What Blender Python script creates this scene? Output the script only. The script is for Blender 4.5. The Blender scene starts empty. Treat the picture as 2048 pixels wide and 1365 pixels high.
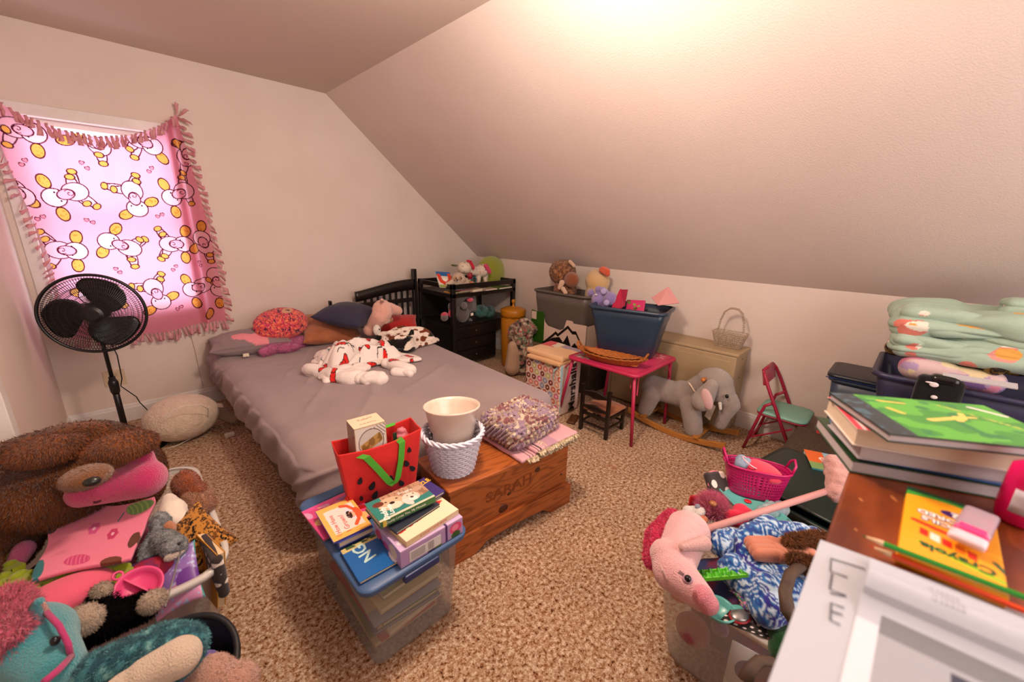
import bpy, bmesh, math, random
import numpy as np
from mathutils import Vector, Matrix, Euler
random.seed(4); RG = np.random.RandomState(7)
scene = bpy.context.scene; COL = scene.collection
PI = math.pi; R_ = math.radians
# ---------------- camera, light, exposure ----------------
CAMR = ((0.71219, 0.17303, -0.68029), (-0.70163, 0.20579, -0.68219), (0.02196, 0.96317, 0.26798))
CAMH = 1.5; FPX = 800.0
cam_d = bpy.data.cameras.new('camera'); cam = bpy.data.objects.new('camera', cam_d); COL.objects.link(cam)
cam_d.sensor_width = 36; cam_d.lens = FPX / 2048 * 36; cam_d.clip_start = .02
m = Matrix([list(CAMR[i]) for i in range(3)])
m = Matrix.LocRotScale(Vector((0, 0, CAMH)), m.to_quaternion(), None); cam.matrix_world = m
CM = m.to_3x3()
cam_d.dof.use_dof = True; cam_d.dof.focus_distance = 2.4; cam_d.dof.aperture_fstop = 2.6
scene.camera = cam
scene.view_settings.view_transform = 'Standard'; scene.view_settings.look = 'None'
scene.view_settings.exposure = 0.35; scene.view_settings.gamma = 1; scene.view_settings.use_curve_mapping = False
w = bpy.data.worlds.new('sky'); scene.world = w; w.use_nodes = True
w.node_tree.nodes['Background'].inputs[0].default_value = (.80, .88, 1, 1)
w.node_tree.nodes['Background'].inputs[1].default_value = 1.5
def area(name, loc, rot, sx, sy, e, col, spread=180):
    d = bpy.data.lights.new(name, 'AREA'); d.shape = 'RECTANGLE'; d.size = sx; d.size_y = sy; d.energy = e; d.color = col
    d.spread = R_(spread)
    o = bpy.data.objects.new(name, d); COL.objects.link(o); o.location = loc; o.rotation_euler = rot; return o
area('window_daylight', (.09, 4.75, 1.6), (R_(-90), 0, 0), 1.3, 1.8, 21, (.90, .88, 1))
area('fill_light', (1.2, -1.5, 1.7), (R_(90), 0, 0), 2.4, 1.8, 46, (1, .92, .89))  # added fill panel behind the camera to brighten the room; no opening there
def bulb(name, loc, e, col, r):
    d = bpy.data.lights.new(name, 'POINT'); d.energy = e; d.color = col; d.shadow_soft_size = r
    o = bpy.data.objects.new(name, d); COL.objects.link(o); o.location = loc; return o
bulb('lamp_light', (.95, 1.0, 2.34), 78, (1, .79, .64), .12)

def pt(px, py, ax, v):   # photograph pixel -> point on the world plane axis=v
    d = CM @ Vector((px - 1024, -(py - 682.5), -FPX)); t = (v - (0, 0, CAMH)[ax]) / d[ax]
    return Vector((0, 0, CAMH)) + d * t
# ---------------- colours and materials ----------------
def lin(c):
    if isinstance(c, str): c = tuple(int(c[i:i+2], 16) / 255 for i in (0, 2, 4))
    return tuple((x / 12.92 if x <= .04045 else ((x + .055) / 1.055) ** 2.4) for x in c[:3])
def linA(a): a = np.asarray(a, float); return np.where(a <= .04045, a / 12.92, ((a + .055) / 1.055) ** 2.4)
def hexA(s): return np.array([int(s[i:i+2], 16) / 255 for i in (0, 2, 4)])
MATS = {}
def mat(name, c='808080', rough=.8, c2=None, ns=8., mix=1., bump=0., bs=60., metal=0., spec=.5, vc=False, alpha=1., trans=0., sheen=0., sss=0., emit=0., lowhi=(.35, .65), stretch=None, coat=0.):
    if name in MATS: return MATS[name]
    M = bpy.data.materials.new(name); M.use_nodes = True; nt = M.node_tree; N = nt.nodes; L = nt.links
    b = N['Principled BSDF']; b.inputs['Roughness'].default_value = rough; b.inputs['Metallic'].default_value = metal
    b.inputs['Specular IOR Level'].default_value = spec; b.inputs['Alpha'].default_value = alpha
    b.inputs['Coat Weight'].default_value = coat
    if sheen: b.inputs['Sheen Weight'].default_value = sheen; b.inputs['Sheen Roughness'].default_value = .5
    col = (*lin(c), 1); b.inputs['Base Color'].default_value = col
    tc = N.new('ShaderNodeTexCoord'); mp = N.new('ShaderNodeMapping'); L.new(tc.outputs['Object'], mp.inputs[0])
    if stretch: mp.inputs['Scale'].default_value = stretch
    src = None
    if vc:
        a = N.new('ShaderNodeAttribute'); a.attribute_name = 'Col'; src = a.outputs['Color']
    if c2:
        n = N.new('ShaderNodeTexNoise'); n.inputs['Scale'].default_value = ns; n.inputs['Detail'].default_value = 5
        L.new(mp.outputs[0], n.inputs['Vector'])
        rp = N.new('ShaderNodeMapRange'); rp.inputs[1].default_value = lowhi[0]; rp.inputs[2].default_value = lowhi[1]; rp.inputs[4].default_value = mix
        L.new(n.outputs[0], rp.inputs[0])
        x = N.new('ShaderNodeMix'); x.data_type = 'RGBA'; L.new(rp.outputs[0], x.inputs[0])
        if src: L.new(src, x.inputs[6])
        else: x.inputs[6].default_value = col
        x.inputs[7].default_value = (*lin(c2), 1); src = x.outputs[2]
    if src: L.new(src, b.inputs['Base Color'])
    if bump:
        n = N.new('ShaderNodeTexNoise'); n.inputs['Scale'].default_value = bs; n.inputs['Detail'].default_value = 4
        L.new(mp.outputs[0], n.inputs['Vector'])
        bp = N.new('ShaderNodeBump'); bp.inputs['Strength'].default_value = min(1, bump); bp.inputs['Distance'].default_value = .01 * max(1, bump)
        L.new(n.outputs[0], bp.inputs['Height']); L.new(bp.outputs[0], b.inputs['Normal'])
    if trans:
        t = N.new('ShaderNodeBsdfTranslucent'); t.inputs[0].default_value = col
        if src: L.new(src, t.inputs[0])
        x = N.new('ShaderNodeMixShader'); x.inputs[0].default_value = trans
        L.new(b.outputs[0], x.inputs[1]); L.new(t.outputs[0], x.inputs[2]); L.new(x.outputs[0], N['Material Output'].inputs[0])
    if emit:
        b.inputs['Emission Color'].default_value = col; b.inputs['Emission Strength'].default_value = emit
    MATS[name] = M; return M
def fab(c, name=None, **k):
    d = dict(rough=.95, bump=.35, bs=400, sheen=.25, spec=.2); d.update(k); return mat(name or 'fabric_' + c, c, **d)
def plush(c, name=None, **k):
    d = dict(rough=1, bump=.8, bs=260, sheen=.5, spec=.1); d.update(k); return mat(name or 'plush_' + c, c, **d)
def plas(c, name=None, **k):
    d = dict(rough=.38, spec=.5); d.update(k); return mat(name or 'plastic_' + c, c, **d)
def cloudy(name, c, a=.45, rough=.3):
    if name in MATS: return MATS[name]
    M = bpy.data.materials.new(name); M.use_nodes = True; N = M.node_tree.nodes; L = M.node_tree.links
    b = N['Principled BSDF']; b.inputs['Base Color'].default_value = (*lin(c), 1); b.inputs['Roughness'].default_value = rough
    wc = tuple(.75+.25*x for x in lin(c)) if a < .6 else lin(c)
    t = N.new('ShaderNodeBsdfTransparent'); t.inputs[0].default_value = (*wc, 1); x = N.new('ShaderNodeMixShader'); x.inputs[0].default_value = a
    L.new(t.outputs[0], x.inputs[1]); L.new(b.outputs[0], x.inputs[2]); L.new(x.outputs[0], N['Material Output'].inputs[0])
    MATS[name] = M; return M
VCF = lambda name='printed_fabric', **k: mat(name, vc=True, **{**dict(rough=.95, bump=.3, bs=350, sheen=.2, spec=.2), **k})
VCP = lambda name='printed_card', **k: mat(name, vc=True, **{**dict(rough=.3, spec=.45), **k})
# ---------------- numpy noise ----------------
def vn(p, s=1., seed=0):
    p = np.asarray(p, float) * s + 100.; i = np.floor(p).astype(np.int64); f = p - i; f = f * f * (3 - 2 * f)
    r = np.zeros(len(p))
    for dx in (0, 1):
        for dy in (0, 1):
            for dz in (0, 1):
                h = ((i[:, 0] + dx) * 73856093) ^ ((i[:, 1] + dy) * 19349663) ^ ((i[:, 2] + dz) * 83492791) ^ (seed * 2654435761 % 1000003)
                h = (h * 1103515245 + 12345) & 0x7fffffff; h = (h >> 8) % 65536 / 65535.
                r += h * (f[:, 0] if dx else 1 - f[:, 0]) * (f[:, 1] if dy else 1 - f[:, 1]) * (f[:, 2] if dz else 1 - f[:, 2])
    return r
def fbm(p, s=1., o=3, seed=0): return sum(vn(p, s * 2 ** k, seed + k) / 2 ** k for k in range(o)) / sum(.5 ** k for k in range(o))
def bil(p, st, s, seed=0):
    p = p*np.array(st); wq = np.stack([vn(p, s*.5, seed+7), vn(p, s*.5, seed+8), vn(p, s*.5, seed+9)], 1); return np.abs(2*vn(p+wq*.9/s, s, seed)-1)**.75
def ridge(p, s, seed=0): return 1 - np.abs(2 * vn(p, s, seed) - 1)
# ---------------- things ----------------
def T(name, label, cat, loc, rz=0, group=None, rot=None):
    o = bpy.data.objects.new(name, None); o.empty_display_size = .05; COL.objects.link(o)
    o.location = loc; o.rotation_euler = rot if rot else (0, 0, rz); o['label'] = label; o['category'] = cat
    if group: o['group'] = group
    return o
def frame(o):
    M = Matrix()
    while o is not None: M = o.matrix_basis @ M; o = o.parent
    return M
def finish(me, name, mt, parent, smooth=True, bevel=0, solid=0, label=None, kind=None, seg=2, offset=-1, sub=0):
    o = bpy.data.objects.new(name, me); COL.objects.link(o); o.parent = parent
    for x in (mt if isinstance(mt, (list, tuple)) else [mt]): me.materials.append(x)
    if smooth: me.shade_smooth()
    if solid:
        s = o.modifiers.new('s', 'SOLIDIFY'); s.thickness = solid; s.offset = offset
    if bevel:
        b = o.modifiers.new('b', 'BEVEL'); b.width = bevel; b.segments = seg; b.limit_method = 'ANGLE'; b.angle_limit = R_(40)
    if sub:
        b = o.modifiers.new('u', 'SUBSURF'); b.levels = b.render_levels = sub
    if label: o['label'] = label
    if kind: o['kind'] = kind
    return o
def setcol(me, c):
    c = np.asarray(c, float); a = me.color_attributes.new('Col', 'FLOAT_COLOR', 'POINT')
    if c.ndim == 1: c = np.tile(c, (len(me.vertices), 1))
    a.data.foreach_set('color', np.hstack([linA(c), np.ones((len(c), 1))]).astype(np.float32).ravel())
class G:
    def __init__(s): s.v = []; s.f = []; s.M = Matrix()
    def at(s, loc=(0, 0, 0), rot=(0, 0, 0)):
        s.M = Matrix.Translation(loc) @ Euler(rot).to_matrix().to_4x4(); return s
    def add(s, vs, fs):
        n = len(s.v); s.v += [tuple(s.M @ Vector(v)) for v in vs]; s.f += [tuple(i + n for i in f) for f in fs]; return s
    def box(s, x0, x1, y0, y1, z0, z1):
        return s.add([(x, y, z) for z in (z0, z1) for y in (y0, y1) for x in (x0, x1)], [(0, 2, 3, 1), (4, 5, 7, 6), (0, 1, 5, 4), (2, 6, 7, 3), (0, 4, 6, 2), (1, 3, 7, 5)])
    def cb(s, c, d): return s.box(c[0]-d[0]/2, c[0]+d[0]/2, c[1]-d[1]/2, c[1]+d[1]/2, c[2]-d[2]/2, c[2]+d[2]/2)
    def lathe(s, prof, n=32, cap0=True, cap1=True, sx=1, sy=1):
        vs = [(r * math.cos(2*PI*k/n) * sx, r * math.sin(2*PI*k/n) * sy, z) for r, z in prof for k in range(n)]
        fs = [(j*n+k, j*n+(k+1) % n, (j+1)*n+(k+1) % n, (j+1)*n+k) for j in range(len(prof)-1) for k in range(n)]
        if cap0: fs.append(tuple(range(n))[::-1])
        if cap1: fs.append(tuple((len(prof)-1)*n+k for k in range(n)))
        return s.add(vs, fs)
    def tube(s, pts, r, n=8, flat=None, closed=False):
        pts = [Vector(p) for p in pts]; m = len(pts); rs = r if isinstance(r, (list, tuple)) else [r]*m
        vs = []; up = None
        for i, p in enumerate(pts):
            a = pts[(i-1) % m] if (i or closed) else p; b = pts[(i+1) % m] if (i < m-1 or closed) else p
            t = (b-a); t = t.normalized() if t.length > 1e-9 else Vector((0, 0, 1))
            if up is None: up = Vector((0, 0, 1)) if abs(t.z) < .9 else Vector((1, 0, 0))
            q = t.cross(up).normalized(); up = q.cross(t).normalized()
            for k in range(n):
                an = 2*PI*(k+.5)/n; c, d = math.cos(an), math.sin(an)
                vs.append(p + q*c*rs[i]*(flat[0] if flat else 1) + up*d*rs[i]*(flat[1] if flat else 1))
        e = m if closed else m-1
        fs = [(i*n+k, i*n+(k+1) % n, ((i+1) % m)*n+(k+1) % n, ((i+1) % m)*n+k) for i in range(e) for k in range(n)]
        if not closed: fs += [tuple(range(n))[::-1], tuple((m-1)*n+k for k in range(n))]
        return s.add(vs, fs)
    def ell(s, c, r, rot=(0, 0, 0), n=12, sub=None):
        if not hasattr(r, '__len__'): r = (r, r, r)
        E = Euler(rot).to_matrix(); vs = [(0, 0, -1)]; fs = []; m = n // 2 + 1
        for j in range(1, m):
            a = -PI/2 + PI*j/m
            vs += [(math.cos(a)*math.cos(2*PI*k/n), math.cos(a)*math.sin(2*PI*k/n), math.sin(a)) for k in range(n)]
        vs.append((0, 0, 1)); L = len(vs)-1
        fs = [(0, 1+(k+1) % n, 1+k) for k in range(n)]
        for j in range(m-2): fs += [(1+j*n+k, 1+j*n+(k+1) % n, 1+(j+1)*n+(k+1) % n, 1+(j+1)*n+k) for k in range(n)]
        fs += [(L, 1+(m-2)*n+k, 1+(m-2)*n+(k+1) % n) for k in range(n)]
        return s.add([Vector(c) + E @ Vector((v[0]*r[0], v[1]*r[1], v[2]*r[2])) for v in vs], fs)
    def prism(s, poly, z0, z1):
        n = len(poly)
        return s.add([(x, y, z) for z in (z0, z1) for x, y in poly], [tuple(range(n))[::-1], tuple(range(n, 2*n))] + [(k, (k+1) % n, n+(k+1) % n, n+k) for k in range(n)])
    def quad(s, a, b, c, d): return s.add([a, b, c, d], [(0, 1, 2, 3)])
    def chain(s, a, ra, b, rb, n=10, k=None):
        a, b = Vector(a), Vector(b); k = k or max(3, int((a-b).length/(min(ra, rb)*.3)))
        for i in range(k+1): t = i/k; s.ell(a.lerp(b, t), ra+(rb-ra)*t, n=n)
        return s
    def mesh(s, name, world=None):
        vs = s.v
        if world is not None:
            I = world.inverted(); vs = [tuple(I @ Vector(v)) for v in vs]
        me = bpy.data.meshes.new(name); me.from_pydata(vs, [], s.f); me.update(); return me
    def obj(s, name, mt, parent, w=0, **k):
        return finish(s.mesh(name, frame(parent) if (w and parent) else None), name, mt, parent, **{**dict(smooth=False), **k})
def verts(me):
    a = np.empty(len(me.vertices)*3); me.vertices.foreach_get('co', a); return a.reshape(-1, 3)
def normals(me):
    a = np.empty(len(me.vertices)*3); me.vertex_normals.foreach_get('vector', a); return a.reshape(-1, 3)
def blob(g, name, mt, parent, vox=.008, smooth=4, disp=None, col=None, w=0, **k):
    """union the shapes of g into one continuous skin"""
    me = g.mesh(name, frame(parent) if (w and parent) else None)
    o = bpy.data.objects.new('tmp', me); COL.objects.link(o)
    r = o.modifiers.new('r', 'REMESH'); r.mode = 'VOXEL'; r.voxel_size = vox; r.use_smooth_shade = True
    if smooth: q = o.modifiers.new('q', 'SMOOTH'); q.iterations = smooth; q.factor = .5
    dg = bpy.context.evaluated_depsgraph_get(); me2 = bpy.data.meshes.new_from_object(o.evaluated_get(dg))
    bpy.data.objects.remove(o); bpy.data.meshes.remove(me); me2.name = name
    co = verts(me2)
    if disp is not None:
        co = co + normals(me2) * np.asarray(disp(co)).reshape(-1, 1); me2.vertices.foreach_set('co', co.ravel()); me2.update()
    if col is not None: setcol(me2, col(co))
    me2.materials.clear()
    return finish(me2, name, mt, parent, **k)
def sheet(name, nu, nv, fn, mt, parent, col=None, w=0, solid=.002, **k):
    u, v = np.meshgrid(np.linspace(0, 1, nu), np.linspace(0, 1, nv)); u = u.ravel(); v = v.ravel()
    P = np.asarray(fn(u, v), float)
    if w and parent:
        I = np.array(frame(parent).inverted()); Pw = P @ I[:3, :3].T + I[:3, 3]
    else: Pw = P
    i = np.arange(nu*nv).reshape(nv, nu)
    F = np.stack([i[:-1, :-1], i[:-1, 1:], i[1:, 1:], i[1:, :-1]], -1).reshape(-1, 4)
    me = bpy.data.meshes.new(name); me.vertices.add(len(Pw)); me.vertices.foreach_set('co', Pw.ravel())
    me.loops.add(F.size); me.loops.foreach_set('vertex_index', F.ravel()); me.polygons.add(len(F))
    me.polygons.foreach_set('loop_start', np.arange(0, F.size, 4)); me.update(calc_edges=True); me.validate()
    if col is not None: setcol(me, col(u, v, P))
    return finish(me, name, mt, parent, solid=solid, **k)
def fur(src, n, ln, wd, mt, name='fur', lean=(0, 0, -.6), seed=1, jit=.5, zone=None):
    """short hair blades over a mesh, joined into one part"""
    me = src.data; me.calc_loop_triangles(); V = verts(me); Nn = normals(me)
    t = np.empty(len(me.loop_triangles)*3, int); me.loop_triangles.foreach_get('vertices', t); t = t.reshape(-1, 3)
    rs = np.random.RandomState(seed); A = V[t]; ar = np.linalg.norm(np.cross(A[:, 1]-A[:, 0], A[:, 2]-A[:, 0]), axis=1)
    k = rs.choice(len(t), n, p=ar/ar.sum()); b = rs.dirichlet((1, 1, 1), n)
    P = (V[t[k]] * b[:, :, None]).sum(1); Nv = (Nn[t[k]] * b[:, :, None]).sum(1)
    if zone is not None: q = zone(P); P = P[q]; Nv = Nv[q]; n = len(P)
    D = Nv + np.array(lean) + rs.normal(0, jit, (n, 3)) * .6; D /= np.linalg.norm(D, axis=1)[:, None]
    S = np.cross(D, rs.normal(0, 1, (n, 3))); S /= np.linalg.norm(S, axis=1)[:, None]
    l = ln * rs.uniform(.6, 1.2, (n, 1)); P0 = P - Nv * .002
    W = np.stack([P0 - S*wd, P0 + S*wd, P0 + D*l], 1).reshape(-1, 3)
    m2 = bpy.data.meshes.new(name); m2.vertices.add(3*n); m2.vertices.foreach_set('co', W.ravel())
    m2.loops.add(3*n); m2.loops.foreach_set('vertex_index', np.arange(3*n)); m2.polygons.add(n)
    m2.polygons.foreach_set('loop_start', np.arange(0, 3*n, 3)); m2.update(calc_edges=True)
    if mt.name in ('x',): pass
    o = finish(m2, name, mt, src if src.parent else src, kind='stuff'); return o
def copy_tree(o, parent=None):
    c = o.copy(); COL.objects.link(c); c.parent = parent
    for ch in list(o.children): copy_tree(ch, c)
    return c
def text(s, size, mt, parent, loc, rot=(0, 0, 0), name='lettering', ext=.0006, w=0, M=None, sx=1, bold=0, align='CENTER', label=None):
    cu = bpy.data.curves.new(name, 'FONT'); cu.body = s; cu.size = size; cu.extrude = ext; cu.align_x = align; cu.align_y = 'CENTER'; cu.offset = bold; cu.resolution_u = 2
    o = bpy.data.objects.new('tmp', cu); COL.objects.link(o)
    dg = bpy.context.evaluated_depsgraph_get(); me = bpy.data.meshes.new_from_object(o.evaluated_get(dg)); bpy.data.objects.remove(o)
    X = M if M is not None else Matrix.Translation(loc) @ Euler(rot).to_matrix().to_4x4()
    X = X @ Matrix.Diagonal((sx, 1, 1, 1))
    if w: X = frame(parent).inverted() @ X
    me.transform(X); me.materials.clear(); return finish(me, name, mt, parent, smooth=False, label=label)
def basis(o, ux, uy):   # matrix with x along ux, y along uy, at o
    x = Vector(ux).normalized(); z = x.cross(Vector(uy)).normalized(); y = z.cross(x)
    M = Matrix((x, y, z)).transposed().to_4x4(); M.translation = Vector(o); return M
def struct(o): o['kind'] = 'structure'; return o
def S(g, name, mt, **k): return struct(g.obj(name, mt, None, **k))
def one(o, label, cat, group=None):
    o['label'] = label; o['category'] = cat
    if group: o['group'] = group
    return o
# 2-D painting helpers on arrays
def E2(x, y, cx, cy, rx, ry, an=0):
    c, s = math.cos(an), math.sin(an); dx, dy = x-cx, y-cy
    return np.sqrt(((dx*c+dy*s)/rx)**2 + ((-dx*s+dy*c)/ry)**2)
def seg(x, y, pts):
    d = np.full(len(x), 9.)
    for (ax, ay), (bx, by) in zip(pts[:-1], pts[1:]):
        vx, vy = bx-ax, by-ay; t = np.clip(((x-ax)*vx+(y-ay)*vy)/(vx*vx+vy*vy+1e-12), 0, 1)
        d = np.minimum(d, np.hypot(x-ax-t*vx, y-ay-t*vy))
    return d
def heart(x, y, cx, cy, r, an=0):
    c, s = math.cos(an), math.sin(an); dx, dy = ((x-cx)*c+(y-cy)*s)/r, (-(x-cx)*s+(y-cy)*c)/r
    return (dx*dx+dy*dy-1)**3 - dx*dx*dy**3 < 0
def rrect(w, d, r, n=5):   # rounded rectangle outline
    o = []
    for sx, sy, a0 in ((1, 1, 0), (-1, 1, 90), (-1, -1, 180), (1, -1, 270)):
        for k in range(n+1):
            a = R_(a0 + 90*k/n); o.append((sx*(w/2-r) + r*math.cos(a), sy*(d/2-r) + r*math.sin(a)))
    return o
def loft(g, rings, cap0=True, cap1=False):   # rings of equal point count [(pts2d, z)]
    n = len(rings[0][0]); vs = [(x, y, z) for p, z in rings for x, y in p]
    fs = [(j*n+k, j*n+(k+1) % n, (j+1)*n+(k+1) % n, (j+1)*n+k) for j in range(len(rings)-1) for k in range(n)]
    if cap0: fs.append(tuple(range(n))[::-1])
    if cap1: fs.append(tuple((len(rings)-1)*n+k for k in range(n)))
    return g.add(vs, fs)
# ================= ROOM =================
XK, YA, XC, ZC, KZ, XS = 3.415, 4.10, -.415, 2.648, 1.157, 1.642
wallp = mat('wall_paint', 'ddcfc6', rough=.75, c2='d8c8be', ns=2.5, mix=.8, bump=.12, bs=160)
ceilp = mat('ceiling_paint', 'cfbdb2', rough=.85, bump=.1, bs=120)
trimp = mat('trim_paint', 'e2dfdd', rough=.45, c2='d6d0cc', ns=5)
# carpet
cp = bpy.data.materials.new('carpet'); cp.use_nodes = True; N = cp.node_tree.nodes; L = cp.node_tree.links; b = N['Principled BSDF']
b.inputs['Roughness'].default_value = 1; b.inputs['Specular IOR Level'].default_value = .1
tc = N.new('ShaderNodeTexCoord')
def nz(sc, det, ro=.6):
    n = N.new('ShaderNodeTexNoise'); n.inputs['Scale'].default_value = sc; n.inputs['Detail'].default_value = det; n.inputs['Roughness'].default_value = ro; L.new(tc.outputs['Object'], n.inputs['Vector']); return n
vo = N.new('ShaderNodeTexVoronoi'); vo.inputs['Scale'].default_value = 300; L.new(tc.outputs['Object'], vo.inputs['Vector']); sp_ = N.new('ShaderNodeSeparateColor'); L.new(vo.outputs['Color'], sp_.inputs[0]); n1 = nz(60, 3, .7); ad = N.new('ShaderNodeMath'); ad.operation = 'MULTIPLY_ADD'; ad.inputs[1].default_value = .17; L.new(sp_.outputs[0], ad.inputs[0]); sb_ = N.new('ShaderNodeMath'); sb_.operation = 'SUBTRACT'; sb_.inputs[1].default_value = .065; L.new(n1.outputs[0], sb_.inputs[0]); L.new(sb_.outputs[0], ad.inputs[2]); rp = N.new('ShaderNodeValToRGB'); L.new(ad.outputs[0], rp.inputs[0]); e = rp.color_ramp.elements
e[0].position = .33; e[0].color = (*lin('43261a'), 1); e[1].position = .67; e[1].color = (*lin('f0dfc8'), 1)
for p_, c_ in ((.39, '94623f'), (.45, 'b48661'), (.51, 'c09b7c'), (.57, 'ceb194'), (.62, 'dcc6ae')):
    q = e.new(p_); q.color = (*lin(c_), 1)
n2 = nz(3.2, 4); mr = N.new('ShaderNodeMapRange'); mr.inputs[1].default_value = .3; mr.inputs[2].default_value = .7; mr.inputs[3].default_value = .86; mr.inputs[4].default_value = 1.04; L.new(n2.outputs[0], mr.inputs[0])
mx = N.new('ShaderNodeVectorMath'); mx.operation = 'SCALE'; L.new(rp.outputs[0], mx.inputs[0]); L.new(mr.outputs[0], mx.inputs[3])
# worn orange stains
n3 = nz(5.5, 2, .4); ms = N.new('ShaderNodeMapRange'); ms.inputs[1].default_value = .70; ms.inputs[2].default_value = .78; ms.inputs[4].default_value = .55; L.new(n3.outputs[0], ms.inputs[0])
mm = N.new('ShaderNodeMix'); mm.data_type = 'RGBA'; L.new(ms.outputs[0], mm.inputs[0]); L.new(mx.outputs[0], mm.inputs[6]); mm.inputs[7].default_value = (*lin('a8683a'), 1)
L.new(mm.outputs[2], b.inputs['Base Color'])
n4 = nz(480, 2); bp = N.new('ShaderNodeBump'); bp.inputs['Strength'].default_value = 1; bp.inputs['Distance'].default_value = .004; L.new(n4.outputs[0], bp.inputs['Height']); L.new(bp.outputs[0], b.inputs['Normal'])
S(G().box(-1.7, XK+.1, -1.7, YA+.1, -.1, 0), 'floor', cp)
# wall A with the window opening
WX0, WX1, WZ0, WZ1 = -.315, .476, .86, 2.12
def gable(z): return XK if z <= KZ else XK - (z-KZ)*(XK-XS)/(ZC-KZ)
g = G(); th = .12
for (x0, x1, z0, z1) in ((-1.7, WX0, 0, ZC), (WX0, WX1, 0, WZ0), (WX0, WX1, WZ1, ZC)):
    g.box(x0, x1, YA, YA+th, z0, z1)
P4 = [(WX1, 0), (XK+.1, 0), (XK+.1, KZ), (XS+.12, ZC), (WX1, ZC)]
n = len(P4); g.add([(x, y, z) for y in (YA, YA+th) for x, z in P4], [tuple(range(n)), tuple(range(n, 2*n))[::-1]] + [(k, n+k, n+(k+1) % n, (k+1) % n) for k in range(n)])
S(g, 'wall_back', wallp)
S(G().box(XK, XK+.1, -1.7, YA, 0, KZ), 'wall_right', wallp)
sx, sz = XS-XK, ZC-KZ; ln = math.hypot(sx, sz); nx, nzv = sz/ln*.1, -sx/ln*.1
g = G(); q = [(XK, KZ), (XS, ZC), (XS+nx, ZC+nzv), (XK+nx, KZ+nzv)]
g.add([(x, y, z) for y in (-1.7, YA+.1) for x, z in q], [(0, 1, 2, 3), (7, 6, 5, 4), (0, 4, 5, 1), (1, 5, 6, 2), (2, 6, 7, 3), (3, 7, 4, 0)])
slopep = mat('slope_paint', 'dccdc6', rough=.8, c2='d6c5bd', ns=1.5, mix=.7, bump=.14, bs=140)
S(g, 'ceiling_slope', slopep)
S(G().box(-1.7, XS+.02, -1.7, YA+.1, ZC, ZC+.1), 'ceiling', ceilp)
S(G().box(XC-.12, XC, 2.55, YA, 0, ZC), 'wall_left', wallp)
S(G().box(-1.72, -1.6, -1.7, YA, 0, ZC), 'wall_closet', wallp)
S(G().box(-1.7, XK+.1, -1.7, -1.6, 0, ZC), 'wall_front', wallp)
S(G().box(XC-.135, XC+.015, 2.46, 2.55, 0, 2.2), 'trim_1', trimp, bevel=.004)
def base(name, a, b_, nrm):
    g = G(); a, b_ = Vector(a), Vector(b_); d = (b_-a).normalized(); n_ = Vector(nrm)
    prof = [(0, 0), (.016, 0), (.016, .105), (.013, .112), (.010, .128), (.004, .134), (0, .134)]
    k = len(prof); g.add([tuple(p + n_*o + Vector((0, 0, z))) for p in (a, b_) for o, z in prof], [tuple(range(k)), tuple(range(k, 2*k))[::-1]] + [(i, k+i, k+(i+1) % k, (i+1) % k) for i in range(k)])
    bm = bmesh.new(); me = g.mesh(name); bm.from_mesh(me); bmesh.ops.recalc_face_normals(bm, faces=bm.faces); bm.to_mesh(me); bm.free()
    return struct(finish(me, name, trimp, None, smooth=False))
base('baseboard_back', (XC, YA, 0), (XK, YA, 0), (0, -1, 0)); base('baseboard_right', (XK, YA, 0), (XK, -1.6, 0), (-1, 0, 0)); base('baseboard_left', (XC, 2.56, 0), (XC, YA, 0), (1, 0, 0))
# window 1
wr = T('window_1', 'white window behind the pink printed blanket', 'window', (0, YA, 0)); wr['kind'] = 'structure'
del wr['category']
g = G(); cw = .07
for a in ((WX0-cw, WX0, WZ0-cw, WZ1+cw), (WX1, WX1+cw, WZ0-cw, WZ1+cw), (WX0, WX1, WZ1, WZ1+cw), (WX0, WX1, WZ0-cw, WZ0)): g.box(a[0], a[1], -.012, 0, a[2], a[3])
g.obj('casing', trimp, wr, bevel=.004)
g = G(); fw = .035
for z0, z1, y in ((WZ0, 1.5, .05), (1.47, WZ1, .075)):
    for a in ((WX0, WX0+fw, z0, z1), (WX1-fw, WX1, z0, z1), (WX0, WX1, z0, z0+fw), (WX0, WX1, z1-fw, z1)): g.box(a[0], a[1], y, y+.022, a[2], a[3])
g.obj('sash', trimp, wr, bevel=.002)
gl = cloudy('window_glass', 'ffffff', .06, .05)
G().box(WX0+fw, WX1-fw, .058, .061, WZ0+fw, 1.47).obj('pane', gl, wr); G().box(WX0+fw, WX1-fw, .083, .086, 1.5, WZ1-fw).obj('pane', gl, wr)
# outlet on the back wall behind the fan pole
o = T('wall_outlet', 'beige outlet plate low on the wall behind the fan pole', 'outlet', (-.13, YA, .36))
G().box(-.06, .06, -.006, 0, -.06, .06).obj('cover_plate', plas('cbb79a'), o, bevel=.002)
for z0 in (.012, -.04): G().box(-.018, .018, -.010, -.005, z0, z0+.028).obj('socket', plas('b7a486'), o, bevel=.003)
# ceiling lamp (just above the frame)
o = T('ceiling_lamp', 'round frosted flush ceiling lamp above the bed foot', 'lamp', (1.42, 1.2, ZC))
G().at((0, 0, -.03)).lathe([(.16, 0), (.17, .012), (.17, .03)]).obj('base', plas('d0c8b8'), o, smooth=True)
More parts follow.
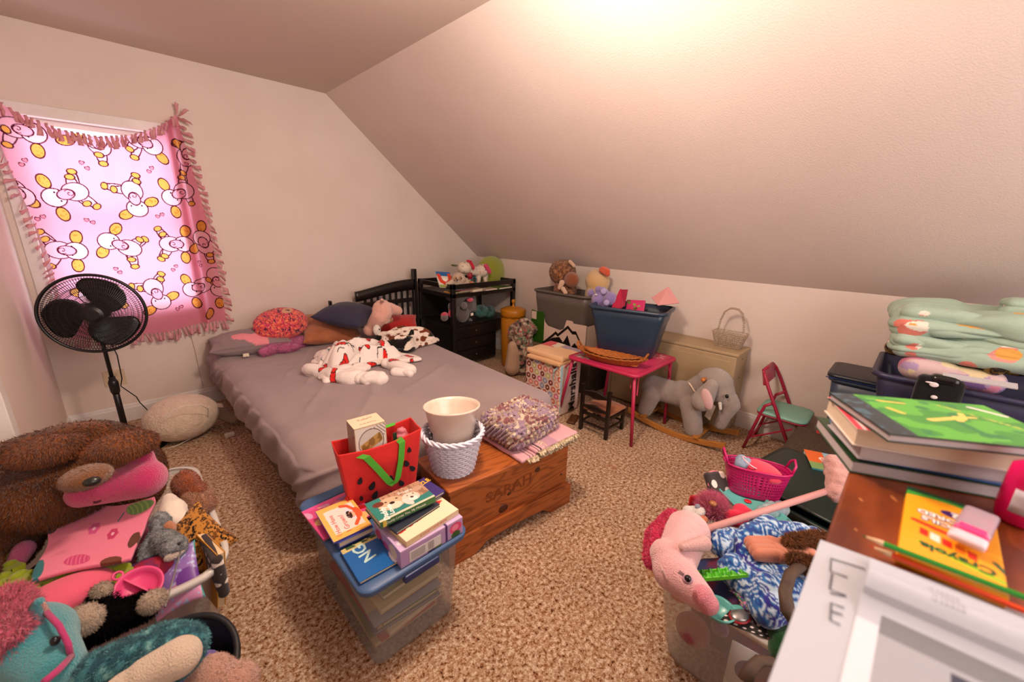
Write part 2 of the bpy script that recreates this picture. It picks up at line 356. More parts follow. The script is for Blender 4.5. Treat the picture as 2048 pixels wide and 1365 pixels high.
# ================= PINK BLANKET CURTAIN =================
YB = 4.055
bk = T('fleece_blanket', 'pink fleece blanket printed with elephants, tacked over the bright window', 'blanket', (.12, 4.06, 1.4))
def c1(x, y): p = pt(x/2.527, 180+y/2.527, 1, YB); return p.x, p.z
eleph = [((275,545),(380,515),[(220,462),(320,628)],[(362,412),(352,440),(440,575),(490,590)]),
 ((695,600),(668,510),[(765,567),(640,630)],[(527,485),(575,503),(685,432),(690,462)]),
 ((868,545),(932,510),[(828,478),(890,617)],[(922,415),(918,445),(970,575)]),
 ((385,815),(300,810),[(385,745),(395,888)],[(200,718),(228,755),(258,890)]),
 ((550,765),(655,800),[(585,703),(520,820)],[(733,755),(706,757),(665,858),(683,893)]),
 ((930,780),(862,780),[(935,715),(940,848)],[(797,702),(822,730),(815,855),(833,840)]),
 ((815,1072),(775,998),[(872,1042),(758,1115)],[(665,993),(708,1005),(815,930),(812,957)]),
 ((970,1010),(1030,985),[(940,960),(995,1077)],[(1063,960),(1088,975)]),
 ((170,220),(70,190),[(192,308),(230,130)],[(38,278),(30,200)]),
 ((770,285),(700,250),[(820,345),(903,275)],[(680,342),(655,300)]),
 ((480,250),(500,280),[(330,255),(420,230)],[(500,328),(523,373)]),
 ((455,1040),(520,1040),[(400,1028),(470,1120)],[(528,975),(590,1085),(630,1092)]),
 ((1018,750),(1040,790),[(1020,690),(985,800)],[(1063,835),(1070,868)]),
 ((1110,1010),(1090,940),[(1112,1078),(1060,1130)],[(1057,962),(1085,978)]),
 ((110,540),(60,500),[(155,565)],[(60,470)]),
 ((960,300),(940,340),[(905,276),(990,350)],[(925,420),(1010,350)]),
 ((240,1180),(300,1200),[(250,1120),(220,1250)],[(345,1150),(350,1240)])]
hearts = [(110,380),(128,358),(412,370),(443,398),(753,415),(768,397),(190,655),(220,643),(437,660),(471,672),(797,642),(821,632),(585,907),(608,925),(875,912),(891,893),(1005,872),(1015,890),(898,1110),(918,1098),(945,375),(640,1180),(560,1180)]
def cur_col(u, v, P):
    x, z = P[:, 0], P[:, 2]; n = len(x); C = np.tile(hexA('f4a8be'), (n, 1))
    line = hexA('541626'); px = .0019
    def fill(d, rad, col, lw=.0026):   # d = normalised ellipse distance
        C[d < 1] = col; C[np.abs(d-1)*rad < lw] = line
    for h, bd, ears, feet in eleph:
        hx, hz = c1(*h); bx, bz = c1(*bd); hr = .056; br = .062
        an = math.atan2(bz-hz, bx-hx)
        m_ = (np.abs(x-hx) < .3) & (np.abs(z-hz) < .3)
        if not m_.any(): continue
        X, Z = x[m_], z[m_]; Cs = C[m_]
        def fl(d, rad, col, lw=.0032, ol=True):
            Cs[d < 1] = col
            if ol: Cs[np.abs(d-1)*rad < lw] = line
        for e_ in ears:
            ex, ez = c1(*e_); a = math.atan2(ez-hz, ex-hx); fl(E2(X, Z, ex, ez, .043, .029, a), .033, hexA('eda650'), .0034)
            k = E2(X, Z, ex, ez, .033, .019, a) < 1; sp = vn(np.stack([X, Z, 0*X], 1), 90) > .72; Cs[k & sp] = hexA('de8a35')
        for f_ in feet:
            fx, fz = c1(*f_); cx_, cz_ = (fx+bx)/2, (fz+bz)/2; a = math.atan2(fz-bz, fx-bx); l = math.hypot(fx-bx, fz-bz)/2
            fl(E2(X, Z, cx_, cz_, l+.008, .026, a), .026, hexA('f3b4c4'))
        fl(E2(X, Z, bx, bz, br*1.05, br*.9, an), br, hexA('f3b4c4'))
        for f_ in feet:
            fx, fz = c1(*f_); a = math.atan2(fz-bz, fx-bx); fl(E2(X, Z, fx, fz, .017, .023, a), .02, hexA('eda650'))
        dd = E2(X, Z, hx, hz, hr, hr*1.02, an); fl(dd, hr, hexA('f6c0cd'))
        tx, tz = hx+(bx-hx)*.55, hz+(bz-hz)*.55
        dt = E2(X, Z, tx, tz, .043, .031, an); fl(dt, .036, hexA('ee9fb4'))
        k = dt < .8; Cs[k] = Cs[k]*.5 + hexA('f2b0c0')*.5
        sp = [(tx + (.004+.0035*t)*math.cos(an+1+t*1.25)*1.0 + .02*math.cos(an), tz + (.004+.0035*t)*math.sin(an+1+t*1.25) + .02*math.sin(an)) for t in np.linspace(0, 6, 22)]
        Cs[seg(X, Z, sp) < .0022] = line
        for sg in (-1, 1):
            e0 = hx + math.cos(an+sg*1.0)*.034; e1 = hz + math.sin(an+sg*1.0)*.034
            Cs[E2(X, Z, e0, e1, .0045, .006) < 1] = hexA('2a1216')
        C[m_] = Cs
    for i, h in enumerate(hearts):
        hx, hz = c1(*h); C[heart(x, z, hx, hz, .0125, i % 2*.5-.2)] = line; C[heart(x, z, hx, hz, .0088, i % 2*.5-.2)] = hexA('e8879c')
    return C
def cur_pos(u, v):
    sag = 4*u*(1-u)
    xl = -.36 + .075*np.clip(v*1.6, 0, 1)*np.sin(np.clip(v*1.6, 0, 1)*PI/2); xr = .53 + .085*np.sin(np.clip((v)*1.3, 0, 1)*PI/2)
    x = xl + (xr-xl)*u
    zt = 2.205 + .055*u - .195*sag**.9; zb = .69 + .02*np.sin(u*9)
    z = zt + (zb-zt)*v
    y = YB - .006*np.sin(u*38 + 2*v) * (1-v)**2 - .006*np.sin(u*11+v*3)
    y = np.where(x > .44, y + .012 - .055*np.exp(-((x-.485)/.018)**2) - .012*np.sin((x-.44)*40), y)
    y -= .018*np.exp(-((v-.0)/.03)**2)
    return np.stack([x, y, z], 1)
curm = VCF('blanket_fleece', trans=.62, rough=.95)
sheet('blanket_body', 460, 480, cur_pos, curm, bk, col=cur_col, w=1, solid=0)
fr = mat('blanket_fringe', 'efb9be', rough=.95, bump=.4, bs=200, c2='e09aa4', ns=30, trans=.3)
def strip(a, d, wv, L_, wd, seed):
    rr = random.Random(seed); a, d, wv = Vector(a), Vector(d).normalized(), Vector(wv).normalized(); nrm = d.cross(wv).normalized()
    if nrm.y > 0: nrm = -nrm
    vs = []; k = 5; tw = rr.uniform(-1.2, 1.2)
    for i in range(k+1):
        t = i/k; c = a + d*L_*t + nrm*(.004 + .012*math.sin(t*2.2+seed)) + wv*rr.uniform(-.004, .004)
        wq = (wv*math.cos(tw*t) + nrm*math.sin(tw*t)) * wd*(.35+.65*abs(t-.12))
        vs += [c-wq, c+wq]
    g = G(); g.add(vs, [(2*i, 2*i+1, 2*i+3, 2*i+2) for i in range(k)])
    me = g.mesh('fringe_strip', frame(bk)); o = finish(me, 'fringe_strip', fr, bk, solid=.003)
    return o
for i in range(34):
    u = (i+.4)/34; p = cur_pos(np.array([u]), np.array([0.]))[0]
    strip(p+np.array([0, -.022, .004]), (random.uniform(-.25, .25)+(.5-u)*.3, -.12, -1), (1, 0, .1), random.uniform(.06, .09), .017, i)
for i in range(36):
    u = (i+.5)/36; p = cur_pos(np.array([u]), np.array([1.]))[0]
    strip(p, (random.uniform(-.2, .25), -.1, -1), (1, 0, 0), random.uniform(.06, .09), .014, 100+i)
for i in range(34):
    v = (i+.5)/34; p = cur_pos(np.array([1.]), np.array([v]))[0]
    strip(p, (1, -.3, random.uniform(-1.3, -.2)), (0, 0, 1), random.uniform(.045, .07), .019, 200+i)
    p = cur_pos(np.array([0.]), np.array([v]))[0]
    strip(p, (-1 if i > 5 else -.3, -.55, random.uniform(-1.4, -.4)), (.2, 0, 1), random.uniform(.04, .06), .017, 300+i)
for i, (a, d) in enumerate((((.53, 4.05, 2.26), (0.1, -.2, 1)), ((.54, 4.05, 2.25), (.5, -.2, .5)), ((.54, 4.05, 2.24), (1, -.2, -.3)))): strip(a, d, (1, 0, -.5), .075, .014, 400+i)
# ================= PEDESTAL FAN =================
blk = plas('0d0c0d', 'fan_black', rough=.35)
fn = T('pedestal_fan', 'black pedestal fan standing in front of the pink blanket', 'fan', (-.125, 3.5, 0))
G().at((0, .06, 0)).lathe([(.21, 0), (.21, .012), (.18, .03), (.05, .045), (.03, .06)]).obj('base', blk, fn, smooth=True)
G().at((0, .06, 0)).lathe([(.017, .05), (.017, .52)], 16).obj('outer_pole', blk, fn, smooth=True)
G().at((0, .06, 0)).lathe([(.011, .5), (.011, .86)], 16).obj('inner_pole', blk, fn, smooth=True)
G().at((0, .06, 0)).lathe([(.018, .40), (.024, .42), (.026, .48), (.019, .50)], 16).obj('collar', blk, fn, smooth=True)
ang = -R_(8); FRot = (R_(90-2), 0, ang)    # local z of the head points to the viewer (-y)
hm = G().at((0, .03, .948), FRot); hm.lathe([(.02, -.13), (.055, -.12), (.065, -.08), (.06, -.035), (.03, -.03)], 20); hm.obj('motor', blk, fn, smooth=True)
g = G(); g.at((0, .03, .90)); g.box(-.02, .02, .0, .06, -.07, .02); g.obj('neck', blk, fn, bevel=.006)
FO = (0, .0, .948)
g = G().at(FO, FRot)
for zz in (.052, -.052)[:1]: pass
RF = .236
g.tube([(RF*math.cos(a), RF*math.sin(a), 0) for a in np.linspace(0, 2*PI, 65)[:-1]], .009, 8, closed=True, flat=(1, 1.5))
g.obj('rim', blk, fn, smooth=True)
for sgn, nm in ((1, 'front_grille'), (-1, 'rear_grille')):
    g = G().at(FO, FRot)
    prof = lambda t: (.045 + (RF-.045)*t, sgn*.05*(1-t**3.2))
    nwire = 108
    for k in range(nwire):
        a0 = 2*PI*k/nwire
        g.tube([(prof(t)[0]*math.cos(a0+.22*t*sgn), prof(t)[0]*math.sin(a0+.22*t*sgn), prof(t)[1]) for t in (0, .25, .5, .75, .92, 1)], .0015, 4)
    for t in (.18, .36, .52, .66, .8, .9):
        g.tube([(prof(t)[0]*math.cos(a), prof(t)[0]*math.sin(a), prof(t)[1]) for a in np.linspace(0, 2*PI, 49)[:-1]], .0016, 4, closed=True)
    g.at(FO, FRot); g.lathe([(.047, sgn*.044), (.047, sgn*.052), (.03, sgn*.058)], 24)
    g.obj(nm, blk, fn)
hub = G().at(FO, FRot).lathe([(.04, -.02), (.042, .02), (.03, .032), (.0, .034)], 24).obj('hub', blk, fn, smooth=True)
bladem = mat('fan_blade', '1a1518', rough=.25, spec=.5)
for k in range(3):
    a0 = R_(42) + 2*PI*k/3
    def bl(u, v, a0=a0):
        r = .035 + .18*u; wd = .05 + .21*np.sin(np.clip(u, 0, 1)*PI*.56)**1.1
        rr_ = np.where(u > .75, 1-((u-.75)/.25)**2*.35, 1)
        th_ = (v-.5)*wd*rr_/np.maximum(r, .05)*1.0 + a0 + .55*u
        z_ = .018 - .036*v + 0*u
        L3 = np.stack([r*np.cos(th_), r*np.sin(th_), z_], 1)
        M = Euler(FRot).to_matrix(); return L3 @ np.array(M).T + np.array(FO)
    sheet('blade', 14, 12, bl, bladem, fn, solid=.002)
cord = [( .02, .06, .84), (.05, .05, .66), (.045, .05, .5), (.03, .08, .44), (.09, .1, .34), (.1, .2, .26), (.14, .25, .15), (.18, .2, .03), (.3, .1, .006)]
G().tube(cord, .0032, 6).obj('cord', blk, fn, smooth=True)
def softbox(cx, cy, cz, w_, d_, h_, r, name, mt, parent, n=(40, 40, 8), disp=None, col=None, warp=None, w=0, **k):
    """box with rounded edges, gridded so that it can be rumpled"""
    bm = bmesh.new(); nx_, ny_, nz_ = n; seen = {}
    def vtx(i, j, l):
        q = (i, j, l)
        if q not in seen: seen[q] = bm.verts.new((-.5+i/nx_, -.5+j/ny_, -.5+l/nz_))
        return seen[q]
    for i in range(nx_):
        for j in range(ny_):
            bm.faces.new((vtx(i, j, nz_), vtx(i+1, j, nz_), vtx(i+1, j+1, nz_), vtx(i, j+1, nz_)))
            bm.faces.new((vtx(i, j+1, 0), vtx(i+1, j+1, 0), vtx(i+1, j, 0), vtx(i, j, 0)))
    for i in range(nx_):
        for l in range(nz_):
            bm.faces.new((vtx(i, 0, l), vtx(i+1, 0, l), vtx(i+1, 0, l+1), vtx(i, 0, l+1)))
            bm.faces.new((vtx(i, ny_, l+1), vtx(i+1, ny_, l+1), vtx(i+1, ny_, l), vtx(i, ny_, l)))
    for j in range(ny_):
        for l in range(nz_):
            bm.faces.new((vtx(0, j, l+1), vtx(0, j+1, l+1), vtx(0, j+1, l), vtx(0, j, l)))
            bm.faces.new((vtx(nx_, j, l), vtx(nx_, j+1, l), vtx(nx_, j+1, l+1), vtx(nx_, j, l+1)))
    bmesh.ops.recalc_face_normals(bm, faces=bm.faces)
    me = bpy.data.meshes.new(name); bm.to_mesh(me); bm.free()
    P = verts(me) * np.array((w_, d_, h_)); I = np.array((w_/2-r, d_/2-r, h_/2-r)); I = np.maximum(I, 1e-4)
    q = np.clip(P, -I, I); dl = P - q; L_ = np.linalg.norm(dl, axis=1, keepdims=True); P = q + np.where(L_ > 1e-9, dl/np.maximum(L_, 1e-9)*np.minimum(r, L_*1.0+0), 0) if False else q + np.where(L_ > 1e-9, dl/np.maximum(L_, 1e-9)*r*(L_ > 1e-9), 0)
    me.vertices.foreach_set('co', P.ravel()); me.update()
    if warp is not None: P = warp(P); me.vertices.foreach_set('co', P.ravel()); me.update()
    if disp is not None: P = P + normals(me)*np.asarray(disp(P)).reshape(-1, 1)
    C = col(P) if col is not None else None
    P = P + np.array((cx, cy, cz))
    if w and parent:
        I = np.array(frame(parent).inverted()); P = P @ I[:3, :3].T + I[:3, 3]
    me.vertices.foreach_set('co', P.ravel()); me.update()
    if C is not None: setcol(me, C)
    return finish(me, name, mt, parent, **k)
def pillow(w_, d_, h_, name, mt, parent, M=None, n=36, disp=None, col=None, pinch=.10, pw=.5, rnd=0, **k):
    t = np.linspace(-1, 1, n+1); t = np.sign(t)*(1-(1-np.abs(t))**1.5); u, v = np.meshgrid(t, t); u = u.ravel(); v = v.ravel()
    if rnd: rr_ = np.sqrt(u*u+v*v-u*u*v*v)/np.maximum(np.hypot(u, v), 1e-6); X, Y = u*(1-rnd)+u*rr_*rnd, v*(1-rnd)+v*rr_*rnd; X = X*w_/2; Y = Y*d_/2
    else: X = w_/2*u*(1-pinch*(1-v*v)); Y = d_/2*v*(1-pinch*(1-u*u))
    H_ = h_/2*((1-u**2)*(1-v**2))**pw
    i = np.arange((n+1)**2).reshape(n+1, n+1); edge = np.zeros_like(i, bool); edge[0] = edge[-1] = True; edge[:, 0] = edge[:, -1] = True
    low = np.where(edge, i, i+(n+1)**2)
    F = [np.stack([a[:-1, :-1], a[:-1, 1:], a[1:, 1:], a[1:, :-1]], -1).reshape(-1, 4) for a in (i, low)]; F[1] = F[1][:, ::-1]
    P = np.vstack([np.stack([X, Y, H_], 1), np.stack([X, Y, -H_], 1)])
    me = bpy.data.meshes.new(name); me.from_pydata(P.tolist(), [], np.vstack(F).tolist()); me.update()
    if disp is not None: P = P + normals(me)*np.asarray(disp(P)).reshape(-1, 1)*(np.concatenate([H_, H_]) > 1e-5)[:, None]
    me.vertices.foreach_set('co', P.ravel())
    if col is not None: setcol(me, col(P))
    bm = bmesh.new(); bm.from_mesh(me); bmesh.ops.delete(bm, geom=[v for v in bm.verts if not v.link_faces], context='VERTS'); bm.to_mesh(me); bm.free()
    if M is not None: me.transform(M)
    return finish(me, name, mt, parent, **k)
def rectfrom(a, b, d, z):   # corners a (origin), b (along x), d (along y) in photo pixels on height z
    A, B, D = pt(*a, 2, z), pt(*b, 2, z), pt(*d, 2, z); ux = (B-A); w_ = ux.length; uy = D-A; ux.normalize(); nrm = Vector((-ux.y, ux.x, 0)); d_ = abs(uy.dot(nrm)); sgn = 1 if uy.dot(nrm) > 0 else -1
    c = A + ux*w_/2 + nrm*sgn*d_/2; return c, w_, d_, math.atan2(ux.y, ux.x)
# ================= BED =================
bed = T('bed', 'low bed made up with a mauve grey fitted sheet', 'bed', (1.2, 2.8, 0))
bxs = mat('box_spring_cloth', '6b4a3a', rough=.9, bump=.3, bs=200)
M = MATS['box_spring_cloth']; N = M.node_tree.nodes; L = M.node_tree.links
tc = N.new('ShaderNodeTexCoord'); wv = N.new('ShaderNodeTexWave'); wv.bands_direction = 'Z'; wv.inputs['Scale'].default_value = 28; wv.inputs['Distortion'].default_value = .4
L.new(tc.outputs['Object'], wv.inputs[0]); cr = N.new('ShaderNodeValToRGB'); cr.color_ramp.elements[0].color = (*lin('8f7460'), 1); cr.color_ramp.elements[1].color = (*lin('38241c'), 1); L.new(wv.outputs[1], cr.inputs[0]); L.new(cr.outputs[0], N['Principled BSDF'].inputs[0])
def bedwarp(P): P = P.copy(); k = np.clip((P[:, 0]+.74)/1.44, 0, 1); P[:, 0] += k*.16*(P[:, 1]+1.3)/2.55; P[:, 1] = P[:, 1] + .17*(1-k)*np.clip((1.0-P[:, 1])/2, 0, 1); P[:, 1] = P[:, 1] + .02*np.clip(-P[:, 1], 0, 1); return P
softbox(1.2, 2.79, .11, 1.40, 2.48, .20, .03, 'box_spring', bxs, bed, n=(10, 16, 4), warp=bedwarp, w=1)
def beddisp(P):
    x, y, z = P.T; d = np.zeros(len(P)); return _bd(P, x, y, z, d)*1.0
def _bd(P, x, y, z, d):
    left = np.exp(-np.maximum(x+.62, 0)/.16); q = P*np.array((1, 1, .35))
    d += .032*left*(ridge(q*np.array((.5, 1, .6)), 7, 3)-.5)
    side = (x < -.6) & (z < .1); d += side*.022*(ridge(np.stack([x*0, y*1.0+z*1.4, z*.3], 1), 11, 5)-.5)
    a = np.stack([x*.6+y*.5, y*.35-x*.3, z*0], 1); d += .012*ridge(a, 5.5, 9)**3*np.clip(.3-x, 0, 1)
    foot = np.exp(-np.maximum(y+1.15, 0)/.12); d += foot*.012*(ridge(np.stack([x, y*.3, z*.4], 1), 6, 11)-.5)
    d += .006*fbm(P, 3, 3, 2)
    # few crease lines
    for (ax, ay, bx, by, s) in ((-.45, .2, -.1, .75, .02), (-.4, -.05, -.05, .45, .022), (.35, .1, .6, .3, .018), (.0, -.6, .5, -.35, .03), (-.55, -.5, -.2, .1, .025), (-.35, -.75, -.05, -.3, .03), (-.05, .3, .28, .45, .02)):
        dd = seg(x, y, [(ax, ay), ((ax+bx)/2+.03, (ay+by)/2), (bx, by)]); d += (z > .05)*.016*np.exp(-(dd/s)**2)
    return d
sheetm = mat('mauve_sheet', '9c8b8c', rough=.85, c2='948385', ns=3, bump=.25, bs=500, sheen=.2, spec=.25)
softbox(1.2, 2.785, .335, 1.5, 2.56, .27, .085, 'fitted_sheet', sheetm, bed, n=(170, 260, 30), disp=beddisp, warp=bedwarp, w=1)
ZB = .475
def at_bed(px, py, z=ZB): return pt(px, py, 2, z)
def Tp(name, label, cat, px, py, z, rz=0, group=None, rot=None): return T(name, label, cat, pt(px, py, 2, z), rz, group, rot)
vcf = VCF(); 
# grey pillow with a pink patch
def c_grey(P):
    C = np.tile(hexA('8b7a7d'), (len(P), 1)); x, y, z = P.T
    C[(np.abs(y+.13+.04*np.sin(x*14)) < .045) & (x > -.12) & (x < .12) & (z > 0)] = hexA('e8909a')
    C[(E2(x, y, -.16, .1, .03, .012) < 1)] = hexA('b84a60'); C[seg(x, y, [(-.05, .14), (-.02, .11), (.03, .13)]) < .004] = hexA('26202a')
    return C
wrk = lambda s=12, a=.010, sd=1: (lambda P: a*(ridge(P, s, sd)-.5) + a*.6*(ridge(P, s*2, sd+3)-.5))
o = Tp('pillow', 'mauve grey pillow with a pink patch at the bed head corner nearest the window', 'pillow', 500, 684, .55, R_(-8))
pillow(.56, .40, .19, 'pillow_body', vcf, o, col=c_grey, disp=wrk(7, .02, 4), n=60)
G().at((-.05, -.21, -.05)).box(-.02, .02, -.012, .0, -.012, .012).obj('care_tag', fab('e6dcc4'), o)
# coral yarn cushion with a sloth-like face
def c_yarn(P):
    n = len(P); a = vn(P*np.array((1, 1, 1)), 60, 2); b_ = vn(P, 110, 5); q = ridge(np.stack([P[:, 0]*2.4, P[:, 1]*1, P[:, 2]], 1), 34, 7)
    C = np.tile(hexA('e0504e'), (n, 1)); C[a > .55] = hexA('f0705a'); C[b_ > .66] = hexA('d23c6c'); C[q > .9] = hexA('5a1f4a'); C[(vn(P, 140, 9) > .76)] = hexA('f59a6c')
    x, y, z = P.T; f = E2(x, y, .06, .05, .055, .035, .5) < 1; C[f & (z > 0)] = hexA('d9a07c')
    return C
o = Tp('yarn_cushion', 'oval coral red yarn-covered cushion with a small tan face', 'cushion', 563, 648, .68, 0, rot=(R_(38), R_(-4), R_(10)))
blob(G().ell((0, 0, 0), (.215, .15, .105), n=24), 'cushion_body', VCF('yarn', bump=1, bs=120), o, vox=.006, smooth=2, disp=lambda P: .008*ridge(np.stack([P[:, 0]*2, P[:, 1], P[:, 2]], 1), 30, 7), col=c_yarn)
G().ell((.06, .05, .09), (.024, .012, .014)).ell((.03, .035, .092), (.018, .01, .01)).obj('nose', plush('2a1712'), o, smooth=True)
# pink long-haired plush lying under it
o = Tp('plush_toy', 'floppy orchid pink plush lying flat under the coral cushion', 'plush toy', 565, 692, ZB+.04, 0)
pk = plush('d0659a'); g = G(); g.ell((0, 0, .01), (.13, .09, .045)); g.chain((-.05, -.03, 0), .045, (-.16, -.09, 0), .032); g.chain((.08, .0, 0), .05, (.25, .05, 0), .04); g.ell((.02, -.08, 0), (.09, .05, .035)); g.chain((.05, .05, .01), .05, (.12, .12, .02), .05)
b_ = blob(g, 'plush_body', pk, o, vox=.008, disp=lambda P: .010*(fbm(P, 25, 3)-.4)); fur(b_, 9000, .022, .0016, pk, lean=(.3, -.3, -.2))
# tan suede pillow
o = Tp('pillow', 'rust tan suede pillow leaning between the coral cushion and the navy pillow', 'pillow', 663, 658, .58, 0, rot=(R_(22), R_(6), R_(-14)))
pillow(.50, .44, .20, 'pillow_body', mat('tan_suede', 'a8643f', rough=.8, c2='93502f', ns=6, bump=.3, bs=120, sheen=.4), o, disp=wrk(6, .012, 8))
o = Tp('pillow', 'navy blue pillow lying on top of the tan suede pillow', 'pillow', 697, 630, .72, 0, rot=(R_(8), R_(-3), R_(38)))
pillow(.48, .44, .20, 'pillow_body', mat('navy_cotton', '262640', rough=.8, bump=.2, bs=300, sheen=.1), o, disp=wrk(5, .008, 2), pinch=.05)
o = Tp('pillow', 'red pillow tucked behind the pink cow plush', 'pillow', 795, 652, .56, 0, rot=(R_(25), 0, R_(-25)))
pillow(.40, .32, .14, 'pillow_body', fab('b3221f'), o, disp=wrk(6, .008, 6))
# pink cow plush
o = Tp('cow_plush', 'pale pink plush cow with white face and tan hoof on the pillows', 'plush toy', 770, 640, .60, 0)
pc = plush('e8b09e'); g = G()
P0 = lambda px, py, z: tuple(pt(px, py, 2, z) - o.location)
g.ell(P0(765, 622, .78), (.09, .09, .10)); g.chain(P0(778, 618, .76), .06, P0(796, 622, .74), .042); g.chain(P0(760, 632, .74), .075, P0(745, 655, .62), .062); g.ell(P0(742, 660, .60), (.07, .06, .055)); g.chain(P0(770, 640, .7), .04, P0(776, 640, .68), .03); g.chain(P0(765, 604, .86), .02, P0(764, 600, .9), .012)
blob(g, 'body', pc, o, vox=.008, disp=lambda P: .004*fbm(P, 60, 2))
g = G(); a = P0(752, 659, .62); g.ell((a[0]-.01, a[1]-.035, a[2]), (.035, .03, .05)); g.obj('face', plush('ece4dc'), o, smooth=True)
G().ell((a[0], a[1]-.066, a[2]+.012), (.007, .004, .007)).obj('eye', plas('0c0a0c'), o, smooth=True)
G().chain(P0(748, 640, .66), .016, P0(750, 628, .72), .01).obj('ear', plush('e9d0c2'), o, smooth=True)
G().ell(P0(779, 640, .685), (.032, .03, .032)).obj('hoof', plush('a3632a'), o, smooth=True)
# cow-print throw
def c_cow(P):
    n = len(P); C = np.tile(hexA('e6d8cb'), (n, 1)); Q = P*np.array((1, 1, 2)); a = fbm(Q, 8, 2, 21); C[a > .54] = hexA('151010')
    b_ = fbm(Q, 14, 2, 33); C[(b_ > .66) & (a <= .57)] = hexA('6e3418'); C[(vn(P, 95, 3) > .86) & (a < .5)] = hexA('8a3a2a'); return C
o = Tp('cow_print_blanket', 'cream throw with black and brown cow patches beside the white blanket', 'blanket', 790, 690, ZB, 0)
P0 = lambda px, py, z: tuple(pt(px, py, 2, z) - o.location)
COWP = (o, c_cow)
# white blanket with red bows
def c_bow(P):
    n = len(P); C = np.tile(hexA('ece0da'), (n, 1)); x, y, z = P.T; rs = random.Random(12)
    blk_ = hexA('1a1414'); red = hexA('d8261f')
    for k in range(30):
        cx, cy = -.30+.15*(k%5)+rs.uniform(-.03,.03), -.36+.125*(k//5)+rs.uniform(-.02,.02)+rs.uniform(-.03,.03); a = rs.uniform(0, 6)
        for s in (-1, 1):
            ex, ey = cx+s*.022*math.cos(a), cy+s*.022*math.sin(a); d = E2(x, y, ex, ey, .022, .015, a+.3*s)
            C[d < 1.2] = blk_; C[d < .95] = red
        d = E2(x, y, cx, cy, .012, .012); C[d < 1.2] = blk_; C[d < .9] = red
    for k in range(26):
        cx, cy = rs.uniform(-.34, .34), rs.uniform(-.26, .22); a = rs.uniform(0, 6)
        C[seg(x, y, [(cx, cy), (cx+.03*math.cos(a), cy+.03*math.sin(a)), (cx+.045*math.cos(a+.5), cy+.045*math.sin(a+.5))]) < .0032] = blk_
    for cx, cy in ((-.19, .15), (.1, .14), (-.15, .17)): C[E2(x, y, cx, cy, .045, .022, -.4) < 1] = hexA('3f9aa4')
    return C
o = Tp('white_blanket', 'rumpled white fleece blanket with red bows in the middle of the bed', 'blanket', 708, 725, ZB, 0)
P0 = lambda px, py, z: tuple(pt(px, py, 2, z) - o.location)
def rump(seed, A, sc, an, rx, ry, h, pw=2.4):
    c_, s_ = math.cos(an), math.sin(an)
    def f(P):
        x, y = P[:, 0].copy(), P[:, 1].copy(); Q = np.stack([(x*c_+y*s_)*.38, -x*s_+y*c_, 0*x], 1); th_ = np.arctan2(y/ry, x/rx)
        o_ = 1 + .16*np.sin(3*th_+seed) + .10*np.sin(5*th_+2*seed) + .06*np.sin(9*th_+seed*3)
        r = np.clip((np.abs(x/rx)**pw+np.abs(y/ry)**pw)**(1/pw), 0, 1); prof_ = np.clip(1-r**5, 0, 1)
        wq = np.stack([vn(Q, 5, seed), vn(Q, 5, seed+1), 0*x], 1)*.09
        f1 = np.abs(2*vn(Q+wq, sc, seed+2)-1)**.6; f2 = np.abs(2*vn(Q+wq, sc*2.3, seed+5)-1)**.6
        lump = .5+.5*fbm(np.stack([x, y, 0*x], 1), 5, 2, seed+9)
        top = P[:, 2] > 0; H_ = prof_*(h*lump + A*f1 + A*.45*f2)
        P = P.copy(); P[:, 0] = x*o_; P[:, 1] = y*o_; P[:, 2] = np.where(top, P[:, 2]+H_, P[:, 2]*.5+.004); return P
    return f
o.location = pt(712, 722, 2, ZB); softbox(0, 0, .015, .62, .60, .05, .022, 'blanket_body', vcf, o, n=(170, 160, 8), warp=rump(3, .13, 9, .35, .29, .24, .02), col=c_bow)
q_ = lambda px, py, z: pt(px, py, 2, z)
g = G(); g.chain(q_(618, 742, ZB+.03), .045, q_(690, 756, ZB+.03), .05, n=14).chain(q_(690, 756, ZB+.03), .05, q_(760, 758, ZB+.03), .045, n=14).ell(q_(690, 745, ZB+.02), (.19, .09, .05), n=14)
blob(g, 'rolled_edge', vcf, o, w=1, vox=.0055, smooth=2, disp=lambda P: .02*(bil(P, (1, 2.5, 1), 7, 5)-.3)+.010*(bil(P, (.6, 1, 1), 18, 8)-.3), col=c_bow)
g = G(); g.chain(q_(775, 728, ZB+.03), .045, q_(822, 742, ZB+.02), .035, n=14).chain(q_(790, 745, ZB+.02), .03, q_(818, 748, ZB+.02), .03, n=14)
blob(g, 'loose_corner', vcf, o, w=1, vox=.0055, smooth=2, disp=lambda P: .02*(bil(P, (1, 1, 1), 9, 5)-.3), col=c_bow)
o_ = COWP[0]; o_.location = pt(806, 692, 2, ZB); softbox(0, 0, .015, .52, .40, .05, .022, 'blanket_body', vcf, o_, n=(150, 120, 8), warp=rump(8, .10, 10, -.5, .24, .18, .03), col=COWP[1])
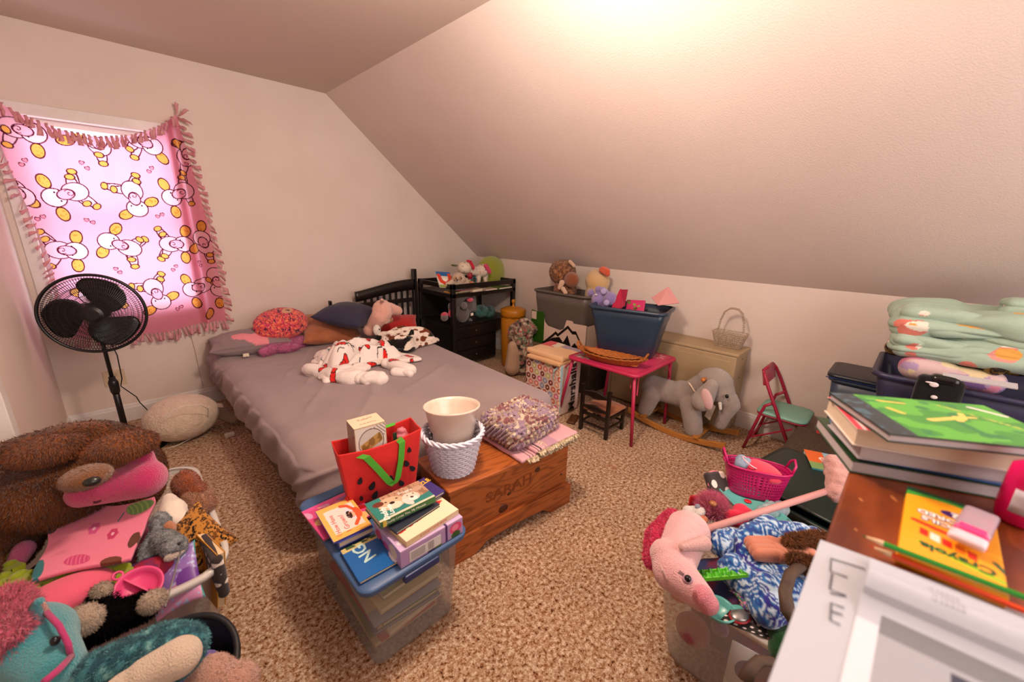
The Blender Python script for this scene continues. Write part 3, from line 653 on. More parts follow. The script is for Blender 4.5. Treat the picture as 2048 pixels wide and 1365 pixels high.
# ================= CEDAR CHEST =================
wd = bpy.data.materials.new('orange_pine'); wd.use_nodes = True; N = wd.node_tree.nodes; L = wd.node_tree.links; b = N['Principled BSDF']; b.inputs['Roughness'].default_value = .38; b.inputs['Coat Weight'].default_value = .15
tc = N.new('ShaderNodeTexCoord'); mp = N.new('ShaderNodeMapping'); mp.inputs['Scale'].default_value = (1.1, 5, 6.5); L.new(tc.outputs['Object'], mp.inputs[0])
n1 = N.new('ShaderNodeTexNoise'); n1.inputs['Scale'].default_value = 1.4; n1.inputs['Detail'].default_value = 2; L.new(mp.outputs[0], n1.inputs[0])
mu = N.new('ShaderNodeMath'); mu.operation = 'MULTIPLY'; mu.inputs[1].default_value = 13; L.new(n1.outputs[0], mu.inputs[0]); fr_ = N.new('ShaderNodeMath'); fr_.operation = 'PINGPONG'; fr_.inputs[1].default_value = .5; L.new(mu.outputs[0], fr_.inputs[0])
cr = N.new('ShaderNodeValToRGB'); L.new(fr_.outputs[0], cr.inputs[0]); e = cr.color_ramp.elements; e[0].color = (*lin('80401a'), 1); e[1].color = (*lin('a85c28'), 1); e[0].position = .0; e[1].position = .3
L.new(cr.outputs[0], b.inputs['Base Color'])
ch = T('wooden_chest', 'orange pine blanket chest with carved letters at the foot of the bed', 'chest', (.878, 1.245, 0), R_(-6.5))
CW, CD = .748, .30
G().box(.004, CW-.004, .004, CD-.004, .05, .385).obj('body', wd, ch, bevel=.003)
def pl(p0, p1, n_):   # plinth board with a cut-out curve, front and sides
    pass
prof = [(0, 0), (.12, 0), (.17, .03), (.2, .05), (CW/2, .058), (CW-.2+.02, .05), (CW-.17+.02, .03), (CW-.12+.02, 0), (CW+.024, 0), (CW+.024, .125), (0, .125)]
g = G(); k = len(prof)
g.add([(x-.012, y, z) for y in (-.014, .006) for x, z in prof], [tuple(range(k)), tuple(range(k, 2*k))[::-1]] + [(i, k+i, k+(i+1) % k, (i+1) % k)[::-1] for i in range(k)])
g.obj('plinth_front', wd, ch, bevel=.005)
for nm, x in (('plinth_side', -.012), ('plinth_side', CW-.008)): G().box(x, x+.02, 0.006, CD, 0.0, .125).obj(nm, wd, ch, bevel=.004)
lid = G().box(-.018, CW+.018, -.022, CD+.004, .385, .41).obj('lid', wd, ch, bevel=.007, seg=3)
carv = mat('carved_wood', '804018', rough=.5); 
text('SARAH', .075, carv, ch, (.34, .0035, .265), (R_(90), 0, 0), 'carved_name', ext=.0015, sx=1.25, bold=.001)
kn = mat('wood_knot', '3c1a0c', rough=.5, c2='5b2a12', ns=60)
for x, z, r in ((.30, .165, .022), (.335, .235, .009), (.52, .3, .014), (.70, .20, .006)):
    G().at((x, .0035, z), (R_(90), 0, 0)).lathe([(r, -.001), (r*1.0, .0006), (r*.5, .001)], 18, sx=1.3).obj('knot', kn, ch, smooth=True)
# fringed pink throw on the chest
lm = ch.matrix_basis
o = T('fringed_throw', 'pink and mauve folded throw with cream fringe on the chest end', 'blanket', lm @ Vector((.56, .13, .4105)), R_(-6.5)); o.rotation_euler[2] = R_(-3)
def c_throw(P):
    x, y, z = P.T; C = np.tile(hexA('d3a0a8'), (len(P), 1)); C[(np.abs(x+.05) < .05)] = hexA('b58a9c')
    for q in (-.145, -.125): C[np.abs(x-q) < .004] = hexA('3a2a2a')
    k = np.abs(x+.085) < .012; C[k & (vn(P, 160, 2) > .5)] = hexA('d8c39a'); return C
softbox(0, 0, .012, .40, .33, .022, .011, 'folded_cloth', vcf, o, n=(80, 60, 3), disp=lambda P: .005*(fbm(P, 16, 2)-.4), col=c_throw)
softbox(.05, -.03, .032, .32, .28, .02, .010, 'folded_cloth', vcf, o, n=(60, 50, 3), disp=lambda P: .005*(fbm(P, 14, 2, 4)-.4), col=c_throw)
fm = mat('cream_fringe', 'd7c7a6', c2='6a5136', ns=55, mix=.9, rough=.9)
def ruffle(x0, x1, y, z, L_, nm):
    for i in range(int((x1-x0)/.0125)):
        x = x0+i*.0125; g = G(); dy = random.uniform(-.006, .006)
        over = y < -.165
        g.tube([(x, y+.006, z), (x+.002, y-L_*.5+dy, z+.003), (x+random.uniform(-.004, .004), y-L_+dy, z-.006)], [.0055, .007, .006], 6, flat=(1, .6))
        g.obj('fringe_tassel', fm, o, smooth=True)
ruffle(-.17, .2, -.165, .014, .03, 1); ruffle(-.1, .2, -.17, .032, .03, 2)
# crocheted blanket
def c_croc(P):
    C = np.tile(hexA('b8a08c'), (len(P), 1)); a = fbm(P, 22, 3, 2); C[a > .52] = hexA('a48a9c'); C[a < .42] = hexA('8d5a5e'); C[vn(P, 50, 5) > .72] = hexA('dccab2'); C[vn(P, 90, 8) > .8] = hexA('5a3440'); return C
def d_croc(P):
    i = P[:, 0]/.032; j = P[:, 1]/.026 + P[:, 2]/.026; return .014*np.abs(np.sin(i*PI+ (np.floor(j)%2)*1.57))*np.abs(np.sin(j*PI)) + .012*(fbm(P, 8, 2)-.4)
o = T('crocheted_blanket', 'folded chunky crocheted blanket in lilac and cream on the chest', 'blanket', lm @ Vector((.53, .17, .462)), R_(2))
softbox(0, .0, .045, .37, .28, .13, .05, 'blanket_body', VCF('crochet', bump=.9, bs=160), o, n=(150, 120, 36), disp=d_croc, col=c_croc)
# white wicker basket on the chest
wk = plas('dcdcea', 'white_wicker', rough=.4); bc = pt(907, 935, 2, .41)
o = T('wicker_basket', 'white wicker basket standing on the chest lid', 'basket', (bc.x, bc.y, .41))
rb, rt, hb = .094, .135, .19; rad = lambda z: rb+(rt-rb)*z/hb
G().lathe([(rb, .0), (rb, .006)], 30).obj('bottom', wk, o)
for k in range(15):
    z = .006+k*(hb-.012)/14
    G().tube([((rad(z)+.0042*(1 if (i+k) % 2 else -1))*math.cos(2*PI*i/48), (rad(z)+.0042*(1 if (i+k) % 2 else -1))*math.sin(2*PI*i/48), z) for i in range(48)], .0062, 5, closed=True, flat=(.7, 1)).obj('woven_strand', wk, o, smooth=True)
for i in range(24):
    a = 2*PI*i/24; G().tube([(rad(0)*math.cos(a), rad(0)*math.sin(a), 0), (rad(hb)*math.cos(a), rad(hb)*math.sin(a), hb)], .0036, 5).obj('stake', wk, o)
for k in range(3): G().tube([((rt+.003+.007*math.sin(i*.9+k*2.1))*math.cos(2*PI*i/60), (rt+.003+.007*math.sin(i*.9+k*2.1))*math.sin(2*PI*i/60), hb+.008*math.cos(i*.9+k*2.1)) for i in range(60)], .0062, 6, closed=True).obj('braided_rim', wk, o, smooth=True)
# comb / dark strip inside the basket
g = G(); g.at((-.075, .05, .15), (0, R_(-20), .4)); g.box(-.004, .004, -.06, .0, -.03, .05)
one(g.obj('comb', plas('151515'), None), 'x', 'x'); cmb = bpy.data.objects['comb']; cmb.parent = None; cmb.location = o.location; one(cmb, 'black comb sticking out of the white wicker basket', 'comb')
# pearly bucket standing in the basket
prl = mat('pearl_plastic', 'e6d5c6', rough=.22, spec=.6, c2='d9bfae', ns=8)
q = pt(910, 870, 2, .52)
o = T('waste_bin', 'pearly cream tapered waste bin standing inside the wicker basket', 'bin', (bc.x+.006, bc.y+.008, .435), rot=(R_(-5), R_(3), 0))
G().lathe([(.070, 0), (.075, .01), (.122, .265), (.131, .272), (.131, .28), (.125, .281), (.118, .265), (.069, .010)], 48, cap1=True).obj('bin_body', prl, o, smooth=True)
# ================= CLEAR BIN WITH BLUE LID =================
clr = cloudy('clear_plastic', 'eceae6', .22, .25); clr2 = cloudy('clear_bin_plastic', 'e4e6e8', .16, .2)
ZL = .40
bn = T('storage_bin', 'clear storage bin full of books with a flat blue lid', 'storage bin', (.585, 1.305, 0))
g = G(); loft(g, [(rrect(.33, .50, .03), .003), (rrect(.335, .51, .03), .02), (rrect(.37, .555, .03), .365), (rrect(.385, .57, .03), .37), (rrect(.385, .57, .03), .38)]); g.obj('tub', clr2, bn, smooth=True, solid=.003, offset=-1)
bl_ = plas('3d5f8c', 'blue_lid', rough=.45)
g = G(); loft(g, [(rrect(.39, .575, .035), .368), (rrect(.42, .605, .045), .372), (rrect(.425, .61, .045), .392), (rrect(.41, .595, .04), .3975), (rrect(.33, .50, .03), .3975), (rrect(.32, .49, .03), .390)], cap0=True, cap1=True)
g.obj('lid', bl_, bn, smooth=True, bevel=.002)
G().box(-.07, .07, -.31, -.285, .345, .375).obj('latch', plas('1c2f66'), bn, bevel=.006)
cols = ['c9b08a', '8c9a6a', 'b8452f', 'd9cdb4', '6a7a94', 'a89a7c', 'c0392b', '7d8a5a', 'e0d6c0', '5a5f7a', 'b59a6a', '9aa7b4', 'cfc3a8', '7a3b34', 'd8c890']
z = .012; i = 0
while z < .355:
    t_ = random.choice((.008, .011, .015, .02)); 
    if z+t_ > .36: break
    o = T('book', ('thin ' if t_ < .012 else 'thick ')+'picture book stacked inside the clear bin', 'book', (.585+random.uniform(-.012, .012), 1.305+random.uniform(-.03, .03), z), R_(90+random.uniform(-5, 5)), 'books inside the clear bin')
    o['label'] = ['tan', 'sage green', 'brick red', 'cream', 'slate', 'khaki', 'scarlet', 'olive', 'ivory', 'indigo', 'ochre', 'powder blue', 'stone', 'maroon', 'straw'][i % 15] + (' picture book in the lower half of the clear bin' if i < 15 else ' picture book in the upper half of the clear bin')
    w_, d_ = random.uniform(.36, .44), random.uniform(.22, .275)
    G().box(-w_/2+.004, w_/2-.004, -d_/2+.004, d_/2-.004, .0018, t_-.0018).obj('pages', fab('d8ccb0', bump=0), o)
    g = G().box(-w_/2, w_/2, -d_/2, d_/2, 0, .0018).box(-w_/2, w_/2, -d_/2, d_/2, t_-.0018, t_).box(-w_/2, w_/2, -d_/2-.001, -d_/2, 0, t_); g.obj('cover', plas(cols[i % 15]), o)
    z += t_+.0012; i += 1
paper = fab('ded2b8', 'page_edges', bump=.2, bs=300, stretch=(1, 1, 40))
def slab(name, label, cat, c, w_, d_, t_, rz, cover, group=None, art=None, hard=True, spine='left', pages=paper, tilt=None, sp_w=0, res=90):
    """a closed book lying flat: pages, cover boards with a spine, printed front"""
    o = T(name, label, cat, c, rz, group, rot=tilt)
    b = .0016 if hard else .0006; e = .003 if hard else .0004
    G().box(-w_/2+e, w_/2-e, -d_/2+e, d_/2-e, b, t_-b).obj('pages', pages, o)
    cm = plas(cover, rough=.35); g = G().box(-w_/2, w_/2, -d_/2, d_/2, 0, b).box(-w_/2, w_/2, -d_/2, d_/2, t_-b, t_)
    if spine == 'left': g.box(-w_/2-.0012, -w_/2, -d_/2, d_/2, 0, t_)
    elif spine == 'front': g.box(-w_/2, w_/2, -d_/2-.0012, -d_/2, 0, t_)
    elif spine == 'right': g.box(w_/2, w_/2+.0012, -d_/2, d_/2, 0, t_)
    g.obj('cover', cm, o)
    if art:
        sheet('cover_print', res, int(res*d_/w_)+2, lambda u, v: np.stack([(u-.5)*w_*.998, (v-.5)*d_*.998, 0*u+t_+.0004], 1), VCP(), o, col=lambda u, v, P: art(u, v), solid=0)
    return o
def base_c(u, h): return np.tile(hexA(h), (len(u), 1))
def blobs(C, u, v, n, cols, seed, r=(.04, .12)):
    rs = random.Random(seed)
    for k in range(n):
        C[E2(u, v, rs.random(), rs.random(), rs.uniform(*r), rs.uniform(*r), rs.uniform(0, 3)) < 1] = hexA(rs.choice(cols))
    return C
# ---- on the lid of the clear bin ----
zl = .4005
def a1(u, v): C = base_c(u, 'd84a86'); blobs(C, u, v, 26, ['e88ab0', 'c86a9a', 'f0c080', '9a6ab0', 'd8a0c8', 'b8406a'], 3); C[v > .9] = hexA('e0559a'); return C
slab('picture_book', 'pink glossy picture book under the red tote bag on the blue lid', 'book', (.47, 1.42, zl), .20, .21, .008, R_(2), 'c2406e', art=a1)
def a2(u, v):
    C = base_c(u, '1f62a8'); C[(E2(u, v, .95, .15, .42, .5) < 1)] = hexA('d6dae8'); C[(v > .86)] = hexA('c8b87a'); C[(v > .92) & (vn(np.stack([u, v, 0*u], 1), 20) > .5)] = hexA('3a5a3a'); C[(E2(u, v, .8, .7, .1, .06) < 1)] = hexA('d0451f'); return C
o = slab('picture_book', 'royal blue board book with pale letters NG sticking out from under the lavender box', 'book', (.50, 1.125, zl), .22, .17, .012, R_(-3), '1c4f8c', art=a2, pages=fab('e8dcb4', bump=0))
text('NG', .062, plas('b8dcd8'), o, (-.05, .025, .0128), (0, 0, R_(100)), bold=.0012, ext=.0003)
o = slab('board_book', 'thick board book with violet spine and cream pages under the yellow picture book', 'book', (.463, 1.325, zl+.012), .125, .20, .022, R_(-3), '4a4fa0')
def a3(u, v):
    C = base_c(u, 'f0b85e'); f = np.maximum(np.abs(u-.52)/.40, np.abs(v-.5)/.37) + .04*vn(np.stack([u*9, v*9, 0*u], 1), 1); C[f < 1] = hexA('f1ddd6')
    C[(E2(u, v, .78, .55, .18, .2) < 1)] = hexA('d9dde8')
    for q in ([(.60, .85), (.75, .80), (.86, .62)], [(.70, .20), (.84, .32), (.88, .52)]): C[seg(u, v, q) < .045] = hexA('e0603c')
    C[E2(u, v, .90, .5, .10, .17) < 1] = hexA('e0603c')
    C[E2(u, v, .74, .5, .085, .10) < 1] = hexA('e8b79a'); C[(E2(u, v, .68, .52, .075, .12) < 1) & (vn(np.stack([u, v, 0*u], 1), 40) > .25)] = hexA('2c1d1c')
    C[E2(u, v, .2, .1, .08, .03) < 1] = hexA('e89a5a'); return C
o = slab('picture_book', 'yellow bordered picture book titled How Have I Grown?', 'book', (.455, 1.333, zl+.036), .135, .205, .006, R_(-3), '5a5ab0', art=a3)
tr = fab('d0503f', bump=0, name='title_red')
text('How Have', .024, tr, o, (-.035, -.015, .0068), (0, 0, R_(88)), ext=.0002, sx=1.1); text('I Grown?', .026, tr, o, (-.004, -.03, .0068), (0, 0, R_(88)), ext=.0002, sx=1.1)
# lavender box
def a4(P):
    x, y, z = P.T; C = np.tile(hexA('b497c8'), (len(P), 1)); C[z > .062] = hexA('c9b0d8')
    fr_ = y < -.085
    for cx, cz, r, c in ((.095, .038, .026, 'e0487c'), (.093, .04, .015, 'f08aa8'), (.095, .008, .02, '2f5a2c'), (-.01, .008, .016, '3c2a5a'), (.02, .004, .014, '5a7a34')): C[fr_ & (E2(x, z, cx, cz, r, r*.85) < 1)] = hexA(c)
    C[fr_ & (np.abs(x-.055) < .004)] = hexA('4a2a6a')
    l = x < -.12
    for cy, cz, r, c in ((.06, .035, .024, 'c0457a'), (-.045, .035, .028, 'd8c8b0'), (.01, .02, .02, 'c04a90'), (.04, .01, .02, '3a2560')): C[l & (E2(y, z, cy, cz, r, r*.8) < 1)] = hexA(c)
    C[(z > .06) & (E2(x, y, .02, -.07, .03, .008) < 1)] = hexA('d8cfa0'); C[(z > .06) & (E2(x, y, -.1, -.06, .02, .01) < 1)] = hexA('e8dce8'); return C
o = T('gift_box', 'lavender cardboard box printed with pink roses on the blue lid', 'box', (.642, 1.108, zl), R_(-1))
softbox(0, 0, .034, .255, .195, .068, .0012, 'box_body', VCP(), o, n=(110, 80, 30), col=lambda P: a4(P+np.array((0, 0, .034))), smooth=False)
lb = G().box(-.095, .03, -.0985, -.0978, .008, .048).obj('paper_label', fab('dcdcdc', bump=0), o)
for i in range(7): G().box(-.09, -.035, -.0990, -.0984, .014+i*.0045, .0152+i*.0045).obj('label_print', plas('55505a'), o)
for i in range(6): G().box(-.022+i*.004, -.0205+i*.004, -.0990, -.0984, .012, .044).obj('label_print', plas('55505a'), o)
# cream game / book
def a5(u, v):
    C = base_c(u, 'eadcbc'); q = np.stack([u*5, v*3, 0*u], 1); k = (np.abs(v-.62+.1*(u-.5)) < .14) & (u > .2) & (u < .75)
    C[E2(u, v, .9, .8, .05, .06) < 1] = hexA('d0452f'); C[E2(u, v, .85, .84, .03, .07) < 1] = hexA('43307a')
    C[(E2(u, v, .62, .84, .07, .08) < 1) & (vn(q, 6) > .4)] = hexA('1f5a34'); return C
o = slab('picture_book', 'cream book with red lettering on top of the lavender box', 'book', (.648, 1.075, zl+.0695), .225, .105, .022, R_(3), 'e2cfa6', art=a5, spine='front', pages=fab('e6d2aa', bump=0))
rd = plas('d22f1c', 'red_ink'); text('CANDY', .042, rd, o, (-.045, .012, .0228), (0, 0, R_(6)), ext=.0003, bold=.0014); text('LAND', .034, rd, o, (.045, .026, .0228), (0, 0, R_(6)), ext=.0003, bold=.0012)
text('A CANDY LAND BOOK', .011, rd, o, (0, -.0538, .011), (R_(90), 0, 0), ext=.0002)
o = slab('picture_book', 'thin dark edged book between the cream book and the dog book', 'book', (.62, 1.135, zl+.0925), .19, .12, .010, R_(6), '2d3340')
o = slab('picture_book', 'violet book with yellow letters PUZZLE poking out to the right of the dog book', 'book', (.665, 1.18, zl+.1035), .20, .13, .012, R_(5), '3c2f74', spine='right')
text('PUZZLE', .030, plas('e0b23a'), o, (.055, .035, .0125), (0, 0, R_(5)), ext=.0003, bold=.001)
def a6(u, v):
    C = base_c(u, '2f7d76'); C[v < .08] = hexA('e6ccb4'); C[(v > .9) & (u > .75)] = hexA('5aa0a0')
    f = (v > .45+.15*np.cos(u*4)) & (u > .25); C[f] = hexA('b08a70'); C[f & (vn(np.stack([u*30, v*8, 0*u], 1), 1) > .6)] = hexA('8f6a54')
    for cx, cy, rx, ry, c in ((.35, .55, .22, .30, 'cfae90'), (.16, .72, .09, .12, '6a2f24'), (.37, .42, .12, .17, 'e6d2be'), (.36, .55, .045, .06, '23181c'), (.68, .45, .14, .22, 'dccabc'), (.58, .3, .06, .2, 'd8d0c8'), (.70, .36, .07, .11, 'efe4dc'), (.69, .42, .028, .045, '3a2226'), (.28, .68, .02, .03, '120c0c'), (.47, .66, .02, .03, '120c0c'), (.64, .56, .014, .025, '120c0c'), (.75, .55, .014, .025, '120c0c'), (.86, .68, .12, .1, 'b89a84')): C[E2(u, v, cx, cy, rx, ry, .2) < 1] = hexA(c)
    return C
o = slab('picture_book', 'picture book with two puppies on a teal cover, topmost of the pile', 'book', (.602, 1.16, zl+.117), .215, .125, .024, R_(-2), '2f6a34', art=a6, spine='front', pages=fab('d8ceb0', bump=0, name='pages2'), res=120)
wh = plas('eef0ea', 'white_ink'); text('Daddy', .028, wh, o, (-.075, -.03, .0248), (0, 0, R_(80)), ext=.0003, bold=.0008); text('Loves', .024, wh, o, (-.05, -.022, .0248), (0, 0, R_(80)), ext=.0003, bold=.0006); text('Snuggle', .018, wh, o, (.035, .035, .0248), (0, 0, R_(-6)), ext=.0003)
text('Daddy Loves You, My Minutes', .013, wh, o, (-.01, -.0642, .012), (R_(90), 0, 0), ext=.0002, sx=.95)
G().box(-.098, -.085, -.0644, -.0637, .001, .023).obj('spine_mark', plas('dcc24a'), o)
# ---- watermelon tote ----
TB = T('tote_bag', 'red watermelon tote bag with black seeds and green handles on the blue lid', 'bag', (.665, 1.44, .4005), R_(-10))
def bag(u, v):   # u around, v up
    h = .255; n = len(u); a = u*4; w0, d0 = .135, .05; w1, d1 = .168, .062; W = w0+(w1-w0)*v; D = d0+(d1-d0)*v
    t = a % 1; s = np.floor(a).astype(int) % 4; X = np.select([s == 0, s == 1, s == 2, s == 3], [-W+2*W*t, W, W-2*W*t, -W]); Y = np.select([s == 0, s == 1, s == 2, s == 3], [-D, -D+2*D*t, D, D-2*D*t])
    P = np.stack([X, Y, .005+v*h*(1-.06*np.sin(t*PI)*(s % 2 == 0)*v)], 1); b = .012*np.sin(t*PI)*(s % 2 == 0)*np.sin(v*PI*.8)
    P[:, 1] += np.where(s == 0, -b, b); P[:, :2] *= 1+.0*v[:, None]; P += (.006*(fbm(P, 18, 2)-.5))[:, None]*np.array([1, 1, 0]); P[:, 0] -= .004; P[:, 2] += .02*(X+W)/(2*W)*v; return P
redm = mat('tote_red', 'd8201c', rough=.75, bump=.3, bs=600, sheen=.1)
sheet('bag_body', 161, 40, bag, redm, TB, solid=.0022)
G().box(-.13, .13, -.048, .048, .001, .005).obj('bottom', redm, TB)
seedm = plas('141012', 'seed_black', rough=.6)
for sx_, sz_, r, a in ((-.10, .125, .012, .3), (-.055, .085, .015, .5), (.02, .09, .014, .1), (.105, .20, .010, 0), (.09, .14, .013, -.3), (.115, .105, .013, -.6), (.065, .05, .013, -.4), (-.1, .04, .009, 0), (-.045, .035, .014, .5), (.02, .012, .01, .2)):
    g = G(); pts = [(r*.75*math.sin(t)*(1-.45*math.cos(t)) , r*1.25*math.cos(t)) for t in np.linspace(0, 2*PI, 17)[:-1]]
    u_ = (sx_+.15)/.30/4; yb = -.05-.012*math.sin(max(0, min(1, u_*4))*PI)*math.sin(min(1, sz_/.255)*PI*.8)-.012*sz_/.255-.0045
    g.at((sx_, yb, sz_), (R_(90), a, 0)).prism(pts, -.001, .0022); g.obj('seed', seedm, TB)
grn = mat('handle_green', '4fa82c', rough=.7, bump=.3, bs=500)
g = G(); V1 = [(-.095, -.066, .235), (-.07, -.074, .225), (-.03, -.078, .16), (.012, -.082, .085), (.03, -.083, .07), (.045, -.082, .09), (.065, -.078, .17), (.075, -.074, .245), (.062, -.066, .265), (.05, -.058, .255)]
def rib(g, pts, wv): 
    vs = []; 
    for p in pts: p = Vector(p); vs += [p-Vector(wv), p+Vector(wv)]
    return g.add(vs, [(2*i, 2*i+1, 2*i+3, 2*i+2) for i in range(len(pts)-1)])
rib(g, V1, (.013, 0, .004)); g.obj('handle', grn, TB, solid=.002)
g = G(); rib(g, [(-.09, .055, .26), (-.06, .04, .275), (0, .03, .28), (.06, .04, .275), (.09, .055, .27)], (.003, .012, 0)); g.obj('handle', grn, TB, solid=.002)
rib(G(), [(-.155, -.03, .045), (-.165, -.075, .01), (-.06, -.085, .002)], (.012, .0, .018)).obj('bag_flap', redm, TB, solid=.002)
# boxed item in the tote
bx = T('window_box', 'cream cardboard box with a clear side window standing in the red tote', 'box', (.622, 1.448, .48), R_(-6))
cream = mat('cream_card', 'd9c0a4', rough=.6)
g = G(); W2, D2, H2 = .062, .05, .265
g.box(-W2, W2, -D2, -D2+.0015, 0, H2).box(-W2, W2, D2-.0015, D2, 0, H2).box(-W2, W2, -D2, D2, H2-.0015, H2).box(W2-.0015, W2, -D2, D2, 0, H2).box(-W2, W2, -D2, D2, 0, .0015); g.obj('carton', cream, bx)
G().box(-W2, -W2+.0006, -D2+.002, D2-.002, .002, H2-.002).obj('side_window', cloudy('clear_film', 'e8e0d8', .25, .1), bx)
G().ell((0, 0, .17), (.028, .028, .045)).obj('contents', plas('c98f6a'), bx, smooth=True)
def a7(u, v):
    C = base_c(u, 'd8cfc6'); d = E2(u, v, .5, .48, .42, .44); C[d < 1] = hexA('c8c0b8'); C[(np.abs(d-1) < .03)] = hexA('5a3a30'); k = (np.abs((v-.45)-(u-.5)*.45) < .17) & (E2(u, v, .5, .48, .38, .4) < 1); C[k] = hexA('b58c4c'); C[k & (vn(np.stack([u*3, v*3-u, 0*u], 1), 3) > .6)] = hexA('8a6430')
    C[(d > 1.05) & (np.abs((u*8+v*8) % 1-.5) < .12) & (u > .6) & (v > .6)] = hexA('5a3a30'); return C
sheet('printed_front', 80, 100, lambda u, v: np.stack([(u-.5)*W2*1.9, 0*u-D2-.0006, .13+v*(H2-.135)], 1), VCP(), bx, col=lambda u, v, P: a7(u, v), solid=0)
text('Tofurn', .022, fab('8f6a52', bump=0, name='ink_brown'), bx, (0, .018, H2+.0003), (0, 0, R_(8)), ext=.0002); text('GLASS BOTTLE', .010, fab('8f6a52', bump=0, name='ink_brown'), bx, (0, -.022, H2+.0003), (0, 0, 0), ext=.0002)
o = T('plastic_bag', 'crinkled clear and pink plastic package in the right end of the red tote', 'bag', (.77, 1.435, .50), 0)
blob(G().ell((0, 0, .08), (.04, .035, .09)).ell((.0, 0, .02), (.04, .035, .04)), 'package', cloudy('pink_film', 'f09aa8', .55, .15), o, vox=.006, smooth=1, disp=lambda P: .012*(bil(P, (1, 1, 1), 40, 3)-.4))
G().box(-.055, -.04, -.03, -.025, .06, .17).obj('header_card', plas('1f3f2a'), o)
esp = mat('espresso_wood', '15100f', rough=.35, c2='1d1512', ns=12)
# ================= CRIB WITH CHANGER =================
cr_ = T('crib_end', 'dark espresso crib frame with arched slatted end behind the bed pillows', 'crib', (2.05, 3.95, 0))
def arch(u, v): x = -.36 + .68*u; top = .86 + .10*np.sin(u*PI*.5)**1.2; return np.stack([x, 0*x, top - .09*v], 1)
sheet('arched_rail', 24, 3, lambda u, v: np.stack([-.36+.68*u, 0*u, (.865+.085*np.sin(np.clip(u*1.05, 0, 1)*PI*.5)**1.3) - (.10+.02*u)*v], 1), esp, cr_, solid=.025)
G().box(.30, .35, -.025, .025, 0, 1.06).obj('post', esp, cr_, bevel=.008)
G().box(-.62, -.595, -.02, .02, .18, .80).obj('post', esp, cr_, bevel=.005)
G().box(-.62, .32, -.015, .015, .70, .745).obj('rail', esp, cr_, bevel=.004); G().box(-.62, .32, -.015, .015, .2, .25).obj('rail', esp, cr_, bevel=.004)
for i in range(9): G().box(-.27+i*.07, -.243+i*.07, -.008, .008, .24, .86).obj('slat', esp, cr_, bevel=.003)
for i in range(4): G().box(-.3+i*.16, -.27+i*.16, .05, .06, .2, .72).obj('rear_slat', mat('pale_slat', '6a6260'), cr_, bevel=.003)
ch2 = T('changing_table', 'dark espresso changing table with railed top tray and drawers in the corner', 'changing table', (2.91, 3.66, 0))
X0, X1, Y0, Y1, ZT = -.46, .46, -.32, .34, .945
for x in (X0, X1-.045):
    for y in (Y0, Y1-.045): G().box(x, x+.045, y, y+.045, 0, ZT).obj('post', esp, ch2, bevel=.004)
for a in ((X0, X1, Y0, Y0+.02), (X0, X1, Y1-.02, Y1), (X0, X0+.02, Y0, Y1), (X1-.02, X1, Y0, Y1)):
    G().box(a[0], a[1], a[2], a[3], ZT-.055, ZT-.005).obj('tray_rail', esp, ch2, bevel=.003); G().box(a[0], a[1], a[2], a[3], .80, .835).obj('tray_rail', esp, ch2, bevel=.003)
G().box(X0, X1, Y0, Y1, .828, .84).obj('tray', esp, ch2); G().box(X0+.02, X1-.02, Y0+.02, Y1, .485, .50).obj('shelf', esp, ch2)
G().box(X0, .18, Y0+.03, Y1, .06, .485).obj('drawer_case', esp, ch2, bevel=.004)
for i in range(3):
    d_ = G().box(X0+.02, .16, Y0+.012, Y0+.03, .075+i*.136, .20+i*.136).obj('drawer', esp, ch2, bevel=.004); G().ell((-.14, Y0+.004, .138+i*.136), .014).obj('knob', plas('2a2624'), d_, smooth=True)
G().box(-.46, .05, Y1-.03, Y1-.015, .5, .80).obj('back_panel', esp, ch2)
# thin books slid between the rails
for i, (x, y, c, w_, t_) in enumerate(((2.60, 3.47, 'd89a4a', .22, .010), (2.63, 3.45, '6f8a4a', .20, .008), (2.66, 3.46, 'c02a5a', .20, .007), (2.63, 3.48, 'b8b4b8', .22, .006))):
    slab('thin_book', ['orange', 'olive green', 'magenta', 'pale grey'][i]+' thin book in the pile under the changing table rail', 'book', (x, y, .8405+i*.0112), w_, .16, t_, R_(4+3*i), c)
slab('thin_book', 'cream book lying by the front post of the changing table tray', 'book', (2.80, 3.42, .8405), .16, .12, .028, R_(8), 'c9b090')
slab('thin_book', 'long white book in the middle of the changing table tray', 'book', (3.0, 3.41, .8405), .18, .12, .013, R_(2), 'd8c0b0')
slab('thin_book', 'wide white and green book at the wall end of the changing table tray', 'book', (3.22, 3.42, .8405), .22, .14, .016, R_(3), '5d7a40', pages=fab('e8dcd0', bump=0))
Pm = lambda px, py, ax, v: tuple(pt(px, py, ax, v))
def a8(u, v):
    C = base_c(u, '2a62a0'); C[v < .72] = hexA('d8d2c4'); C[v < .16] = hexA('8aa050')
    q = seg(u, v, [(.15, .75), (.2, .4), (.5, .22), (.85, .42), (.88, .8)]); C[q < .12] = hexA('d8432a'); C[E2(u, v, .5, .48, .14, .1) < 1] = hexA('efe6dc'); C[E2(u, v, .42, .12, .12, .06) < 1] = hexA('e0913a'); return C
slab('picture_book', 'red and blue picture book propped up on the changing table', 'book', Pm(889, 556, 1, 3.52)[:2]+(.97,), .17, .20, .012, R_(-10), 'c8c4b8', art=a8, tilt=(R_(48), R_(6), R_(-8)))
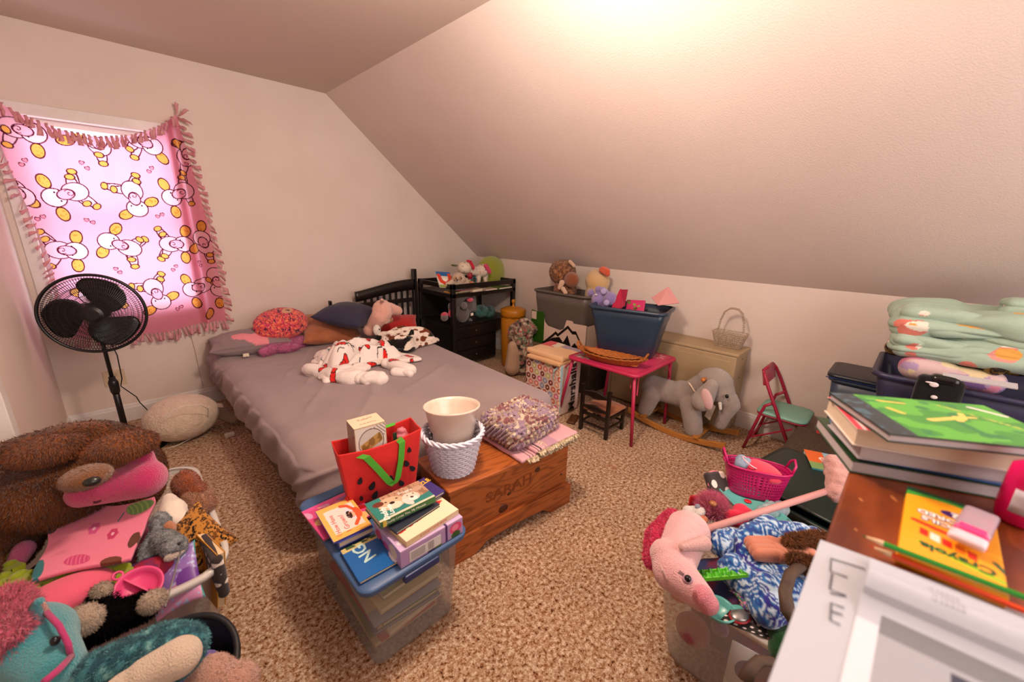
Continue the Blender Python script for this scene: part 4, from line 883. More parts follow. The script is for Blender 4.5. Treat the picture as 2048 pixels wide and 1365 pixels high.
# plush toys on the changing table
o = T('plush_toy', 'cream furry bear-like plush lying face forward at the front of the changing table', 'plush toy', (2.74, 3.46, .86))
cf = plush('dcc3aa'); q = lambda px, py, y=3.45: pt(px, py, 1, y)
g = G(); g.ell(q(917, 558), (.075, .07, .065)); g.ell(q(923, 572), (.14, .08, .035)); g.chain(q(935, 562), .035, q(944, 569), .028); g.chain(q(905, 565), .03, q(895, 570), .025)
b_ = blob(g, 'body', cf, o, w=1, vox=.008, disp=lambda P: .010*(fbm(P, 40, 3)-.4)); fur(b_, 5000, .014, .0014, cf)
g = G()
for px in (911, 921): e_ = q(px, 557, 3.385); G().ell(e_, (.021, .006, .025)).obj('eye_patch', plush('b98d66'), o, w=1, smooth=True); G().ell(e_+Vector((.004, -.005, 0)), (.008, .004, .010)).obj('eye', plas('2a2020'), o, w=1, smooth=True)
G().ell(q(915, 560, 3.375), (.010, .008, .008)).obj('nose', plas('3a2622'), o, w=1, smooth=True)
def c_dots(P):
    C = np.tile(hexA('e2d0bd'), (len(P), 1)); a = vn(P, 62, 3); b_ = vn(P, 58, 11); C[a > .84] = hexA('3a3f58'); C[b_ > .86] = hexA('d05a4a'); C[vn(P, 60, 19) > .87] = hexA('8a9a4a'); return C
o = T('plush_toy', 'white plush with confetti dots and red collar on the changing table', 'plush toy', (2.95, 3.60, .86))
q = lambda px, py, y=3.58: pt(px, py, 1, y)
g = G(); g.ell(q(929, 536), (.085, .08, .07)); g.ell(q(965, 541), (.085, .08, .075)); g.chain(q(938, 541), .055, q(955, 543), .055); g.chain(q(957, 545), .04, q(956, 563), .03); g.chain(q(970, 545), .04, q(971, 564), .028)
blob(g, 'body', VCF('printed_plush'), o, w=1, vox=.008, col=c_dots)
G().chain(q(941, 524, 3.52), .016, q(947, 536, 3.5), .018).chain(q(935, 522, 3.55), .012, q(941, 524, 3.52), .016).obj('collar', fab('c8263a'), o, w=1, smooth=True)
G().chain(q(972, 532, 3.5), .026, q(979, 544, 3.5), .026).obj('ear', fab('d8486a'), o, w=1, smooth=True); G().ell(q(909, 531), (.045, .03, .014), (0, .1, 0)).obj('tail', plush('5a5a28'), o, w=1, smooth=True)
c = pt(983, 543, 1, 3.68)
o = T('round_cushion', 'lime green round plush cushion standing against the wall', 'cushion', c, 0, rot=(R_(82), 0, R_(-18)))
blob(G().ell((0, 0, 0), (.185, .185, .085), n=28), 'cushion_body', plush('9aa032'), o, vox=.01, disp=lambda P: .006*fbm(P, 8, 2))
G().ell((.07, -.12, .06), (.016, .008, .01)).obj('tag', fab('8a6a4a'), o, smooth=True)
o = one(G().lathe([(.0, .038), (.02, .032), (.036, .0), (.02, -.032), (0, -.038)], 7, cap0=0, cap1=0).obj('ornament', plas('8c1a2c', rough=.2), None), 'faceted dark red ball between the two cream plush toys', 'ornament'); o.location = pt(940, 552, 1, 3.40)
o = T('plastic_ring', 'teal plastic ring standing behind the changing table rail', 'toy', pt(948, 562, 1, 3.41)); G().tube([(.030*math.cos(a), 0, .040*math.sin(a)) for a in np.linspace(0, 2*PI, 25)[:-1]], .009, 6, closed=True).obj('ring', plas('1c5a60'), o, smooth=True)
o = one(softbox(0, 0, 0, .03, .02, .045, .006, 'toy_block', plas('c86a48'), None, n=(4, 4, 4)), 'small coral toy block beside the teal ring', 'toy'); o.location = pt(943, 567, 1, 3.375)
# grey elephant-like plush hanging off the shelf
o = T('plush_elephant', 'dark grey plush elephant with pink snout lying on the changing table shelf', 'plush toy', (2.72, 3.48, .52))
gp = plush('5f5754', bs=200); q = lambda px, py, y=3.46: pt(px, py, 1, y)
g = G(); g.ell(q(925, 628), (.085, .075, .10)); g.ell(q(937, 612), (.07, .07, .085)); g.chain(q(944, 600), .045, q(947, 618), .04); g.chain(q(905, 600, 3.5), .03, q(895, 596, 3.55), .02); g.chain(q(902, 612), .035, q(905, 630), .045); g.chain(q(940, 640), .022, q(946, 648), .018)
blob(g, 'body', gp, o, w=1, vox=.008)
G().ell(q(940, 600, 3.40), (.042, .035, .028)).obj('snout', plush('e0506e'), o, w=1, smooth=True); G().ell(q(928, 612, 3.375), (.045, .03, .04), (0, .6, 0)).obj('ear', plush('6b615e'), o, w=1, smooth=True)
G().ell(q(889, 636, 3.42), (.045, .03, .038)).obj('foot', plush('6b615e'), o, w=1, smooth=True); G().ell(q(889, 631, 3.43), (.044, .03, .034)).obj('foot_pad', plush('c83a54'), o, w=1, smooth=True); G().ell(q(901, 628, 3.41), (.026, .02, .04)).obj('foot_pad', plush('c83a54'), o, w=1, smooth=True)
G().cb(q(944, 629, 3.38), (.035, .006, .03)).obj('care_tag', fab('e8d8c8'), o, w=1)
o = T('plush_toy', 'teal curly plush tucked on the shelf behind the yellow canister', 'plush toy', (3.05, 3.5, .52))
tl = plush('2f6f6a'); q = lambda px, py, y=3.5: pt(px, py, 1, y); g = G(); g.ell(q(962, 622), (.085, .07, .06)); g.ell(q(978, 624), (.07, .06, .055)); b_ = blob(g, 'body', tl, o, w=1, vox=.009, disp=lambda P: .014*bil(P, (1, 1, 1), 30, 5)); fur(b_, 3500, .018, .0018, tl)
for px in (965, 981): G().ell(q(px, 616, 3.43), (.03, .02, .028)).obj('ear', plush('2b4648'), o, w=1, smooth=True)
# ================= YELLOW CANISTER =================
ye = plas('b06f10', 'mustard_metal', rough=.32)
o = T('lidded_canister', 'tall mustard yellow canister with scalloped lid in the corner', 'canister', (3.10, 3.10, 0))
G().lathe([(.118, 0), (.122, .01), (.134, .57)], 48).obj('body', ye, o, smooth=True)
g = G(); n = 96
rings = [[(r + (0), z + (dz if k == 0 else 0)) for r, z, dz in ()] for k in range(0)]
vs = []; prof = [(.139, .578), (.141, .60), (.143, .64), (.139, .65), (.10, .668), (.04, .682), (.0, .684)]
for j, (r, z) in enumerate(prof):
    for k in range(n): a = 2*PI*k/n; zz = z - (.012*abs(math.sin(k*PI/8)) if j == 0 else 0); vs.append((r*math.cos(a), r*math.sin(a), zz))
g.add(vs, [(j*n+k, j*n+(k+1) % n, (j+1)*n+(k+1) % n, (j+1)*n+k) for j in range(len(prof)-1) for k in range(n)]); g.obj('lid', ye, o, smooth=True, solid=.002)
G().lathe([(.022, .682), (.012, .690), (.010, .715), (.016, .722), (.023, .735), (.020, .752), (.008, .760), (.0, .761)], 20).obj('knob', ye, o, smooth=True)
# ================= FABRIC BUNDLES =================
def c_multi(P):
    C = np.tile(hexA('8a6a58'), (len(P), 1)); a = vn(P, 38, 2); C[a > .6] = hexA('c8b8a0'); C[a < .3] = hexA('2a2624'); C[vn(P, 42, 7) > .72] = hexA('c05a5a'); C[vn(P, 40, 12) > .78] = hexA('6a8a6a'); C[(P[:, 1] > 2.96) & (vn(P, 40, 3) > .35)] = hexA('6b7fa0'); return C
o = T('crocheted_afghan', 'multicoloured crocheted afghan heaped beside the yellow canister', 'blanket', (2.95, 2.86, 0))
q = lambda px, py, x=2.95: pt(px, py, 0, x)
I3 = np.array(o.location)
g = G(); g.chain(q(1033, 665), .10, q(1052, 658), .10); g.chain(q(1045, 675), .10, q(1048, 700), .09); g.chain(q(1048, 700), .09, Vector((2.95, 2.78, .08)), .08)
blob(g, 'afghan_body', VCF('crochet', bump=.9, bs=160), o, w=1, vox=.010, smooth=2, disp=lambda P: .014*np.abs(np.sin(P[:, 0]*110)*np.sin(P[:, 2]*110+P[:, 1]*60))+.03*(bil(P, (1, 1, 1), 9, 3)-.4), col=lambda P: c_multi(P+I3))
o = T('cloth_bundle', 'beige cloth bundle sagging against the yellow canister foot', 'cloth', (2.86, 2.86, 0))
g = G(); q = lambda px, py, x=2.86: pt(px, py, 0, x); g.chain(q(1027, 695), .07, Vector((2.84, 2.83, .10)), .09); blob(g, 'cloth_body', fab('b89a80'), o, w=1, vox=.010, disp=lambda P: .02*(bil(P, (1, 1, .4), 9, 5)-.4))
# donut-print shopping bag
def a9(P):
    x, y, z = P.T; C = np.tile(hexA('dcc3b8'), (len(P), 1)); side = x < -.12
    rs = random.Random(5)
    for i in range(7):
        for j in range(9):
            cy, cz = -.19+i*.064+(j % 2)*.03, .02+j*.052; c1_, c2_ = rs.choice([('c8503f', 'e8a090'), ('6a2a22', '8a4030'), ('c83a70', 'e890b0'), ('7a86a8', 'a8b0c8'), ('a8a850', 'd8d090'), ('d08050', 'f0c0a0'), ('b84a34', 'd87a5a')])
            d = E2(y, z, cy, cz, .024, .024); C[side & (d < 1)] = hexA(c1_); C[side & (d < .72)] = hexA(c2_); C[side & (d < .3)] = hexA('e8d8cc')
    C[(np.abs(y+.2) < .006) & side] = hexA('8ab8bc'); return C
o = T('shopping_bag', 'tall donut print shopping bag with black Marshalls lettering by the pink table', 'bag', (2.57, 2.07, 0), 0)
ob = softbox(0, 0, .23, .27, .40, .46, .02, 'bag_body', VCP('bag_print', rough=.45), o, n=(24, 130, 130), disp=lambda P: .008*(fbm(P, 10, 2)-.5)+.012*(bil(P, (1, 1, .5), 6, 4)-.4), col=lambda P: a9(P+np.array((0, 0, .23))))
text('Marshalls', .115, plas('141214'), o, None, M=basis((.02, -.212, .235), (0, 0, 1), (-1, 0, .0)), ext=.0008, bold=.0015)
for y in (-.16, ): G().tube([(-.13, y, .44), (-.16, y+.02, .40), (-.15, y+.03, .32)], .012, 6, flat=(1, .3)).obj('strap', fab('9ac0c4'), o)
o = T('folded_quilt', 'folded yellow, red and lavender cloth on top of the donut print bag', 'cloth', (2.6, 2.07, .468))
def c_q(P): x, y, z = P.T; C = np.tile(hexA('dcb083'), (len(P), 1)); C[(y > .03+.5*x) & (x > 0)] = hexA('c8323a'); C[(y < .02) & (x > .06)] = hexA('9a8490'); C[(y < .08) & (y > 0) & (x > .02)] = hexA('d8c8b0'); return C
softbox(0, 0, .03, .33, .40, .05, .022, 'cloth_body', vcf, o, n=(50, 60, 8), col=c_q, disp=lambda P: .012*(bil(P, (1, .6, 1), 8, 2)-.3))
softbox(-.05, -.02, -.005, .30, .36, .035, .014, 'cloth_fold', fab('d8a878'), o, n=(40, 40, 6), disp=lambda P: .008*(bil(P, (1, .6, 1), 9, 5)-.3))
# ================= CARTON, GREY TUB =================
o = T('low_trunk', 'low dark brown trunk under the white mountain carton', 'trunk', (3.20, 2.42, 0))
bt = mat('dark_brown_trunk', '3c2c22', rough=.5, c2='2c2018', ns=14)
G().box(-.20, .19, -.44, .46, 0, .30).obj('body', bt, o, bevel=.006); G().box(-.205, .195, -.445, .465, .30, .372).obj('lid', mat('trunk_lid', '6b5a40', rough=.5), o, bevel=.008)
o = T('mountain_carton', 'white cardboard carton with black mountain print and green end under the grey tub', 'box', (3.22, 2.42, .3735))
def a10(u, v):   # u 0 left (green end) .. 1 right
    C = base_c(u, 'd6bfb0'); C[u < .26] = hexA('25520c')
    X = [0, .26, .33, .46, .50, .53, .72, .76, .80, .83, 1.0]; Zt = [-.1, .02, .10, .13, .42, .36, .76, .62, .56, .66, .06]
    top = np.interp(u, [.24, .30, .44, .48, .52, .69, .77, .83, .97, 1.0], [0, .10, .36, .44, .38, .70, .56, .58, .14, .14]); ln_ = np.abs(v-top)
    C[(u > .24) & (ln_ < .05)] = hexA('15110f')
    body = np.interp(u, [.24, .30, .42, .55, .62, .69, .76, .82, .97, 1.0], [0, .06, .26, .34, .20, .46, .12, .28, .0, 0]); C[(u > .24) & (v < body)] = hexA('15110f'); return C
W_, L_, H_ = .18, .35, .33
def frontz(u): return np.interp(u, [0, .06, .10, .13, .24, .27, .33, .55, .62, .66, .76, .78, 1], [1, 1, .98, .99, 1, .70, .60, .55, .62, .9, .9, .84, .85])
sheet('front_panel', 200, 90, lambda u, v: np.stack([0*u-W_, L_-2*L_*u, v*H_*frontz(u)], 1), VCP(), o, col=lambda u, v, P: a10(u, P[:, 2]/H_*1.0), solid=.003)
for nm, g in (('side_panel', G().box(-W_, W_, L_-.003, L_, 0, H_*.9)), ('side_panel', G().box(-W_, W_, -L_, -L_+.003, 0, H_*.82)), ('back_panel', G().box(W_-.003, W_, -L_, L_, 0, H_)), ('bottom', G().box(-W_, W_, -L_, L_, 0, .003))): g.obj(nm, mat('carton_white', 'cdb8a8', rough=.6), o)
G().box(-W_-.006, -W_-.003, L_-.075, L_-.01, .24, .32).obj('folded_flap', mat('carton_white', 'cdb8a8'), o)
def tub(name, label, loc, rz, L0, W0, L1, W1, H, mt, rib=True, cat='storage tub', th=.004, rim=.018, panel=.35):
    o = T(name, label, cat, loc, rz); r0, r1 = .05, .055
    rings = []
    for t in (0, .03, .35, .66, .67, .80, .81, 1):
        ex = .0 if t < .66 else (.008 if t < .80 else .016); L_, W_ = L0+(L1-L0)*t+ex, W0+(W1-W0)*t+ex; rings.append((rrect(L_-(.02 if t == 0 else 0), W_-(.02 if t == 0 else 0), r0), H*t+.001))
    g = G(); loft(g, rings); g.obj('tub_body', mt, o, smooth=True, solid=th, bevel=0)
    g = G(); loft(g, [(rrect(L1+.012, W1+.012, r1), H-.022), (rrect(L1+2*rim+.01, W1+2*rim+.01, r1+.01), H-.018), (rrect(L1+2*rim+.012, W1+2*rim+.012, r1+.01), H+.002), (rrect(L1+.01, W1+.01, r1), H+.005)], cap0=False); g.obj('rim', mt, o, smooth=True, solid=.004)
    return o
tub('storage_tub', 'grey plastic storage tub standing inside the mountain carton', (3.215, 2.42, .377), R_(-90), .56, .28, .64, .335, .545, plas('5e5650', 'grey_tub', rough=.4))
# ================= TAN METAL CABINET =================
tan = mat('tan_metal', 'ac9472', rough=.5, c2='a08a68', ns=4)
o = T('metal_cabinet', 'low tan metal cabinet along the knee wall behind the rocking elephant', 'cabinet', (3.26, 1.35, 0))
G().box(-.14, .14, -.54, .50, .02, .64).obj('body', tan, o, bevel=.01); G().box(-.145, .145, -.55, .51, .64, .665).obj('top', tan, o, bevel=.007)
G().box(-.147, -.139, -.50, .46, .06, .60).obj('front_panel', tan, o, bevel=.003)
for z in (.1, .3, .45, .6): G().at((.0, -.541, z), (R_(90), 0, 0)).lathe([(.006, -.001), (.006, .002)], 8).obj('rivet', plas('6a5a44'), o)
# ================= PINK TABLE =================
pkm = mat('pink_metal', 'b0224a', rough=.4)
pt_ = T('folding_table', 'pink childs folding table with painted daisies', 'table', (2.735, 1.51, 0))
def a11(u, v, P):
    C = base_c(u, 'c83a62')
    def daisy(cx, cy, r, c1_, c2_):
        for k in range(9): a = k*2*PI/9; C[E2(u, v, cx+r*.62*math.cos(a), cy+r*.62*math.sin(a), r*.38, r*.13, a) < 1] = hexA(c1_ if k % 2 else c2_)
        C[E2(u, v, cx, cy, r*.22, r*.22) < 1] = hexA('c8302f')
    daisy(.13, .86, .15, '7a9088', 'b8c0a8'); daisy(.86, .16, .12, 'c8707e', 'd898a0'); daisy(.9, .9, .12, '7a9088', 'b8c0a8'); C[(np.maximum(np.abs(u-.5), np.abs(v-.5)) > .475)] = hexA('b52a54'); return C
g = G(); loft(g, [(rrect(.64, .60, .05), .535), (rrect(.65, .61, .055), .54), (rrect(.65, .61, .055), .556), (rrect(.63, .59, .05), .560)], cap0=True, cap1=True); g.obj('top_frame', pkm, pt_, smooth=True)
sheet('table_top', 150, 150, lambda u, v: np.stack([(u-.5)*.60, (v-.5)*.56, 0*u+.5615], 1), VCP(), pt_, col=a11, solid=.002)
for sx, sy in ((-1, -1), (-1, 1), (1, -1), (1, 1)):
    x0, y0 = sx*.285, sy*.265; x1, y1 = sx*.262 - .01*(sx < 0), sy*.29 + (.10 if sy > 0 else 0)*(sx < 0)
    lg = G().tube([(x0, y0, .54), (x1, y1, .0)], .0125, 10).obj('leg', pkm, pt_, smooth=True)
    G().tube([(x1*.99+.0, y1*1.0, .40), (x0-sx*.06, y0, .535)], .005, 6).obj('brace', pkm, pt_)
    G().tube([(x0-sx*.012, y0-sy*.03, .53), (x0-sx*.012, y0-sy*.03, .46), (x0-sx*.004, y0-sy*.02, .44)], .003, 5).obj('latch', pkm, pt_)
# wicker boat baskets, nested
wm = mat('orange_wicker', 'b0641e', rough=.55, c2='6b3210', ns=45, mix=.6, bump=.6, bs=90, stretch=(1, 3, 3))
def boat(name, label, loc, rz, Ls, Ws, Hs, hand):
    o = T(name, label, 'basket', loc, rz)
    def f(u, v):
        a = u*2*PI; s = .55+.45*v; X = Ls/2*np.cos(a)*s*1.0; Y = Ws/2*np.sign(np.sin(a))*np.abs(np.sin(a))**1.3*(.4+.6*v); Z = Hs*v**1.5*(1+.35*np.abs(np.cos(a))**3); return np.stack([X, Y, Z], 1)
    sheet('basket_wall', 120, 10, f, wm, o, solid=.005)
    g = G(); pts = [tuple(f(np.array([k/60.]), np.array([1.]))[0]) for k in range(60)]; g.tube([(p[0], p[1], p[2]+.004*(k % 2)) for k, p in enumerate(pts)], .0065, 6, closed=True); g.obj('rim', wm, o, smooth=True)
    fl = [tuple(f(np.array([k/30.]), np.array([0.]))[0]) for k in range(30)]; G().prism([(p[0], p[1]) for p in fl], .0, .004).obj('bottom', wm, o)
    for k in range(6):
        y = -Ws*.16+k*Ws*.064; G().tube([(x, y*(1-(2*x/Ls)**2), .010+.3*Hs*(2*x/Ls)**4) for x in np.linspace(-Ls*.38, Ls*.38, 9)], .0038, 5).obj('cane', mat('orange_cane', 'd0742c', rough=.4), o, smooth=True)
    if hand:
        for s in (-1, 1): G().tube([(s*Ls*.46, -.035, Hs*1.15), (s*Ls*.49, -.02, Hs*1.9), (s*Ls*.50, 0, Hs*2.1), (s*Ls*.49, .02, Hs*1.9), (s*Ls*.46, .035, Hs*1.15)], .008, 6).obj('handle', wm, o, smooth=True)
    return o
boat('boat_basket', 'long boat shaped orange wicker basket with ring handles on the pink table', (2.525, 1.49, .5635), R_(-80), .54, .19, .055, True)
boat('boat_basket', 'smaller orange cane basket nested inside the boat shaped basket', (2.525, 1.49, .585), R_(-80), .42, .13, .04, False)
# ================= BLUE TUB =================
BT = tub('storage_tub', 'dark blue plastic storage tub on the pink table', (2.875, 1.55, .5635), R_(-76), .43, .27, .56, .35, .375, plas('24364a', 'navy_tub', rough=.35))
# ================= DOLL CHAIR =================
o = T('doll_chair', 'small dark wooden ladder-back chair with tan seat pad under the pink table', 'chair', (2.53, 1.515, 0))
dk = mat('dark_chair_wood', '1c120c', rough=.3)
for y in (-.115, .115): G().box(-.135, -.107, y-.013, y+.013, 0, .385).obj('leg', dk, o, bevel=.004); G().box(.105, .128, y*.93-.012, y*.93+.012, 0, .17).obj('leg', dk, o, bevel=.003)
for z0, h_ in ((.325, .045), (.215, .035)):
    sheet('back_slat', 24, 5, lambda u, v, z0=z0, h_=h_: np.stack([0*u-.121, (u-.5)*.22, z0+h_*(v-.5)*(1+.5*np.cos((u-.5)*6.3))], 1), dk, o, solid=.01)
G().ell((-.128, 0, .325), (.003, .012, .010)).obj('painted_motif', plas('9a8a6a'), o, smooth=True); G().ell((-.128, 0, .215), (.003, .012, .010)).obj('painted_motif', plas('b08a5a'), o, smooth=True)
for y in (-.115, .115): G().box(-.12, .115, y*.95-.006, y*.95+.006, .07, .084).obj('stretcher', dk, o); G().box(-.12, .115, y*.95-.006, y*.95+.006, .14, .165).obj('seat_rail', dk, o)
for x in (-.121, .116): G().box(x-.006, x+.006, -.11, .11, .07, .084).obj('stretcher', dk, o); G().box(x-.006, x+.006, -.11, .11, .14, .165).obj('seat_rail', dk, o)
pillow(.255, .245, .07, 'seat_pad', mat('tan_pad', 'b0683c', rough=.8, c2='8a4a28', ns=9, sheen=.3), o, M=Matrix.Translation((.005, 0, .19)), pinch=.03, pw=.35)
# ================= ROCKING ELEPHANT =================
o = T('rocking_elephant', 'grey plush rocking elephant on curved wooden rockers', 'rocking toy', (2.98, 1.07, 0))
el_ = plush('a0928a', bs=220); q = lambda cx, cy, x=2.98: pt(1240+cx/6.823, 720+cy/6.823, 0, x)
rc = lambda r: r/1774
g = G(); g.chain(q(450, 370), rc(165), q(900, 500), rc(160), n=16); g.ell(q(860, 470), (.10, .12, .105), n=16)
g.chain(q(920, 470), rc(150), q(1120, 370), rc(165), n=16); g.ell(q(1290, 330), (.105, .125, .12), n=18); g.ell(q(1240, 260), (.09, .09, .075), n=16); g.ell(q(1390, 440), (.09, .085, .09), n=16)
g.chain(q(1470, 540), rc(120), q(1530, 620), rc(95)); g.chain(q(1530, 620), rc(95), q(1430, 740), rc(88)); g.chain(q(1430, 740), rc(88), q(1370, 870), rc(80))
for x, s in ((2.90, 1), (3.06, 1)):
    g.chain(q(430, 480, x), rc(125), q(345, 680, x), rc(100), n=14); g.chain(q(960, 620, x), rc(130), q(1005, 950, x), rc(112), n=14)
eb = blob(g, 'body', el_, o, w=1, vox=.009, smooth=5, disp=lambda P: .004*fbm(P, 14, 2)); fur(eb, 14000, .010, .0011, plush('9c8e86', bs=220), lean=(0, 0, -.4))
for x, nm in ((2.855, 'ear'), (3.11, 'ear')):
    G().chain(q(1250, 350, x), .045, q(1120, 560, x-.01*(x < 3)), .075, n=14, k=8).obj(nm, el_, o, w=1, smooth=True)
g = G(); g.ell(q(1185, 540, 2.795), (.018, .040, .078), (R_(-22), 0, 0), n=14); g.obj('ear_lining', fab('cfa8a6'), o, w=1, smooth=True)
G().ell(q(1460, 500, 2.885), (.010, .012, .015)).obj('eye', plas('0a0808'), o, w=1, smooth=True)
G().chain(q(1365, 600, 2.90), .013, q(1372, 670, 2.895), .010).obj('tusk', plush('e2dccf'), o, w=1, smooth=True)
G().chain(q(1135, 275, 2.83), .015, q(1180, 255, 2.98), .015).obj('handle', mat('handle_wood', 'b86a2a', rough=.4), o, w=1, smooth=True)
rib(G(), [q(940, 310, 2.87), q(980, 370, 2.855), q(1020, 440, 2.85)], (0, .010, .004)).obj('ribbon', fab('d8c4b0'), o, w=1, solid=.002)
rib(G(), [q(1270, 610, 2.88), q(1230, 700, 2.87), q(1190, 800, 2.88)], (0, .02, .01)).obj('ribbon', fab('a89a8c'), o, w=1, solid=.002)
rw = mat('rocker_wood', 'b67a38', rough=.4, c2='a56a2c', ns=6, stretch=(8, 1, 8))
for x in (-.135, .15):
    pts = []; n = 18
    for i in range(n+1): y = -.36+.76*i/n; pts.append((y, y*y*.42))
    ring = pts + [(y, z+.042) for y, z in pts[::-1]]
    g = G(); k = len(ring); g.add([(xx, y, z) for xx in (x-.011, x+.011) for y, z in ring], [tuple(range(k))[::-1], tuple(range(k, 2*k))] + [(i, (i+1) % k, k+(i+1) % k, k+i) for i in range(k)]); g.obj('rocker', rw, o, bevel=.004)
for y, z in ((-.16, .055), (.26, .072)): G().box(-.16, .175, y-.022, y+.022, z, z+.018).obj('crossbar', rw, o, bevel=.003)
# ================= PINK FOLDING CHAIR =================
o = T('folding_chair', 'pink childs folding chair with mint green seat by the knee wall', 'chair', (3.21, .48, 0))
pc2 = mat('chair_pink', 'a01c3c', rough=.4)
for x in (-.16, .155):
    G().tube([(x*.72, .145, .60), (x*.9, .125, .57), (x, .09, .50), (x, -.155, 0)], .0115, 8).obj('frame_tube', pc2, o, smooth=True)
    G().tube([(x*.93, .04, .40), (x*.93, .09, .36), (x*.93, .11, .28), (x*.93, .17, 0)], .0105, 8).obj('leg', pc2, o, smooth=True)
    G().tube([(x*.93, -.09, .25), (x*.93, .14, .10)][:2], .006, 6).obj('brace', pc2, o)
G().tube([(-.115, .145, .60), (.11, .145, .60)], .0115, 8).obj('top_bar', pc2, o, smooth=True)
G().tube([(-.15, -.10, .11), (.15, -.10, .11)], .008, 6).obj('cross_bar', pc2, o); G().tube([(-.145, .145, .09), (.145, .145, .09)], .008, 6).obj('cross_bar', pc2, o)
sheet('backrest', 20, 12, lambda u, v: np.stack([(u-.5)*.27, .147-.022*(1-v)-.010*np.cos((u-.5)*PI)*0-.012, .50+.10*v - .012*np.abs(u-.5)*0], 1), mat('faded_pink', 'b8304e', rough=.6, c2='a8707a', ns=14, mix=.7), o, solid=.016, bevel=.004)
g = G(); loft(g, [(rrect(.30, .29, .05), .285), (rrect(.31, .30, .055), .292)], cap0=True, cap1=True); g.M = Matrix.Translation((0, -.01, 0)); g2 = G().at((0, -.01, 0)); loft(g2, [(rrect(.30, .29, .05), .285), (rrect(.31, .30, .055), .292), (rrect(.31, .30, .055), .298)], cap1=True); g2.obj('seat_frame', pc2, o, smooth=True)
g2 = G().at((0, -.01, 0)); loft(g2, [(rrect(.305, .295, .055), .298), (rrect(.315, .305, .06), .306), (rrect(.305, .295, .055), .316), (rrect(.27, .26, .05), .319)], cap1=True); g2.obj('seat_pad', mat('mint_vinyl', '7db0a0', rough=.45), o, smooth=True)
# ================= CLEAR BEADED BASKET =================
o = T('beaded_basket', 'clear beaded plastic basket with tall handle on the tan cabinet', 'basket', (3.285, .93, .666), R_(-90))
cb = cloudy('clear_bead', 'cbb8a0', .45, .15); 
for k in range(8):
    t = k/7; L_, W_ = .17+.06*t, .09+.03*t; pts = rrect(L_, W_, .02, 3); pp = []
    for i in range(len(pts)):
        a, b_ = Vector(pts[i]), Vector(pts[(i+1) % len(pts)]); m_ = max(1, int((a-b_).length/.012))
        pp += [a.lerp(b_, j/m_) for j in range(m_)]
    g = G(); 
    for p in pp: g.ell((p.x, p.y, .008+.015*k), .0066, n=5)
    g.obj('bead_row', cb, o, smooth=True, kind='stuff')
g = G(); pts = [(-.09, 0, .12), (-.082, 0, .20), (-.062, 0, .265), (-.03, 0, .295), (0, 0, .30), (.03, 0, .295), (.062, 0, .265), (.082, 0, .20), (.09, 0, .12)]
pv = [Vector(p) for p in pts]
for i in range(8):
    for j in range(5):
        p = pv[i].lerp(pv[i+1], j/5)
        for y in (-.014, 0, .014): g.ell((p.x, y, p.z), .0066, n=5)
g.obj('handle', cb, o, smooth=True, kind='stuff')
# ================= TOYS IN THE TUBS =================
def c_tweed(P): C = np.tile(hexA('7a4a2c'), (len(P), 1)); a = vn(P, 130, 3); C[a > .6] = hexA('a8754c'); C[a < .3] = hexA('4a2a1a'); return C
o = T('plush_toy', 'big tweedy brown round plush with cream nose in the grey tub', 'plush toy', (3.15, 2.5, .95))
q = lambda px, py, x=3.18: pt(px, py, 0, x)
tw = VCF('tweed_plush', bump=1, bs=200); g = G(); g.ell(q(1125, 545), (.13, .135, .125), n=18); g.ell(q(1130, 580), (.11, .12, .10), n=16); b_ = blob(g, 'body', tw, o, w=1, vox=.01, disp=lambda P: .006*fbm(P, 60, 2), col=c_tweed)
G().ell(q(1143, 560, 3.10), (.05, .085, .075)).obj('belly', plush('8a4a22'), o, w=1, smooth=True)
g = G().chain(q(1124, 566, 3.06), .028, q(1119, 576, 3.05), .020); g.chain(q(1126, 578, 3.05), .022, q(1131, 586, 3.04), .020); g.obj('paw', plush('d8b498'), o, w=1, smooth=True)
G().chain(q(1140, 524, 3.14), .018, q(1148, 532, 3.12), .016).obj('ear', plush('d8b090'), o, w=1, smooth=True)
o = T('plush_toy', 'pale yellow round duck plush with orange beak behind the grey tub rim', 'plush toy', (3.28, 2.1, .95))
G_ = G(); q = lambda px, py, x=3.27: pt(px, py, 0, x); G_.ell(q(1195, 563), (.10, .125, .12), n=18); G_.ell(q(1193, 590), (.10, .12, .12), n=16); blob(G_, 'body', plush('ddb070', c2='d8c09a', ns=4), o, w=1, vox=.01)
G().chain(q(1203, 540, 3.2), .026, q(1215, 548, 3.2), .026).chain(q(1206, 537, 3.2), .02, q(1214, 543, 3.2), .03).obj('beak', plush('d8562a'), o, w=1, smooth=True)
o = T('plush_toy', 'lilac teddy bear leaning over the near corner of the blue tub', 'plush toy', (2.85, 1.72, .93))
lp = plush('8a78b0'); q = lambda px, py, x=2.86: pt(px, py, 0, x)
g = G(); g.ell(q(1199, 600), (.065, .07, .062)); g.ell(q(1220, 598), (.05, .06, .06)); g.ell(q(1182, 586), (.03, .032, .032)); g.ell(q(1197, 580), (.028, .032, .032)); g.chain(q(1210, 585), .028, q(1205, 580), .026); g.chain(q(1205, 610), .03, q(1213, 608), .03)
blob(g, 'body', lp, o, w=1, vox=.007, disp=lambda P: .003*fbm(P, 50, 2))
for px, py in ((1207, 583), (1213, 606)): G().ell(q(px, py, 2.80), (.008, .024, .024), (0, 0, .5)).obj('paw_pad', plush('b0a0cc'), o, w=1, smooth=True)
G().ell(q(1192, 590, 2.80), (.006, .012, .008)).obj('nose', plush('d8d0d8'), o, w=1, smooth=True)
o = T('gift_basket', 'raspberry pink cardboard arch-handled holder standing in the blue tub', 'box', (2.9, 1.6, .9))
q = lambda px, py, x: tuple(pt(px, py, 0, x))
